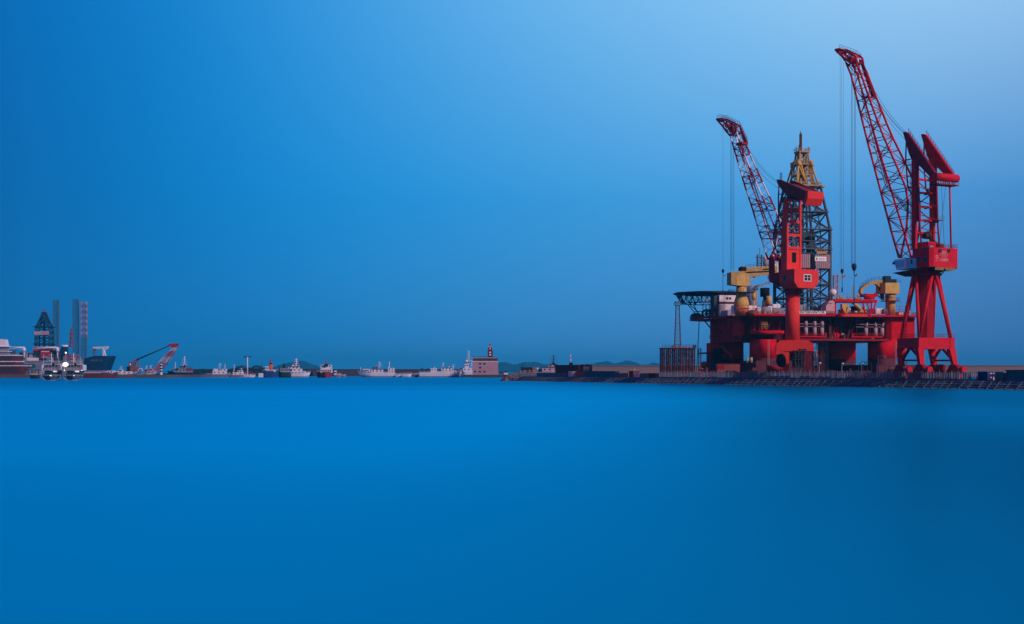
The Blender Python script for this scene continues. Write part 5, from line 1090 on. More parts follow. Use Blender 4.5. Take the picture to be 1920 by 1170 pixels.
# brown brick block
T = Thing('brick_building', 'low dark brown brick block with a white mast behind it on the far jetty', 'building', JF(jp(1062, -14)[0], -14, 2.2))
a0, a1 = sorted((jp(1041, -10)[0], jp(1084, -10)[0])); z1 = H - (685.3 - HY) * JF(a0, -10, 0).y / F
q = MB(); q.box(a0, a1, -17, -10, 2.2, z1, JF); T.part('wall', q, BRK); q = MB(); q.box(a0 - .3, a1 + .3, -17.3, -9.7, z1, z1 + .35, JF); T.part('roof', q, DRED)
q = MB(); ac = jp(1069, -10)[0]; q.box(ac - .9, ac + .9, -10.02, -9.93, 2.2, 4.6, JF); T.part('door', q, DKG)
T = Thing('kiosk', 'small pale kiosk with a dark roof right of the brown brick block', 'kiosk', JF(jp(1089, -13)[0], -13, 2.2)); a0, a1 = sorted((jp(1085, -12)[0], jp(1094, -12)[0])); z1 = H - (687 - HY) * JF(a0, -12, 0).y / F
q = MB(); q.box(a0, a1, -15, -12, 2.2, z1, JF); T.part('wall', q, LGR); q = MB(); q.box(a0 - .2, a1 + .5, -15.3, -11.7, z1, z1 + .9, JF); T.part('roof', q, DKG)
q = MB(); q.box(a0 + .4, a0 + 1.6, -12.02, -11.95, z1 + .1, z1 + .8, JF); T.part('sign_panel', q, WHT)
# far jetty: superstructure of a moored tug seen over the wall, red-white mast
# boulders at the jetty head
random.seed(5)
BM = [mat('boulder_brown', (.22, .17, .165), .95, .4, .7, bump=.6), mat('boulder_grey', (.15, .15, .17), .95, .4, .7, bump=.6)]
protos = []
for k in range(6):
    bmx = bmesh.new(); bmesh.ops.create_icosphere(bmx, subdivisions=2, radius=1)
    for v_ in bmx.verts: v_.co *= 1 + .28 * random.uniform(-1, 1); v_.co.z *= .75
    me = bpy.data.meshes.new('boulder'); bmx.to_mesh(me); bmx.free(); me.materials.append(BM[k % 2]); protos.append(me)
hx = lambda x, D: at(x, 0, D).x
for k in range(110):
    x = 944 + 60 * random.random() ** .8; top = 708 - (x - 944) / 60 * 13 if x < 975 else 697
    y = random.uniform(top, 713); fr_ = (713.5 - y) / 16; D = 708 + fr_ * 22 + random.uniform(-3, 3); z = at(x, y, D).z
    s_ = random.uniform(.9, 1.7); o = bpy.data.objects.new('boulder', protos[k % 6]); COL.objects.link(o); o.location = (hx(x, D), D, max(.1, z)); o.scale = (s_ * 1.25, s_, s_); o.rotation_euler = (random.uniform(-.5, .5), random.uniform(-.5, .5), random.uniform(0, 6))
    o['label'] = 'rough grey-brown boulder in the heap at the jetty head'; o['category'] = 'boulder'; o['group'] = 'boulders heaped at the jetty head'
q = MB(); q.loft([[V((hx(x, 730), 706, -2)), V((hx(x, 730), 712, .2 + 2.4 * t)), V((hx(x, 730), 724, .3 + 4.0 * t)), V((hx(x, 730), 760, .3 + 4 * t)), V((hx(x, 730), 775, -2))] for x, t in ((938, 0), (948, .25), (962, .75), (975, .95), (1006, .95), (1012, .5))], sm=False); struct('embankment_head', q, CON)
T = Thing('concrete_shelter', 'flat-topped concrete shelter above the boulders with a thin pole on its roof', 'shelter', (hx(989, 735), 735, 2))
z1 = at(0, 688.5, 735).z; q = MB(); q.box(hx(977, 735), hx(1003, 735), 731, 739, 1, z1 - .8); T.part('wall', q, mat('shelter_concrete', (.15, .12, .12), .9, .3, .5))
q = MB(); q.box(hx(976, 735), hx(997, 735), 730, 740, z1 - .8, z1); T.part('roof', q, DKG); q = MB(); q.beam(V((hx(979.5, 735), 733, z1)), V((hx(979.5, 735), 733, at(0, 680, 735).z)), .22); T.part('pole', q, DKG)
for x in (983, 992): q = MB(); q.box(hx(x, 735), hx(x + 3, 735), 730.93, 731.1, z1 - 3.4, z1 - 2.2); T.part('opening', q, DKG)
q = MB(); q.hexa([V((hx(a, 735), y, z)) for z, k in ((.5, 1), (z1, 0)) for a, y in ((998, 729), (1006 + 2 * k, 729), (1006 + 2 * k, 741), (998, 741))]); T.part('buttress', q, mat('shelter_pink', (.20, .14, .14), .9, .3, .5))
# lattice trestle with platform and lattice light mast
TD = 566; tx0, tx1 = at(1241, 0, TD).x, at(1302, 0, TD).x; tz = at(0, 652, TD).z
RST = mat('rusty_red_steel', (.07, .010, .018), .75, .3, .6, streak=.4)
T = Thing('steel_trestle', 'dark red lattice trestle with a railed platform left of the rig', 'trestle', ((tx0 + tx1) / 2, TD, 2.2))
q = MB(); q.box(tx0 - .2, tx1 + .6, TD - 1.5, TD + 9, tz - .35, tz); T.part('platform', q, mat('rust_dark', (.07, .035, .03), .8, .3, .8))
for i in range(6):
    for j in range(2):
        x = tx0 + .5 + (tx1 - tx0 - 1) * i / 5; y = TD - .5 + 6 * j; q = MB(); w = .55
        q.truss([[V((x + dx * w, y + dy * w, 2.2 + (tz - 2.55) * k / 9)) for dx, dy in ((-1, -1), (1, -1), (1, 1), (-1, 1))] for k in range(10)], .26, .15); T.part('lattice_leg', q, RST)
q = MB(); q.rail([V((tx0, TD - 1.4, tz)), V((tx1 + .5, TD - 1.4, tz)), V((tx1 + .5, TD + 8, tz))], 1.1, 1.3, .05); T.part('railing', q, RST)
q = MB()
for k in range(3): q.beam(V((tx0 + 4.2 * k, TD - .6, 2.4)), V((tx0 + 4.2 * k + 4.2, TD - .6, tz - .6)), .18); q.beam(V((tx0 + 4.2 * k + 4.2, TD - .6, 2.4)), V((tx0 + 4.2 * k, TD - .6, tz - .6)), .18)
T.part('cross_brace', q, RST)
q = MB(); q.box(tx0 + 4, tx0 + 8, TD + 1, TD + 4, tz, tz + .8); q.box(tx0 + 9, tx0 + 11.5, TD, TD + 3, tz, tz + .5); T.part('deck_gear', q, LIL)
mz0, mz1 = tz, at(0, 572, TD).z; mx_ = at(1271.5, 0, TD).x; T = Thing('light_mast', 'grey tapering lattice mast with a railed basket on top rising from the trestle', 'mast', (mx_, TD + 1, mz0))
q = MB(); q.truss([[V((mx_ + dx * w, TD + 1.5 + dy * w, mz0 + (mz1 - mz0) * k / 12)) for dx, dy in ((-1, -1), (1, -1), (1, 1), (-1, 1))] for k, w in [(k, 1.2 - .55 * k / 12) for k in range(13)]], .2, .11); T.part('lattice_shaft', q, GRY)
q = MB(); r8 = lambda r, z: [V((mx_ + r * cos(pi * i / 4), TD + 1.5 + r * sin(pi * i / 4), z)) for i in range(8)]; q.loft([r8(1.0, mz1 - .2), r8(1.4, mz1)], sm=False); q.rail(r8(1.4, mz1) + r8(1.4, mz1)[:1], 1.2, .8, .06); T.part('basket', q, GRY)
q = MB()
for x in (-1, 0, 1): q.box(mx_ + x - .3, mx_ + x + .3, TD + .2, TD + .6, mz1 + 1.0, mz1 + 1.5)
T.part('floodlight', q, DKG)
T = Thing('stay_cable_post', 'thin dark slanting post between the trestle and the rig', 'post', at(1306, 697, 570) + V((0, 0, -2))); q = MB(); q.beam(at(1306, 700, 570), at(1311, 602, 585), .3); T.part('post_shaft', q, DKG)
q = MB(); p0 = at(1312, 700, 578); q.truss([[p0 + V((x, y, k * 1.45)) for x, y in ((-.5, -.5), (.5, -.5), (.5, .5), (-.5, .5))] for k in range(8)], .16, .1); T.part('lattice_ladder', q, RST)
# stair scaffold right of the middle crane
T = Thing('stair_scaffold', 'dark scaffold stair tower standing right of the round pedestal crane', 'scaffold', at(1530, 697, 500) + V((0, 0, -2.4)))
SD = 500
def scaf(x0, x1, ytop, D, dep, m, nx, st, name):
    q = MB(); X0, X1 = at(x0, 0, D).x, at(x1, 0, D).x; zt = at(0, ytop, D).z; lv_ = int((zt - 2.2) / st)
    for i in range(nx + 1):
        for j in (0, 1): x = X0 + (X1 - X0) * i / nx; q.beam(V((x, D + j * dep, 2.2)), V((x, D + j * dep, zt)), .16)
    for k in range(1, lv_ + 1):
        z = 2.2 + (zt - 2.2) * k / lv_; q.box(X0 - .1, X1 + .1, D - .1, D + dep + .1, z - .12, z - .02)
        q.beam(V((X0, D - .12, z + .9)), V((X1, D - .12, z + .9)), .08)
        for i in range(nx):
            x = X0 + (X1 - X0) * i / nx; x2 = X0 + (X1 - X0) * (i + 1) / nx; zp = 2.2 + (zt - 2.2) * (k - 1) / lv_
            q.beam(V((x if (i + k) % 2 else x2, D + .3, zp)), V((x2 if (i + k) % 2 else x, D + .3, z)), .13)
    T.part(name, q, m)
scaf(1491, 1509, 656, 479, 3, TEAL, 3, 2.6, 'lower_bay'); scaf(1509.5, 1545, 659, 479.2, 3.4, MAR, 6, 2.0, 'upper_bay'); scaf(1516, 1552, 642, 508, 3, DKG, 4, 2.8, 'rear_bay')
q = MB(); q.box(at(1500, 0, 479).x, at(1512, 0, 479).x, 478.5, 482.5, at(0, 657, 479).z, at(0, 654, 479).z); T.part('canopy', q, DKG)
q = MB(); X = at(1517.5, 0, 497).x; zt_ = at(0, 644, 497).z; q.box(X - 1.05, X + 1.05, 497, 499, zt_ - 2.5, zt_); q.beam(V((X, 498, 2.2)), V((X, 498, zt_ - 2.5)), .3); T.part('notice_box', q, MAR)
q = MB(); q.add([V((X - .3, 496.95, zt_ - .5)), V((X + .45, 496.95, zt_ - .4)), V((X + .05, 496.95, zt_ - 1.7))], [(0, 1, 2)]); T.part('warning_mark', q, PW)
q = MB(); X = at(1531, 0, 499).x; q.box(X - .35, X + .3, 498.8, 499.2, at(0, 668, 499).z, at(0, 657, 499).z); T.part('pale_sheet', q, LIL)
# fenders
b = MB(); LF = Thing('rubber_fender', 'black rubber fender drum lying by the faded red block, leftmost of three', 'fender', JF(jp(1370, -27)[0], -27, 3.2), 'black fender drums on the quay')
c = LF.loc; b.tube(c - DJ * 3.4, c + DJ * 3.4, 1.75, n=20); b.tube(c - DJ * 3.7, c - DJ * 3.4, 1.2, 1.75, n=20); b.tube(c + DJ * 3.4, c + DJ * 3.7, 1.75, 1.2, n=20); LF.part('drum', b, BLK)
b = MB()
for k in (-2.4, 0, 2.4): b.tube(c + DJ * (k - .12), c + DJ * (k + .12), 1.83, n=20)
LF.part('chain_band', b, DKG)
bpy.context.view_layer.update()
for x, lab in ((1411, 'black rubber fender drum in front of the pale rig column, middle of three'), (1448, 'black rubber fender drum left of the middle crane reel, rightmost of three')):
    dup(LF.o, JF(jp(x, -26)[0], -26, 3.2), 0, lab)
T = Thing('pontoon_block', 'faded red steel box lying on the quay in front of the dark rig hull', 'steel box', JF(jp(1365, -28)[0], -28, 2.2)); a0, a1 = sorted((jp(1343, -28)[0], jp(1386, -28)[0])); am = (a0 + a1) / 2
z1 = H - (682.5 - HY) * JF(am, -28, 0).y / F; X0, X1 = at(1343, 0, 560).x, at(1386, 0, 560).x; z1 = at(0, 682.5, 558).z; q = MB(); q.box(X0, X1, 558, 563, 2.2, z1); T.part('block_body', q, mat('faded_red_steel', (.26, .07, .075), .7, .2, .5, streak=.3))
q = MB(); q.box(X0 + .2, X0 + 3, 557.9, 558.1, z1 - 2, z1 - .4); T.part('hatch', q, DRED); q = MB(); q.box(X0 - .1, X1 + .1, 557.8, 563.2, z1, z1 + .15); T.part('lid', q, MAR)
# red winch heap near the middle crane
T = Thing('deck_winch', 'dark red winch behind the fence left of the middle crane', 'winch', at(1452, 697, 503) + V((0, 0, -2.4))); c = at(1452, 690, 503); q = MB(); q.tube(c - V((2.2, 0, 0)), c + V((2.2, 0, 0)), 1.0, n=14); T.part('drum', q, DRED); q = MB(); q.box(c.x - 2.6, c.x + 2.6, c.y - 1.2, c.y + 1.2, 2.2, 2.9); q.box(c.x - 2.7, c.x - 2.3, c.y - 1, c.y + 1, 2.9, c.z + 1.2); q.box(c.x + 2.3, c.x + 2.7, c.y - 1, c.y + 1, 2.9, c.z + 1.2); T.part('frame', q, DRED)
# small machinery heaps behind the fence, near the tall crane
random.seed(21)
def heap(label, x0, x1, y0, D, ms, n, seed):
    random.seed(seed); T = Thing('stacked_equipment', label, 'equipment', at((x0 + x1) / 2, 712, D) * 1); T.o.location.z = 2.2; T.loc = V(T.o.location)
    for k in range(n):
        x = random.uniform(x0, x1); X = at(x, 0, D).x; w = random.uniform(.5, 1.3); h = random.uniform(.5, 1) * (at(0, y0, D).z - 2.2); y = D + random.uniform(-1, 2); q = MB()
        if k % 3 == 0: q.tube(V((X, y, 2.2)), V((X, y, 2.2 + h)), w * .5, n=12); T.part('drum', q, ms[k % len(ms)])
        elif k % 3 == 1: q.box(X - w, X + w, y - .7, y + .7, 2.2, 2.2 + h * .8); q.box(X - w * .8, X + w * .8, y - .6, y + .6, 2.2 + h * .8, 2.2 + h * .9); T.part('crate', q, ms[k % len(ms)])
        else: q.rail([V((X - w, y, 2.2)), V((X + w, y, 2.2))], h, .8, .05, 3); T.part('frame', q, ms[k % len(ms)])
heap('pile of rusty drums and crates behind the fence left of the tall crane', 1668, 1706, 684, 432, (MAR, DKG, mat('rust_brown', (0, 0, 0)), LIL), 12, 3)
heap('dark equipment stacked behind the fence below the sky gap of the rig', 1552, 1640, 691, 470, (MAR, DKG, DRED), 16, 4)
heap('low maroon equipment behind the fence at the left foot of the rig', 1314, 1344, 688, 560, (MAR, DRED, ORNG), 8, 6)
heap('low pipes and crates behind the fence between the legs of the tall crane', 1726, 1800, 692, 418, (MAR, DKG, LIL), 9, 8)
T = Thing('pipe_arch', 'thin dark arched pipe frames in the sky gap of the rig', 'frame', at(1622, 697, 520) + V((0, 0, -2.4)))
for x in (1618, 1626):
    c = at(x, 688, 520); q = MB(); q.path([c + V((cos(t) * 1.6, 0, sin(t) * 1.9)) for t in [pi * i / 10 for i in range(11)]], .12); q.beam(c + V((-1.6, 0, 0)), c + V((-1.6, 0, -3)), .2); q.beam(c + V((1.6, 0, 0)), c + V((1.6, 0, -3)), .2); T.part('arch', q, DKG)
# lamp posts
LP = mat('lamp_post_paint', (.32, .33, .38), .5, .1, 1)
def lamp(x, ytop, b_, label):
    a = jp(x, b_)[0]; base = JF(a, b_, 2.2); zt_ = H - (ytop - HY) * base.y / F; return base, zt_
base, zt_ = lamp(1536, 681, -7.2, ''); T = Thing('street_lamp', 'short white lamp behind the fence in front of the stair scaffold', 'street lamp', base, 'short lamps along the jetty fence'); hh = zt_ - 2.2
q = MB(); q.tube(base, base + V((0, 0, hh)), .09, .07, n=8); T.part('pole', q, LP); q = MB(); q.loft([[base + V((.25 + cos(2 * pi * i / 10) * r, sin(2 * pi * i / 10) * r, hh + z)) for i in range(10)] for z, r in ((-.25, .15), (-.1, .4), (.1, .42), (.3, .15))]); q.beam(base + V((0, 0, hh)), base + V((.3, 0, hh + .1)), .08); T.part('lamp_head', q, WHT)
bpy.context.view_layer.update()
for x, yt, lab in ((1578.5, 682, 'short white lamp behind the fence beneath the dark rig underside'), (1615.5, 682, 'short white lamp behind the fence in the sky gap of the rig'), (1662.5, 681.5, 'short white lamp behind the fence just right of the tall angled lamp post'), (1698, 681, 'short white lamp behind the fence at the left legs of the tall crane'), (1188.5, 693, 'short white lamp beside the small red container on the far jetty')):
    base2, z2 = lamp(x, yt, -7.2, ''); dup(T.o, base2, 0, lab, (1, 1, (z2 - 2.2) / hh))
base, zt_ = lamp(1646.5, 667, -7.2, ''); T = Thing('lamp_post', 'tall grey lamp post with a horizontal arm in front of the bright rig column', 'street lamp', base)
q = MB(); q.tube(base, V((base.x, base.y, zt_)), .2, .14, n=10); q.beam(V((base.x, base.y, zt_ - .1)), V((base.x + 2.1, base.y, zt_ + .05)), .14); T.part('pole', q, LP); q = MB(); q.box(base.x + 1.6, base.x + 2.4, base.y - .2, base.y + .2, zt_ - .55, zt_ - .15); T.part('lamp_head', q, LP)
# ---------------------------------------------------------------- far harbour: ships, rigs, buildings
HW = mat('ship_white', (.62, .66, .76), .5, .12, .6, streak=.25, rust=(.25, .2, .2))
HG = mat('ship_grey', (.17, .20, .27), .6, .2, .5, streak=.2)
SRED = mat('boat_red', (.30, .02, .04), .6, .2, .6, streak=.3)
PURP = mat('faded_purple_steel', (.15, .085, .16), .7, .2, .6)
SNAVY = mat('boat_black', (.015, .02, .03), .6, .2, 1)
class Ship:
    """side-on or end-on vessel given in photo pixels at distance D; xdir = the way the bow points (+1 right)"""
    def __init__(s, name, label, cat, x0, x1, wl, D, beam=None, group='vessels moored in the far harbour'):
        s.D = D; s.x0 = at(x0, 0, D).x; s.x1 = at(x1, 0, D).x; s.L = s.x1 - s.x0; s.B = beam or max(5, s.L * .2); s.z = lambda y: at(0, y, D).z; s.X = lambda x: at(x, 0, D).x
        s.T = Thing(name, label, cat, ((s.x0 + s.x1) / 2, D, 0), group)
    def hull(s, top, m, bow=1, rise=.0, rake=.08, low=None, lowm=None, wl0=-1.2):
        """top: height z of deck amidships; rise: extra height at the bow"""
        def ring(z, kz, n=16):
            pts = []
            for i in range(n + 1):
                u = i / n; w = 1 if u < .62 else max(.02, 1 - ((u - .62) / .38) ** 2.0); w *= .86 + .14 * min(1, u * 6)
                xx = s.x0 + s.L * (u * (1 - rake * (1 - kz))) if bow > 0 else s.x1 - s.L * (u * (1 - rake * (1 - kz)))
                zz = z + (rise * max(0, (u - .45) / .55) ** 2 if kz >= 1 else 0); pts.append((xx, w * s.B / 2 * (.82 + .18 * kz), zz))
            return [V((x, s.D - w, z_)) for x, w, z_ in pts] + [V((x, s.D + w, z_)) for x, w, z_ in pts[::-1]]
        h0 = min(1.0, top * .28)
        b = MB(); b.loft([ring(h0, .35), ring(top * .65, .75), ring(top, 1)], sm=False); s.h = s.T.part('hull', b, m)
        b = MB(); b.loft([ring(wl0, 0), ring(h0 - .003, .349)], sm=False); s.T.part('boot_top', b, lowm or HG, s.h)
        b = MB(); r_ = ring(top, 1); b.rail([p + V((0, .15 if p.y < s.D else -.15, 0)) for p in r_[:17:2]], 1.0, 3, .05); s.T.part('deck_railing', b, HW, s.h)
        s.top = top; return s
    def block(s, name, x0, x1, y0, y1, m, w=.7, windows=0, wm=None, roof=None, slope=0):
        X0, X1 = s.X(x0), s.X(x1); z0, z1 = s.z(y1), s.z(y0); hb = s.B / 2 * w; b = MB()
        b.prof([(X0, z0), (X1, z0), (X1 - max(0, slope), z1), (X0 + max(0, -slope), z1)], s.D - hb, s.D + hb, WORLD); o = s.T.part(name, b, m)
        if windows:
            n = max(2, int((X1 - X0) / 2.6))
            for r in range(windows):
                zc_ = z0 + (z1 - z0) * (r + .55) / windows
                for k in range(n):
                    xc = X0 + (X1 - X0) * (k + .5) / n; b = MB(); b.box(xc - .55, xc + .55, s.D - hb - .06, s.D - hb + .1, zc_ - .45, zc_ + .45); s.T.part('window', b, wm or DGLS, o)
        if roof: b = MB(); b.box(X0 - .3, X1 + .3, s.D - hb - .4, s.D + hb + .4, z1, z1 + .3); s.T.part('roof', b, roof, o)
        return o
    def mast(s, x, y0, y1, m=None, arms=2, r=.16, yarm=None):
        b = MB(); X = s.X(x); z0, z1 = s.z(y1), s.z(y0); b.tube(V((X, s.D, z0)), V((X, s.D, z1)), r * 1.5, r, n=6)
        for k in range(arms): z = z1 - (z1 - z0) * (.12 + .22 * k); w = 1.2 + .5 * k; b.beam(V((X - w, s.D, z)), V((X + w, s.D, z)), r)
        b.beam(V((X - 1.2, s.D, z0)), V((X, s.D, z0 + (z1 - z0) * .6)), r); return s.T.part('mast', b, m or HW)
    def funnel(s, x0, x1, y0, y1, m, cap=True):
        b = MB(); X0, X1 = s.X(x0), s.X(x1); z0, z1 = s.z(y1), s.z(y0); c = (X0 + X1) / 2; r = (X1 - X0) / 2
        b.loft([[V((c + cos(2 * pi * i / 10) * r * k, s.D + sin(2 * pi * i / 10) * r * 1.1 * k, z)) for i in range(10)] for z, k in ((z0, 1.05), (z1, .9))]); o = s.T.part('funnel', b, m)
        if cap: b = MB(); b.tube(V((c, s.D, z1)), V((c, s.D, z1 + .9)), r * .8, r * .7, n=10); s.T.part('funnel_cap', b, BLK, o)
        return o
    def dome(s, x, y, r, m=None): b = MB(); b.sph(V((s.X(x), s.D, s.z(y))), r * s.D / F, 10, 6); return s.T.part('radome', b, m or HW)
# white patrol ship in the middle
S = Ship('patrol_ship', 'white patrol ship with two masts left of centre behind which a dark breakwater runs', 'ship', 671, 741, 706, 1190, 8).hull(3.6, HW, -1, 1.2, .14)
S.block('deckhouse', 694, 738, 698.5, 704.5, HW, .8, 1); S.block('deckhouse', 697, 718, 692.5, 698.5, HW, .7, 2, roof=HG); S.block('bridge', 698, 709, 688.5, 692.5, HG, .6, 1, roof=HG); S.block('foredeck_house', 681, 695, 692, 697, HW, .7, 0); S.block('stern_house', 728, 739, 690, 699, HW, .7, 2)
S.mast(712, 678, 692, arms=3, r=.2); S.mast(730, 678, 692, arms=0, r=.3); S.mast(676.5, 688, 701, arms=0, r=.2)
b = MB(); b.box(S.X(682), S.X(692), S.D - 3.0, S.D - 2.8, S.z(696), S.z(694)); S.T.part('dark_panel', b, DKG)  # flat dark panel on the side of the foredeck house
S = Ship('barge', 'low white barge astern of the white patrol ship', 'barge', 741, 753, 706, 1185, 7).hull(2.2, HW, 1, .2, .05); S.block('hatch', 743, 751, 703.0, 704, HG, .6)
S = Ship('barge', 'low white barge with a plain side between two patrol ships', 'barge', 753.5, 771.5, 706, 1180, 7).hull(2.6, HW, 1, .2, .05); S.block('hatch', 756, 768, 701.5, 703, HW, .6); S.block('deck_cargo', 757, 761, 700, 702.5, SRED, .5)
S = Ship('workboat', 'small dark workboat between the white barge and the long white ship', 'boat', 772, 786, 706, 1183, 6).hull(2.2, GRY, 1, .4, .1); S.block('wheelhouse', 774, 782, 700, 703, HG, .6, 1)
S = Ship('patrol_ship', 'long low white ship with block bow house beside the lilac building', 'ship', 787, 866, 706, 1175, 9).hull(4.2, HW, 1, .6, .06)
S.block('deckhouse', 808, 862, 696.5, 702, HW, .75, 1); S.block('stern_house', 808, 819, 690.5, 697, HW, .7, 1); S.block('bridge', 828, 847, 689.5, 697, HW, .7, 2, roof=HG); S.block('forward_house', 845, 854, 694, 697, HW, .6, 1)
S.mast(831, 680, 690, arms=1, r=.2); S.mast(850, 683, 694, arms=2); S.mast(815, 687, 691, arms=0); S.dome(842, 688.5, 1.6)
S = Ship('research_ship', 'white ship with a tall lattice mast standing just left of the lilac building', 'ship', 862, 892, 706, 1215, 9).hull(4.5, HW, -1, 1, .1, lowm=GRY)
S.block('deckhouse', 868, 890, 690, 702, HW, .7, 2); S.block('bridge', 871.5, 879, 681, 691, HW, .6, 1, roof=DKG); S.mast(879, 657, 682, arms=5, r=.28); S.mast(884.5, 674, 690, arms=1); S.dome(874.5, 677, 2.6); S.block('stern_house', 862.5, 869, 688, 700, HG, .6, 2)
# lilac building with brick tower
BD = 1140
T = Thing('harbour_building', 'lilac block building with a dark red brick tower on its roof', 'building', (at(903, 0, BD).x, BD, 2.2)); X = lambda x: at(x, 0, BD).x; Z = lambda y: at(0, y, BD).z
q = MB(); q.box(X(886), X(933.5), BD, BD + 18, 2.2, Z(678.2)); wl = T.part('wall', q, mat('lilac_render', (.36, .25, .34), .85, .12, .3, streak=.15))
q = MB(); q.box(X(886) - .15, X(933.5) + .15, BD - .15, BD + 18.1, Z(678.2), Z(677)); T.part('cornice', q, HW)
q = MB(); q.prof([(BD - .1, Z(677)), (BD + 3, Z(671.5)), (BD + 15, Z(671.5)), (BD + 18, Z(677))], -X(933), -X(886.5), Fr(0, 0, 0, 1)); rf = T.part('roof', q, BRK)
q = MB(); q.box(X(885.6), X(928), BD + 1.5, BD + 16, Z(671.5) + .003, Z(670)); T.part('roof_terrace', q, HW, rf); q = MB(); q.box(X(885.4), X(928), BD + 1.2, BD + 2, Z(670), Z(669)); T.part('parapet', q, DKG, rf)
for x, y in ((900.5, 682), (908.5, 682), (900.5, 689), (891, 696.5), (900, 696.5), (908.5, 696.5), (900.5, 674.5), (918, 674.5)):
    q = MB(); q.box(X(x) - .8, X(x) + .8, BD - .25 if y > 678 else BD + .6, BD - .13 if y > 678 else BD + 2.2, Z(y + 1.6), Z(y - 1.6)); wf = T.part('window', q, GRY, wl)
    q = MB(); q.box(X(x) - .62, X(x) + .62, (BD - .3) if y > 678 else BD + .5, BD if y > 678 else BD + 2, Z(y + 1.3), Z(y - 1.3)); T.part('pane', q, DGLS, wf)
q = MB(); xc = (X(914) + X(923.5)) / 2; hw = (X(923.5) - X(914)) / 2; cy = BD + 8
def tier(w, y0, y1, m, nm, par=None): q = MB(); q.box(xc - w, xc + w, cy - w, cy + w, Z(y1), Z(y0)); return T.part(nm, q, m, par)
tw_ = tier(hw, 657, 671, BRK, 'tower'); tier(hw * 1.12, 656.2, 656.999, DRED, 'tower_cornice', tw_); tier(hw * .78, 651, 656.2, BRK, 'tower_stage', tw_); tier(hw * .5, 647.5, 651, LIL, 'lantern', tw_)
q = MB(); q.sph(V((xc, cy, Z(647.5))), hw * .5, 12, 6, z0=0, sz=1.3); T.part('cupola', q, DRED, tw_); q = MB(); q.beam(V((xc, cy, Z(646))), V((xc, cy, Z(643.5))), .15); T.part('finial', q, DKG, tw_)
for y in (665, 660.5): q = MB(); q.box(xc - .7, xc + .7, cy - hw - .08, cy - hw + .1, Z(y + 1.3), Z(y - 1.3)); T.part('window', q, HW, tw_)
q = MB(); q.box(xc - .4, xc + .4, cy - hw * .78 - .08, cy - hw * .7, Z(655), Z(652)); T.part('window', q, HW, tw_)
for x0, x1, y, lab, c in ((936, 944, 699, 'low dark boat shed right of the lilac building', GRY), (945.5, 952, 698, 'tiny white boat shed left of the boulder heap', HW)):
    T = Thing('boat_shed', lab, 'shed', (at((x0 + x1) / 2, 0, 1150).x, 1150, 2.2)); q = MB(); q.box(at(x0, 0, 1150).x, at(x1, 0, 1150).x, 1148, 1154, 2.2, at(0, y, 1150).z); T.part('wall', q, c); q = MB(); q.prof([(1147.5, at(0, y, 1150).z), (1151, at(0, y - .8, 1150).z + .6), (1154.5, at(0, y, 1150).z)], -at(x1, 0, 1150).x, -at(x0, 0, 1150).x, Fr(0, 0, 0, 1)); T.part('roof', q, DKG)
# superstructure of the ship moored behind the jetty, and the red and white beacon
S = Ship('moored_ship', 'pinkish ship superstructure with a tiered black mast seen above the jetty wall', 'ship', 1003, 1052, 706, 900, 10).hull(3.0, HG, 1, 1, .08)
S.block('deckhouse', 1016, 1046, 689, 697, LIL, .7, 1, roof=DKG); S.block('bridge', 1028, 1044, 683.5, 689.4, LIL, .6, 1, roof=DKG); S.block('hood', 1035, 1041, 680.5, 684, BLK, .3); S.mast(1038, 665, 682, DKG, 4, .2); S.block('white_boat', 1006, 1010, 689.5, 694, HW, .3); S.block('cargo', 1010, 1024, 691.5, 697, SNAVY, .6)
T = Thing('beacon_mast', 'slim pink and white mast rising behind the brown brick block', 'mast', at(1069.5, 697, 780) + V((0, 0, -4))); c = at(1069.5, 684, 780)
for k in range(5): q = MB(); q.tube(c + V((0, 0, k * 1.1)), c + V((0, 0, k * 1.1 + 1.1)), .55 - k * .06, .5 - k * .06, n=8); T.part('mast_section', q, LIL if k % 2 else HW)
q = MB(); q.tube(c, V((c.x, c.y, 0)), .8, n=8); q.sph(c + V((.4, 0, .3)), 1.1); T.part('mast_foot', q, BLK)
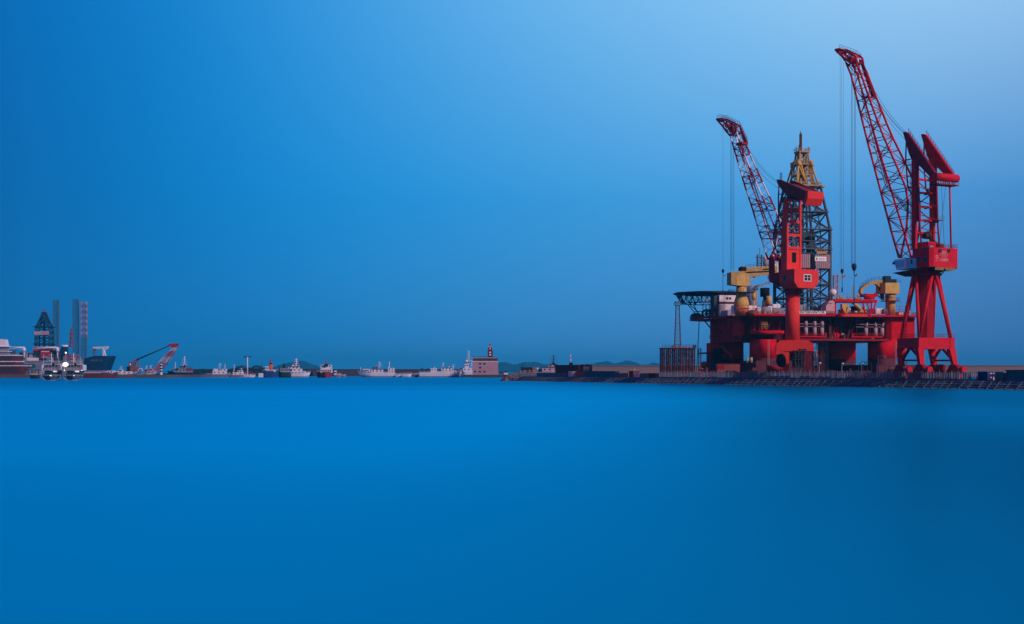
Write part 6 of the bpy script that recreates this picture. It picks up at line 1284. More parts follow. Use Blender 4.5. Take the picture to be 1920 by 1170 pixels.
# red tug seen bow on
def bow_on(label, xc, wl, D, w, h, hullm, deckm, tiers, mastx, masty, group='vessels moored in the far harbour', L_=22, name='tugboat', cat='tugboat'):
    T = Thing(name, label, cat, at(xc, 0, D).xy.to_3d(), group); T.o.location.z = 0; T.loc.z = 0; X = at(xc, 0, D).x; sc = D / F; Z = lambda y: at(0, y, D).z
    rings = []
    for u, kw, kz in ((0, .12, 1.18), (.12, .6, 1.1), (.3, .92, 1.0), (.7, 1, .95), (1, .85, .95)):
        y = D + u * L_; ww = w / 2 * sc * kw; hh = h * sc * kz
        k_ = X * (y / D - 1); rings.append([p_ + V((k_, 0, 0)) for p_ in (V((X - ww * .15, y + (.6 if u == 0 else 0), -1.2)), V((X - ww * .7, y, .2)), V((X - ww, y - (.8 if u == 0 else 0), hh)), V((X + ww, y - (.8 if u == 0 else 0), hh)), V((X + ww * .7, y, .2)), V((X + ww * .15, y + (.6 if u == 0 else 0), -1.2)))])
    b = MB(); b.loft(rings, sm=False); hl = T.part('hull', b, hullm)
    b = MB(); rr = [r[2] + V((.05, 0, 0)) for r in rings]; rl = [r[3] - V((.05, 0, 0)) for r in rings]
    for A in (rr, rl): b.path([p + V((0, 0, .05)) for p in A], .22)
    T.part('fender_strip', b, BLK, hl)
    for nm, x0, x1, y0, y1, u, m, win in tiers:
        k_ = X * u * L_ / D; b = MB(); X0, X1 = at(x0, 0, D).x + k_, at(x1, 0, D).x + k_; b.box(X0, X1, D + u * L_, D + u * L_ + 5, Z(y1), Z(y0)); o = T.part(nm, b, m)
        if win:
            n = max(2, int((X1 - X0) / 1.7))
            for k in range(n): xx = X0 + (X1 - X0) * (k + .5) / n; b = MB(); b.box(xx - .6, xx + .6, D + u * L_ - .08, D + u * L_ + .1, Z(y1) * .4 + Z(y0) * .6 - .5, Z(y1) * .4 + Z(y0) * .6 + .5); T.part('window', b, DGLS, o)
    b = MB(); xm = at(mastx, 0, D).x + X * .4 * L_ / D; y = D + L_ * .4; b.tube(V((xm, y, Z(masty[1]))), V((xm, y, Z(masty[0]))), .3, .15, n=6)
    for k in range(3): b.beam(V((xm - 1.4, y, Z(masty[0]) - 1.2 - 1.5 * k)), V((xm + 1.4, y, Z(masty[0]) - 1.2 - 1.5 * k)), .15)
    T.part('mast', b, deckm); return T
bow_on('red-hulled tugboat seen bow on with white winged bridge', 611, 708, 1080, 26, 8.5, SRED, DRED, [('deckhouse', 601, 622, 691, 701, .35, HW, 1), ('bridge', 601, 621, 684, 690, .4, HW, 1), ('bridge_wing', 603, 619, 689.5, 691.2, .38, HW, 0), ('hood', 608.5, 614.5, 682.5, 686, .3, BLK, 0), ('winch', 604, 618, 697, 702, .15, mat('rust_brown', (0, 0, 0)), 0)], 611.5, (671, 684))
bow_on('dark tugboat bow against the red tugboat on its left side', 598, 708, 1100, 10, 9, SNAVY, SNAVY, [('deckhouse', 594.5, 600.5, 694, 701, .35, HG, 0)], 597, (692, 695))
S = Ship('workboat', 'small white workboat right of the red tugboat', 'boat', 628, 640, 706, 1120, 6).hull(1.8, HG, 1, .4, .1); S.block('wheelhouse', 627, 631, 695, 703, HW, .5, 1); S.block('cabin', 632, 638, 700, 703, HW, .5, 1)
S = Ship('workboat', 'tiny pale boat further right of the red tugboat', 'boat', 641, 649, 705.5, 1160, 5).hull(1.2, HG, 1, .4, .1); S.block('cabin', 643, 646, 702, 704, HG, .5, 0)
# blue boat with orange funnel
S = Ship('workboat', 'blue-hulled boat with an orange funnel and white deck band', 'boat', 495, 522, 708, 1110, 8).hull(5.2, BLU, 1, .6, .06, lowm=BLU); S.block('deckhouse', 502, 518, 693.5, 697, HW, .9, 0); S.block('bridge', 498, 505, 687, 694, HW, .6, 1); S.funnel(504, 512, 683, 694, ORNG); S.mast(507.5, 672, 683, DRED, 2, .25); S.dome(508, 682.5, 1.8, BLK)
S = Ship('workboat', 'dark green boat with twin grey pillars between the blue boat and the white patrol ship', 'boat', 521, 545, 708, 1120, 8).hull(4.2, mat('dark_green_hull', (.01, .05, .06), .6, .2, .5), -1, .6, .06, lowm=SNAVY); S.block('deckhouse', 526, 541, 690, 700, HG, .6, 1); S.funnel(530, 535, 685, 691, SNAVY); S.mast(524, 684, 697, SNAVY, 1); S.dome(525.5, 699.8, 1.2); S.dome(541.5, 700.2, 1.2)
S = Ship('patrol_ship', 'white patrol ship with a tapering tower mast right of the green boat', 'ship', 541, 582, 706.5, 1140, 8).hull(3.4, HW, 1, .8, .12, lowm=HG); S.block('deckhouse', 546, 572, 696, 702, HW, .8, 1); S.block('deckhouse', 549, 566, 691.5, 696.4, HW, .7, 1); S.block('bridge', 541, 561, 688, 692, HW, .6, 1, roof=HG); S.block('forward_step', 566, 576, 699, 703, HW, .6, 1, slope=3); S.mast(555.5, 672, 689, arms=4, r=.35); S.dome(549, 685.5, 2); S.dome(556, 679, 1.6)
# left group of small white boats
S = Ship('patrol_boat', 'grey and white patrol boat with a boxy stern house, leftmost of the small white boats', 'boat', 388, 432, 706, 1130, 8).hull(2.4, HG, 1, .6, .1, lowm=HG); S.block('deckhouse', 400, 424, 695, 702, HW, .7, 1); S.block('stern_house', 401.5, 408, 691.5, 697, HW, .6, 0); S.block('bridge', 413, 425, 692, 695.5, HW, .6, 1); S.mast(412.5, 681, 692, arms=2); S.mast(422, 682, 693, arms=0)
S = Ship('patrol_boat', 'white patrol boat with stepped cabin left of the tall white light pole', 'boat', 430, 462, 706, 1120, 8).hull(2.0, HG, 1, .6, .1, lowm=HG); S.block('deckhouse', 438, 456, 698, 703, HW, .7, 1); S.block('bridge', 446, 455, 694.5, 698.4, HW, .6, 1); S.mast(453, 690, 696, arms=1); S.mast(439, 683, 700, arms=0)
S = Ship('workboat', 'low boat with red posts right of the tall white light pole', 'boat', 456, 479, 706.5, 1105, 7).hull(1.6, HW, 1, .5, .1); S.block('cabin', 459, 472, 701.5, 704, HW, .6, 1)
for x in (459, 462.5, 466, 469.5, 473): S.mast(x, 696.5, 704, SRED, 0, .2)
T = Thing('light_pole', 'tall white pole with a cross-shaped lamp ring above the small white boats', 'light pole', (at(464, 0, 1180).x, 1180, 0)); q = MB(); c = T.loc; q.tube(c, c + V((0, 0, at(0, 668.5, 1180).z)), .5, .38, n=8); T.part('pole', q, HW)
q = MB(); zt_ = at(0, 668.5, 1180).z; q.beam(c + V((-3, 0, zt_)), c + V((3, 0, zt_)), .5); q.beam(c + V((0, -3, zt_)), c + V((0, 3, zt_)), .5); q.box(c.x - 3.2, c.x - 1.6, c.y - .4, c.y + .4, zt_ - .8, zt_ - .25); q.box(c.x + 1.6, c.x + 3.2, c.y - .4, c.y + .4, zt_ - .8, zt_ - .25); T.part('lamp_ring', q, DKG)
T = Thing('thin_mast', 'thin dark pole standing left of the blue boat with the orange funnel', 'pole', (at(490.5, 0, 1200).x, 1200, 0)); q = MB(); q.tube(T.loc, T.loc + V((0, 0, at(0, 680, 1200).z)), .3, .18, n=6); T.part('shaft', q, DKG); q = MB(); q.box(T.loc.x - 2.2, T.loc.x + 2.2, 1198, 1202, 0, 3.4); T.part('footing', q, HW)
# tree belts on the far shore, built of many leaf-sized clumps
def treebelt(label, x0, x1, D, hmax, n, seed):
    random.seed(seed); b = MB()
    for k in range(n):
        t = random.random(); x = at(x0 + (x1 - x0) * t, 0, D).x; env = (sin(t * 17 + seed) * .15 + .85) * min(1, 6 * t + .3, 6 * (1 - t) + .3); z = 2 + random.random() ** .7 * hmax * env; y = D + random.uniform(-8, 8); s_ = random.uniform(.4, 1.0)
        d = [V((random.uniform(-1, 1), random.uniform(-1, 1), random.uniform(-.7, .7))) * s_ for _ in range(3)]; b.add([V((x, y, z)) + q_ for q_ in d], [(0, 1, 2)])
    o = single('tree_belt', b, LEAF, label, None, (0, 0, 0)); o['kind'] = 'stuff'; return o
treebelt('dark tree belt', 428, 503, 1400, 9, 3800, 2); treebelt('dark tree belt', 335, 400, 1400, 5.5, 2400, 3); treebelt('brown tree belt', 786, 812, 1300, 6, 900, 4)
# black tug with a lattice mast at left
S = Ship('tugboat', 'dark tug with a pale twin mast beside the far quay end', 'tugboat', 314, 362, 706, 1120, 9).hull(4.0, SNAVY, -1, 1.4, .1, lowm=SNAVY); S.block('deckhouse', 330, 350, 692, 700, HG, .7, 1); S.block('bridge', 338, 349, 687.5, 692.4, HG, .6, 1, roof=SNAVY); S.mast(346, 668, 688, arms=4, r=.25); S.mast(329, 679, 694, arms=0, r=.22); S.funnel(344, 348, 686, 690, SNAVY); S.block('stern_gear', 352, 361, 689, 700, PURP, .5, 1)
b = MB(); b.beam(at(316, 699, 1116), at(332, 706, 1113), .5); b.beam(at(318, 697, 1116), at(334, 691, 1116), .8); S.T.part('tow_gear', b, SNAVY)
# striped beacon
T = Thing('striped_beacon', 'black and white banded beacon tower in front of the floating crane', 'beacon', (at(302.2, 0, 1050).x, 1050, 0)); c = T.loc
for k in range(8):
    z0, z1 = at(0, 700 - 2.55 * k, 1050).z, at(0, 700 - 2.55 * (k + 1), 1050).z; q = MB(); q.tube(c + V((0, 0, z0)), c + V((0, 0, z1)), .85, n=12); T.part('band', q, BLK if k % 2 else HW)
q = MB(); q.tube(c + V((0, 0, -1)), c + V((0, 0, at(0, 700, 1050).z)), 1.0, n=12); T.part('base', q, HW)
# floating sheerleg crane
FD = 1110; fx = lambda x, y, d=0: at(x, y, FD + d)
T = Thing('floating_crane', 'floating crane with a leaning red and white banded boom and a long back rope', 'floating crane', (at(290, 0, FD).x, FD, 0))
b = MB(); b.box(at(243, 0, FD).x, at(312, 0, FD).x, FD - 8, FD + 8, -1, fx(0, 700).z); T.part('pontoon_hull', b, SNAVY)
for sy in (-1, 1):
    n_ = 14; pts = []
    b = MB()
    for k in range(n_):
        t0, t1 = k / n_, (k + 1) / n_; P0_ = lambda t, w: at(291.5 + (332 - 291.5) * t, 698 + (648 - 698) * t, FD) + V((w * (1 + 1.5 * sin(pi * min(1, t * 1.15)) ** .7) * .8, sy * (6 - 4.5 * t), 0))
        b.m = 0 if t0 < .3 or .52 <= t0 < .76 or t0 > .9 else 1
        b.beam(P0_(t0, -1.3), P0_(t1, -1.3), .5); b.beam(P0_(t0, 1.3), P0_(t1, 1.3), .5); b.beam(P0_(t0, -1.3), P0_(t1, 1.3), .3); b.beam(P0_(t0, 1.3), P0_(t1, -1.3), .3); b.beam(P0_(t1, 1.3), P0_(t1, -1.3), .3)
    T.part('boom', b, [mat('boom_rose', (.26, .07, .13), .7, .2, .5), mat('boom_pale', (.34, .37, .46), .7, .2, .5)])
b = MB(); b.prof([(at(x, 0, FD).x, at(0, y, FD).z) for x, y in ((315, 646), (328, 643.6), (334.5, 644), (331, 649), (322, 651.5), (318, 648.5))], FD - 2.5, FD + 2.5, WORLD); T.part('boom_head', b, SRED)
b = MB()
for y in (-2, -.7, .7, 2): b.tube(fx(258, 674) + V((0, y, 0)), fx(318, 647.5) + V((0, y, 0)), .33, n=5)
T.part('back_rope', b, mat('rope_blue_grey', (.03, .12, .20), .7))
b = MB()
for x0, x1 in ((328, 312), (326, 306)): b.tube(fx(x0, 650), fx(x1, 685), .16, n=5)
T.part('hook_rope', b, TEAL)
b = MB(); b.beam(fx(246, 682), fx(258, 672), .9); b.beam(fx(258, 672), fx(262, 698), .9); b.beam(fx(258, 672), fx(250, 698), .6); b.beam(fx(252, 678), fx(252, 698), .6); T.part('a_frame', b, PURP)
b = MB(); b.box(at(243, 0, FD).x, at(253, 0, FD).x, FD - 3, FD + 3, fx(0, 688).z, fx(0, 679).z); T.part('winch_house', b, PURP); b = MB(); b.box(at(239, 0, FD).x, at(246, 0, FD).x, FD - 3, FD + 3, fx(0, 697).z, fx(0, 687.5).z); T.part('machinery', b, SNAVY)
b = MB(); b.box(at(247, 0, FD).x, at(262, 0, FD).x, FD - 5, FD + 3, fx(0, 696).z, fx(0, 688).z); T.part('hull_house', b, mat('rust_brown', (0, 0, 0))); b = MB(); b.sph(fx(244, 683.5, -5), .75); T.part('floodlight', b, HW)
for args in (('small red boat with a white cabin in front of the floating crane', 216, 256, 708, 1050, SRED, HW, (222, 247, 696.5, 702)), ('small pale blue boat in front of the floating crane', 266, 292, 708, 1055, HG, HG, (270, 287, 696, 703)), ('small pinkish boat with a green hull left of the striped beacon', 277, 293, 707, 1045, GREEN, LIL, (278, 291, 695, 702))):
    lab, x0, x1, wl, D, hm_, cm, (a, b_, y0, y1) = args; S = Ship('workboat', lab, 'boat', x0, x1, wl, D, 7).hull(2.6, hm_, 1, .8, .1, lowm=hm_); S.block('cabin', a, b_, y0, y1, cm, .6, 1); S.block('wheelhouse', a + 2, a + 8, y0 - 3.5, y0 + .5, cm, .5, 1); S.mast(a + 5, y0 - 10, y0 - 3, arms=1)
S = Ship('workboat', 'tiny white boat with an arched cover left of the striped beacon', 'boat', 258, 268, 704, 1075, 5).hull(1.8, HG, 1, .5, .1); b = MB(); c = at(263, 694, 1075); b.path([c + V((cos(t) * 1.8, 0, sin(t) * 2.2 - .8)) for t in [pi * i / 8 for i in range(9)]], .35); S.T.part('arched_cover', b, HW)
# far quay sheds, barges
S = Ship('barge', 'long dark maroon barge along the far quay below the dark blue ship bow', 'barge', 140, 222, 709, 1015, 10).hull(3.6, MAR, 1, .6, .04, lowm=MAR); S.block('cargo_hatch', 150, 190, 697.5, 700.5, LIL, .7, 0); S.block('deckhouse', 203, 214, 695, 700, HW, .6, 1); S.block('cargo_hatch', 192, 201, 698, 700.5, MAR, .6)
S = Ship('rowing_boat', 'small black boat moored left of the twin patrol vessels', 'boat', 56, 72, 709, 930, 5).hull(2.4, SNAVY, -1, .4, .1, lowm=SNAVY); S.block('engine_cover', 60, 68, 699.5, 703, mat('rust_brown', (0, 0, 0)), .4)
# brick terminal
TD2 = 1060; X = lambda x: at(x, 0, TD2).x; Z = lambda y: at(0, y, TD2).z
T = Thing('terminal_building', 'stepped dark red brick terminal with white cornices at the left edge', 'building', (X(10), TD2, 2.4))
for x1, y0, y1, dy in ((40, 686.5, 700, 0), (25.5, 678.5, 686, 3), (23, 667, 678, 5)):
    q = MB(); q.box(X(-40), X(x1), TD2 + dy, TD2 + 22, 2.4 if y1 == 700 else Z(y1) - .2, Z(y0)); wl = T.part('wall', q, BRK); q = MB(); q.box(X(-40), X(x1) + .5, TD2 + dy - .6, TD2 + 22.4, Z(y0) + .003, Z(y0) + .6); T.part('cornice', q, HW, wl)
    k = -6
    while k < x1 - 3:
        q = MB(); xc_ = X(k); zz0 = Z(y1) + .6; zz1 = Z(y0) - .7; q.ext([V((xc_ + cos(t) * .65 if t is not None else 0, TD2 + dy - .12, zz1 - .6 + sin(t) * .6)) for t in [pi * i / 6 for i in range(7)]] + [V((xc_ - .65, TD2 + dy - .12, zz0)), V((xc_ + .65, TD2 + dy - .12, zz0))], [V((xc_ + cos(t) * .65, TD2 + dy + .1, zz1 - .6 + sin(t) * .6)) for t in [pi * i / 6 for i in range(7)]] + [V((xc_ - .65, TD2 + dy + .1, zz0)), V((xc_ + .65, TD2 + dy + .1, zz0))]); T.part('arched_window', q, DGLS, wl); k += 4.4
q = MB(); q.box(X(-10), X(5.5), TD2 + 8, TD2 + 16, Z(667), Z(659)); q.box(X(-10), X(3.5), TD2 + 9, TD2 + 15, Z(659), Z(650)); tt = T.part('roof_tower', q, HG); q = MB(); q.box(X(-10), X(8), TD2 + 7, TD2 + 17, Z(659), Z(657.8)); q.box(X(-10), X(7), TD2 + 7.5, TD2 + 16.5, Z(650), Z(648.5)); T.part('balcony', q, HW, tt); q = MB(); q.prof([(X(-10), Z(648.5)), (X(4), Z(648.5)), (X(1.5), Z(636)), (X(-10), Z(635))], TD2 + 9, TD2 + 15, WORLD); T.part('spire', q, HW, tt)
# small sheds on the far quay
for i, (x0, x1, y0, m, lab) in enumerate(((41, 52, 694, HG, 'small grey quay shed right of the brick terminal'), (53, 64, 690, HG, 'grey gabled quay shed near the black boat'), (65, 78, 692, LGR, 'pale quay shed just left of the twin patrol vessels'), (160, 196, 694, LIL, 'long low lilac quay shed under the dark blue ship bow'))):
    T = Thing('quay_shed', lab, 'shed', (at((x0 + x1) / 2, 0, 1070).x, 1072, 2.4)); xa, xb = at(x0, 0, 1070).x, at(x1, 0, 1070).x; zt_ = at(0, y0 + 2.5, 1070).z; q = MB(); q.box(xa, xb, 1068, 1078, 2.4, zt_); wl = T.part('wall', q, m); q = MB(); q.prof([(1067.5, zt_), (1073, at(0, y0, 1070).z), (1078.5, zt_)], -xb, -xa, Fr(0, 0, 0, 1)); T.part('roof', q, GRY)
    k = xa + 1
    while k < xb - 1: q = MB(); q.box(k - .4, k + .4, 1067.94, 1068.1, 2.9, zt_ - .6); T.part('window', q, DGLS, wl); k += 2.4
# drillship with derrick behind the quay
S = Ship('drill_ship', 'long grey drillship with a dark teal derrick behind the brick terminal', 'ship', -60, 160, 706, 1300, 34).hull(at(0, 683, 1300).z, HG, -1, 0, .02, lowm=HG); dD = 1300
b = MB(); b.box(S.X(34), S.X(78), dD - 17.3, dD - 17, S.z(690), S.z(683)); S.T.part('green_band', b, GREEN)
b = MB(); b.box(S.X(22), S.X(150), dD - 17.6, dD - 17.01, S.z(678.5), S.z(676.5)); b.box(S.X(22), S.X(150), dD - 17, dD - 8, S.z(683), S.z(678)); S.T.part('deck_band', b, HG)
def fb(name, x0, x1, y0, y1, m, dy=-12, dep=12, win=0, th=None):
    b = MB(); b.box(S.X(x0), S.X(x1), dD + dy, dD + dy + dep, S.z(y1), S.z(y0)); o = S.T.part(name, b, m)
    if win:
        n = max(2, int((x1 - x0) / 4.5))
        for k in range(n): xc_ = S.X(x0 + (x1 - x0) * (k + .5) / n); b = MB(); b.box(xc_ - .75, xc_ + .75, dD + dy - .12, dD + dy + .1, S.z(y1) * .72 + S.z(y0) * .28, S.z(y1) * .25 + S.z(y0) * .75); S.T.part('window', b, DKG, o)
    return o
fb('module_block', 28, 57, 664, 678, LGR, win=1); fb('module_block', 58.5, 80, 671, 678, HW); fb('module_block', 60, 66, 662, 671, LGR, -8); fb('module_block', 68, 80, 660, 671, HG, -6); fb('module_roof', 42, 55, 661, 664, HG, -11); fb('red_module', 68, 80, 652, 661, SRED, -9); fb('red_module', 85, 101, 652, 672, SRED, -13); fb('module_block', 80, 86, 655, 676, HG, -10); fb('teal_module', 101, 117, 655, 678, TEAL, -10); fb('module_block', 128, 148, 664, 680, PURP, -10); fb('teal_module', 10, 27, 657, 664, TEAL, -8); fb('dark_module', 8, 30, 664, 678, DKG, -7); fb('module_block', 150, 163, 673, 683, HG, -10)
fb('white_strip', 86, 101, 659, 660.3, HW, -13.3, .5); fb('white_strip', 88, 100, 669, 671, LIL, -13.3, .5)
for x0, x1, y in ((-4, 24, 652), (28, 55, 652), (72, 117, 652)):
    b = MB(); b.tube(V((S.X(x0), dD - 14, S.z(y))), V((S.X(x1), dD - 14, S.z(y))), .75, n=8); b.beam(V((S.X(x1 - 8), dD - 14, S.z(y + 5))), V((S.X(x1), dD - 14, S.z(y))), .35); b.beam(V((S.X(x0), dD - 14, S.z(y + 2.5))), V((S.X(x1 - 3), dD - 14, S.z(y + 1.2))), .3); bo = S.T.part('crane_boom', b, HW)
    b = MB(); p = V((S.X(x1), dD - 14, S.z(y + 3.5))); b.loft([[p + V((cos(2 * pi * i / 10) * r, sin(2 * pi * i / 10) * r, z)) for i in range(10)] for z, r in ((-2.0, 1.7), (.5, 1.6), (2.2, .7))]); b.tube(p, V((p.x, p.y, S.z(672))), .6, n=8); S.T.part('crane_post', b, HW, bo)
dx = S.X(83); zb_ = S.z(655); b = MB()
def sq2(w, z): return [V((dx + x * w, dD + y * w, z)) for x, y in ((-1, -1), (1, -1), (1, 1), (-1, 1))]
lv = [(656, 6.4), (645, 6.4), (634, 6.4), (623, 6.4), (613, 5.9), (604, 4.0), (595, 2.5), (586, 1.3)]
for (y0, w0), (y1, w1) in zip(lv, lv[1:]):
    r0, r1 = sq2(w0, S.z(y0)), sq2(w1, S.z(y1))
    for i in range(4): j = (i + 1) % 4; b.beam(r0[i], r1[i], .9); b.beam(r1[i], r1[j], .75); b.beam(r0[i], r1[j], .5); b.beam(r0[j], r1[i], .5)
b.tube(V((dx, dD, zb_)), V((dx, dD, S.z(600))), .9, n=8)
for y in (645, 613): q = sq2(7.4, S.z(y)); [b.beam(q[i], q[(i + 1) % 4], 1.2, .6) for i in range(4)]
DK = S.T.part('derrick', b, mat('far_derrick_teal', (.008, .035, .06), .6, .3, .5))
b = MB(); r0, r1 = sq2(1.7, S.z(592)), sq2(.8, S.z(582)); b.hexa(r0 + r1); b.tube(V((dx, dD, S.z(582))), V((dx, dD, S.z(574))), .3, .15, n=6); S.T.part('crown', b, PURP, DK)
b = MB(); b.box(dx - 6.6, dx + 6.6, dD - 7.6, dD - 7, S.z(628), S.z(621.5)); S.T.part('wind_wall', b, LIL, DK)
b = MB(); b.box(dx + .6, dx + 5.8, dD - 7.75, dD - 7.61, S.z(627), S.z(622.5)); S.T.part('signboard', b, mat('faded_rose', (.40, .22, .28), .7), DK)
# second small derrick with drum
xs = S.X(121); b = MB(); b.truss([[V((xs + x * w, dD + 20 + y * w, S.z(650 - 34 * k / 8))) for x, y in ((-1, -1), (1, -1), (1, 1), (-1, 1))] for k, w in [(k, 1.7 - .12 * k) for k in range(9)]], .6, .35); b.box(xs - 1.8, xs + 1.8, dD + 19, dD + 21, S.z(625.5), S.z(623.5)); b.tube(V((xs, dD + 20, S.z(617))), V((xs, dD + 20, S.z(612))), .25); S.T.part('flare_tower', b, PURP)
b = MB(); b.tube(V((S.X(124.5), dD - 5, S.z(651))), V((S.X(124.5), dD - 5, S.z(647))), 3.0, n=14); dr_ = S.T.part('white_drum', b, HW); b = MB(); b.box(S.X(119), S.X(130), dD - 7, dD - 3, S.z(668), S.z(651)); S.T.part('drum_support', b, NAVY, dr_)
# jack-up rig legs
JD = 1560; T = Thing('jackup_rig', 'jack-up rig whose three tall lattice legs rise behind the drillship', 'oil rig', (at(133, 0, JD).x, JD, 0))
X = lambda x, d=0: at(x, 0, JD + d).x
b = MB(); b.plan([(X(96), JD - 20), (X(164), JD - 20), (X(168), JD - 5), (X(136), JD + 50), (X(98), JD + 25)], at(0, 692, JD).z, at(0, 676, JD).z); T.part('hull', b, HG)
JL = mat('jackup_grey', (.045, .12, .19), .7, .2, .2); JL2 = mat('jackup_band_red', (.20, .07, .12), .7, .2, .2)
for x0, x1, yt, band in ((100, 112, 563, 0), (137, 149, 561.5, 0), (152.5, 164.5, 566, 1)):
    xa, xb = X(x0), X(x1); n_ = 26; zt_, z0 = at(0, yt, JD).z, -4; b = MB(); c = [(xa + .5, JD - 2), (xb - .5, JD - 4), ((xa + xb) / 2 + 1, JD + 5)]
    for k in range(n_):
        za, zb2 = z0 + (zt_ - z0) * k / n_, z0 + (zt_ - z0) * (k + 1) / n_; b.m = (2 if k % 2 else 1) if band and k > n_ - 13 else 0
        for i in range(3):
            p, q_ = c[i], c[(i + 1) % 3]; b.beam(V((*p, za)), V((*p, zb2)), 1.0); b.beam(V((*p, za)), V((*q_, zb2)), .35); b.beam(V((*q_, za)), V((*p, zb2)), .35); b.beam(V((*p, zb2)), V((*q_, zb2)), .45)
    T.part('lattice_leg', b, [JL, JL2, LGR])
b = MB(); b.box(X(110), X(136), JD - 12, JD + 5, at(0, 676, JD).z, at(0, 668, JD).z); T.part('deck_house', b, HG)
# dark blue ship bow with white crane frame
ND = 1210; X = lambda x: at(x, 0, ND).x; Z = lambda y: at(0, y, ND).z
T = Thing('cargo_ship', 'bow of a dark blue ship with a white T-shaped crane on deck', 'ship', (X(190), ND, 0), 'vessels moored in the far harbour')
prof_ = [(163, 692), (165, 672.5), (177, 670), (190, 667.2), (216.5, 667.5), (216, 671), (208, 690), (206, 697), (205, 707), (163, 707)]
B2 = [(X(x), Z(y)) for x, y in prof_]; cs = 12
A = []
for dy, k in ((-11, .80), (-8, .93), (0, 1), (8, .93), (11, .80)): A.append([V((B2[0][0] + (x - B2[0][0]) * k, ND + dy, z)) for x, z in B2])
b = MB(); b.loft(A, sm=False); HN = T.part('hull', b, NAVY)
tm = text_mesh('MARITIME SEA', 3.4, V((X(187.5), ND - 11.15, Z(676.2))), (1, 0, 0), UZ) if False else MB()
for k in range(9):      # the tiny, unreadable white letters of the ship's name
    if k == 6: continue
    x = X(178 + k * 2.45); h_ = random.uniform(.45, .6); tm.box(x, x + .18, ND - 11.08, ND - 10.9, Z(676) - h_, Z(676) + h_); tm.box(x + .25, x + random.uniform(.6, .8), ND - 11.08, ND - 10.9, Z(676) + random.choice((-h_, 0, h_ - .2)), Z(676) + random.choice((-h_, 0, h_ - .2)) + .2) if False else tm.box(x + .18, x + .65, ND - 11.08, ND - 10.9, Z(676) + h_ - .2, Z(676) + h_)
T.part('name_lettering', tm, LGR, HN)
b = MB(); b.box(X(172), X(176), ND - 5, ND + 5, Z(673), Z(670)); T.part('deck_gear', b, LGR)
b = MB(); b.beam(V((X(193.5), ND, Z(668))), V((X(193.5), ND, Z(650))), .9); b.beam(V((X(174.5), ND, Z(651.5))), V((X(204), ND, Z(650.5))), .9); b.beam(V((X(175), ND, Z(653.5))), V((X(203), ND, Z(653))), .5); b.beam(V((X(204), ND, Z(650.5))), V((X(200), ND, Z(655))), .7); b.beam(V((X(200), ND, Z(655))), V((X(194), ND, Z(656))), .4); b.beam(V((X(198), ND, Z(668))), V((X(195), ND, Z(656))), 1.1)
for k in range(8): b.beam(V((X(176 + k * 3.4), ND, Z(651.5))), V((X(177.5 + k * 3.4), ND, Z(653.5))), .3)
T.part('deck_crane', b, HW)
b = MB(); b.truss([[V((X(177.5) + x * w, ND + y * w, Z(663 - 9 * k / 3))) for x, y in ((-1, -1), (1, -1), (1, 1), (-1, 1))] for k, w in [(k, 1.5 - .2 * k) for k in range(4)]], .5, .35); b.beam(V((X(175.5), ND, Z(671))), V((X(175.5), ND, Z(663))), .4); T.part('lattice_basket', b, GRY)
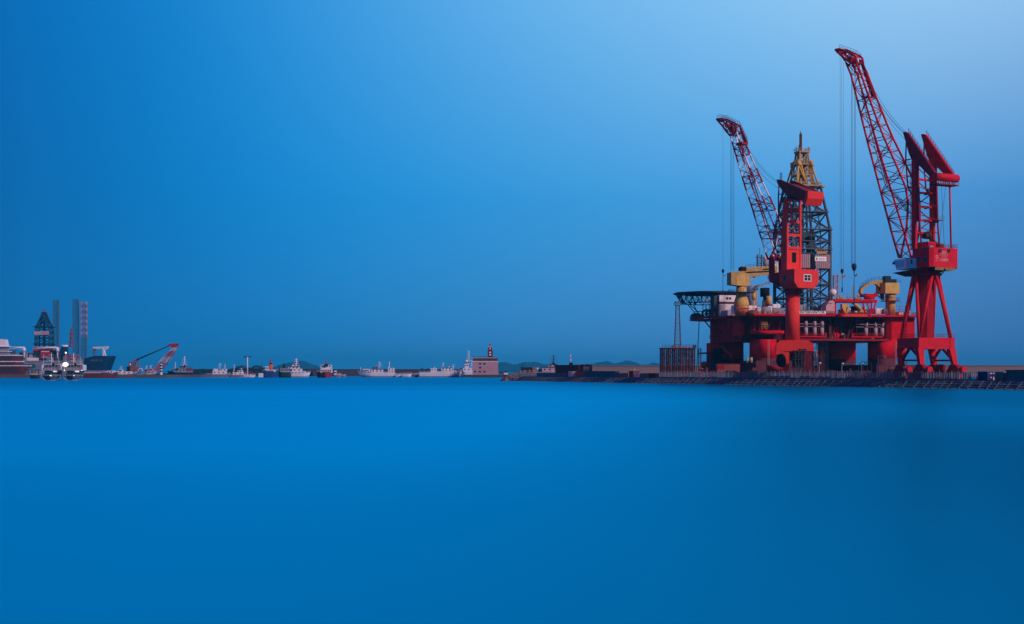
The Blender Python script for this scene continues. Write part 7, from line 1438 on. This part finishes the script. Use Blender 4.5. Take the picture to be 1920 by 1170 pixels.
# twin patrol vessels with deck lights
lit = bpy.data.materials.new('lit_lamp'); lit.use_nodes = True; bs = lit.node_tree.nodes['Principled BSDF']; bs.inputs['Emission Color'].default_value = (1, .93, .75, 1); bs.inputs['Emission Strength'].default_value = 2.2; bs.inputs['Base Color'].default_value = (.8, .75, .6, 1)
lit2 = bpy.data.materials.new('lit_window'); lit2.use_nodes = True; bs = lit2.node_tree.nodes['Principled BSDF']; bs.inputs['Emission Color'].default_value = (.85, .88, 1, 1); bs.inputs['Emission Strength'].default_value = .45
GH = mat('patrol_hull_grey', (.06, .10, .15), .6, .2, .5)
for k, (xo, lab) in enumerate(((97, 'grey patrol vessel seen bow on, left of the big floodlight'), (138.5, 'grey patrol vessel seen bow on, right of the big floodlight'))):
    D = 760; Xc = at(xo, 0, D).x; sx = lambda dx: at(xo + dx, 0, D).x
    T = bow_on(lab, xo, 714, D, 37, 11, GH, HW, [('deckhouse', xo - 14, xo + 14, 694, 703, .25, GH, 1), ('deckhouse', xo - 18.5, xo + 18, 689, 695, .3, HG, 1), ('bridge', xo - 12, xo + 12, 683.5, 689.4, .34, HG, 1), ('bridge_roof', xo - 14, xo + 14, 683, 683.8, .33, HW, 0), ('side_wing', xo - 19, xo - 17.5, 684, 694, .28, HW, 0), ('side_wing', xo + 17, xo + 18.5, 684, 694, .28, HW, 0), ('upper_deck', xo - 17, xo + 17, 694.2, 695, .22, HW, 0)], xo - .5, (661, 684), L_=26, name='patrol_vessel', cat='ship')
    b = MB(); Zz = lambda y: at(0, y, D).z
    arc = [V((Xc + cos(t) * 18.5 * D / F, D - 1.5, Zz(704) + sin(t) * 11 * D / F * .9)) for t in [pi + pi * i / 12 for i in range(13)]]; arc = [p for p in arc if p.z > .0]; b.path(arc, .06); b.beam(V((sx(-18.5), D - 1, Zz(703.2))), V((sx(18.5), D - 1, Zz(703.2))), .14); b.beam(V((sx(-17), D - .5, Zz(677.5))), V((sx(14), D - .5, Zz(677.5))), .1); b.beam(V((sx(-15), D, Zz(684))), V((sx(-15), D, Zz(664))), .12); b.beam(V((sx(13), D, Zz(684))), V((sx(13), D, Zz(670))), .1)
    b.beam(V((sx(-19), D, Zz(694))), V((sx(-15), D, Zz(677))), .12); b.beam(V((sx(18), D, Zz(690))), V((sx(14), D, Zz(677))), .12); b.rail([V((sx(-17), D + 2, Zz(694))), V((sx(17), D + 2, Zz(694))),], 1.0, 1.0, .05); T.part('white_trim', b, HW)
    b = MB(); b.box(sx(-3.4), sx(3.4), D + 5.2, D + 6.1, Zz(697.8), Zz(695.4)); T.part('lit_window', b, lit2)
    b = MB(); b.sph(V((sx(1), D + 2, Zz(683))), .7); b.beam(V((sx(1), D + 2, Zz(683))), V((sx(-1), D + 1, Zz(680))), .4); T.part('water_cannon', b, BLK)
    b = MB(); b.tube(V((sx(-1.5), D + 3, Zz(684))), V((sx(-1.5), D + 3, Zz(671))), .35, .28, n=8); T.part('mast_pole', b, mat('mast_cream', (.40, .36, .32), .6))
    for dx, y in ((-2, 704.2), (0, 704.6)) if k == 0 else ((-17, 694.5), (16, 694.5), (1, 704.5)): b = MB(); b.sph(V((sx(dx), D - .9, Zz(y))), .2); T.part('deck_light', b, lit)
T = Thing('floodlight_mast', 'slim mast carrying a big lit floodlight and a small lamp between the twin patrol vessels', 'floodlight', (at(119, 0, 758).x, 762, 0)); c = T.loc
b = MB(); b.tube(c + V((0, 0, -1)), c + V((0, 0, at(0, 661, 762).z)), .16, .1, n=6); b.beam(c + V((-1, 0, at(0, 689, 762).z)), c + V((1, 0, at(0, 689, 762).z)), .2); T.part('pole', b, LGR)
b = MB(); b.sph(c + V((0, -.6, at(0, 683.3, 762).z)), 1.5, 18, 12, sz=.75); T.part('floodlight_head', b, lit); b = MB(); b.tube(c + V((0, .6, at(0, 683.3, 762).z)), c + V((0, 1.2, at(0, 683.3, 762).z)), 1.5, 1.0, n=14); T.part('housing', b, DKG)
b = MB(); b.sph(c + V((0, 0, at(0, 661.3, 762).z)), .42); T.part('masthead_lamp', b, lit)
# ---------------------------------------------------------------- haze
me = MB(); me.box(-15000, 15000, -250, 15000, -4, 150)
hm = bpy.data.materials.new('haze'); hm.use_nodes = True; t = hm.node_tree; t.nodes.remove(t.nodes['Principled BSDF'])
pv = t.nodes.new('ShaderNodeVolumePrincipled'); pv.inputs['Color'].default_value = (.03, .60, 1, 1); pv.inputs['Density'].default_value = 9e-5
t.links.new(pv.outputs[0], t.nodes['Material Output'].inputs['Volume'])
struct('haze', me, hm, 'stuff')
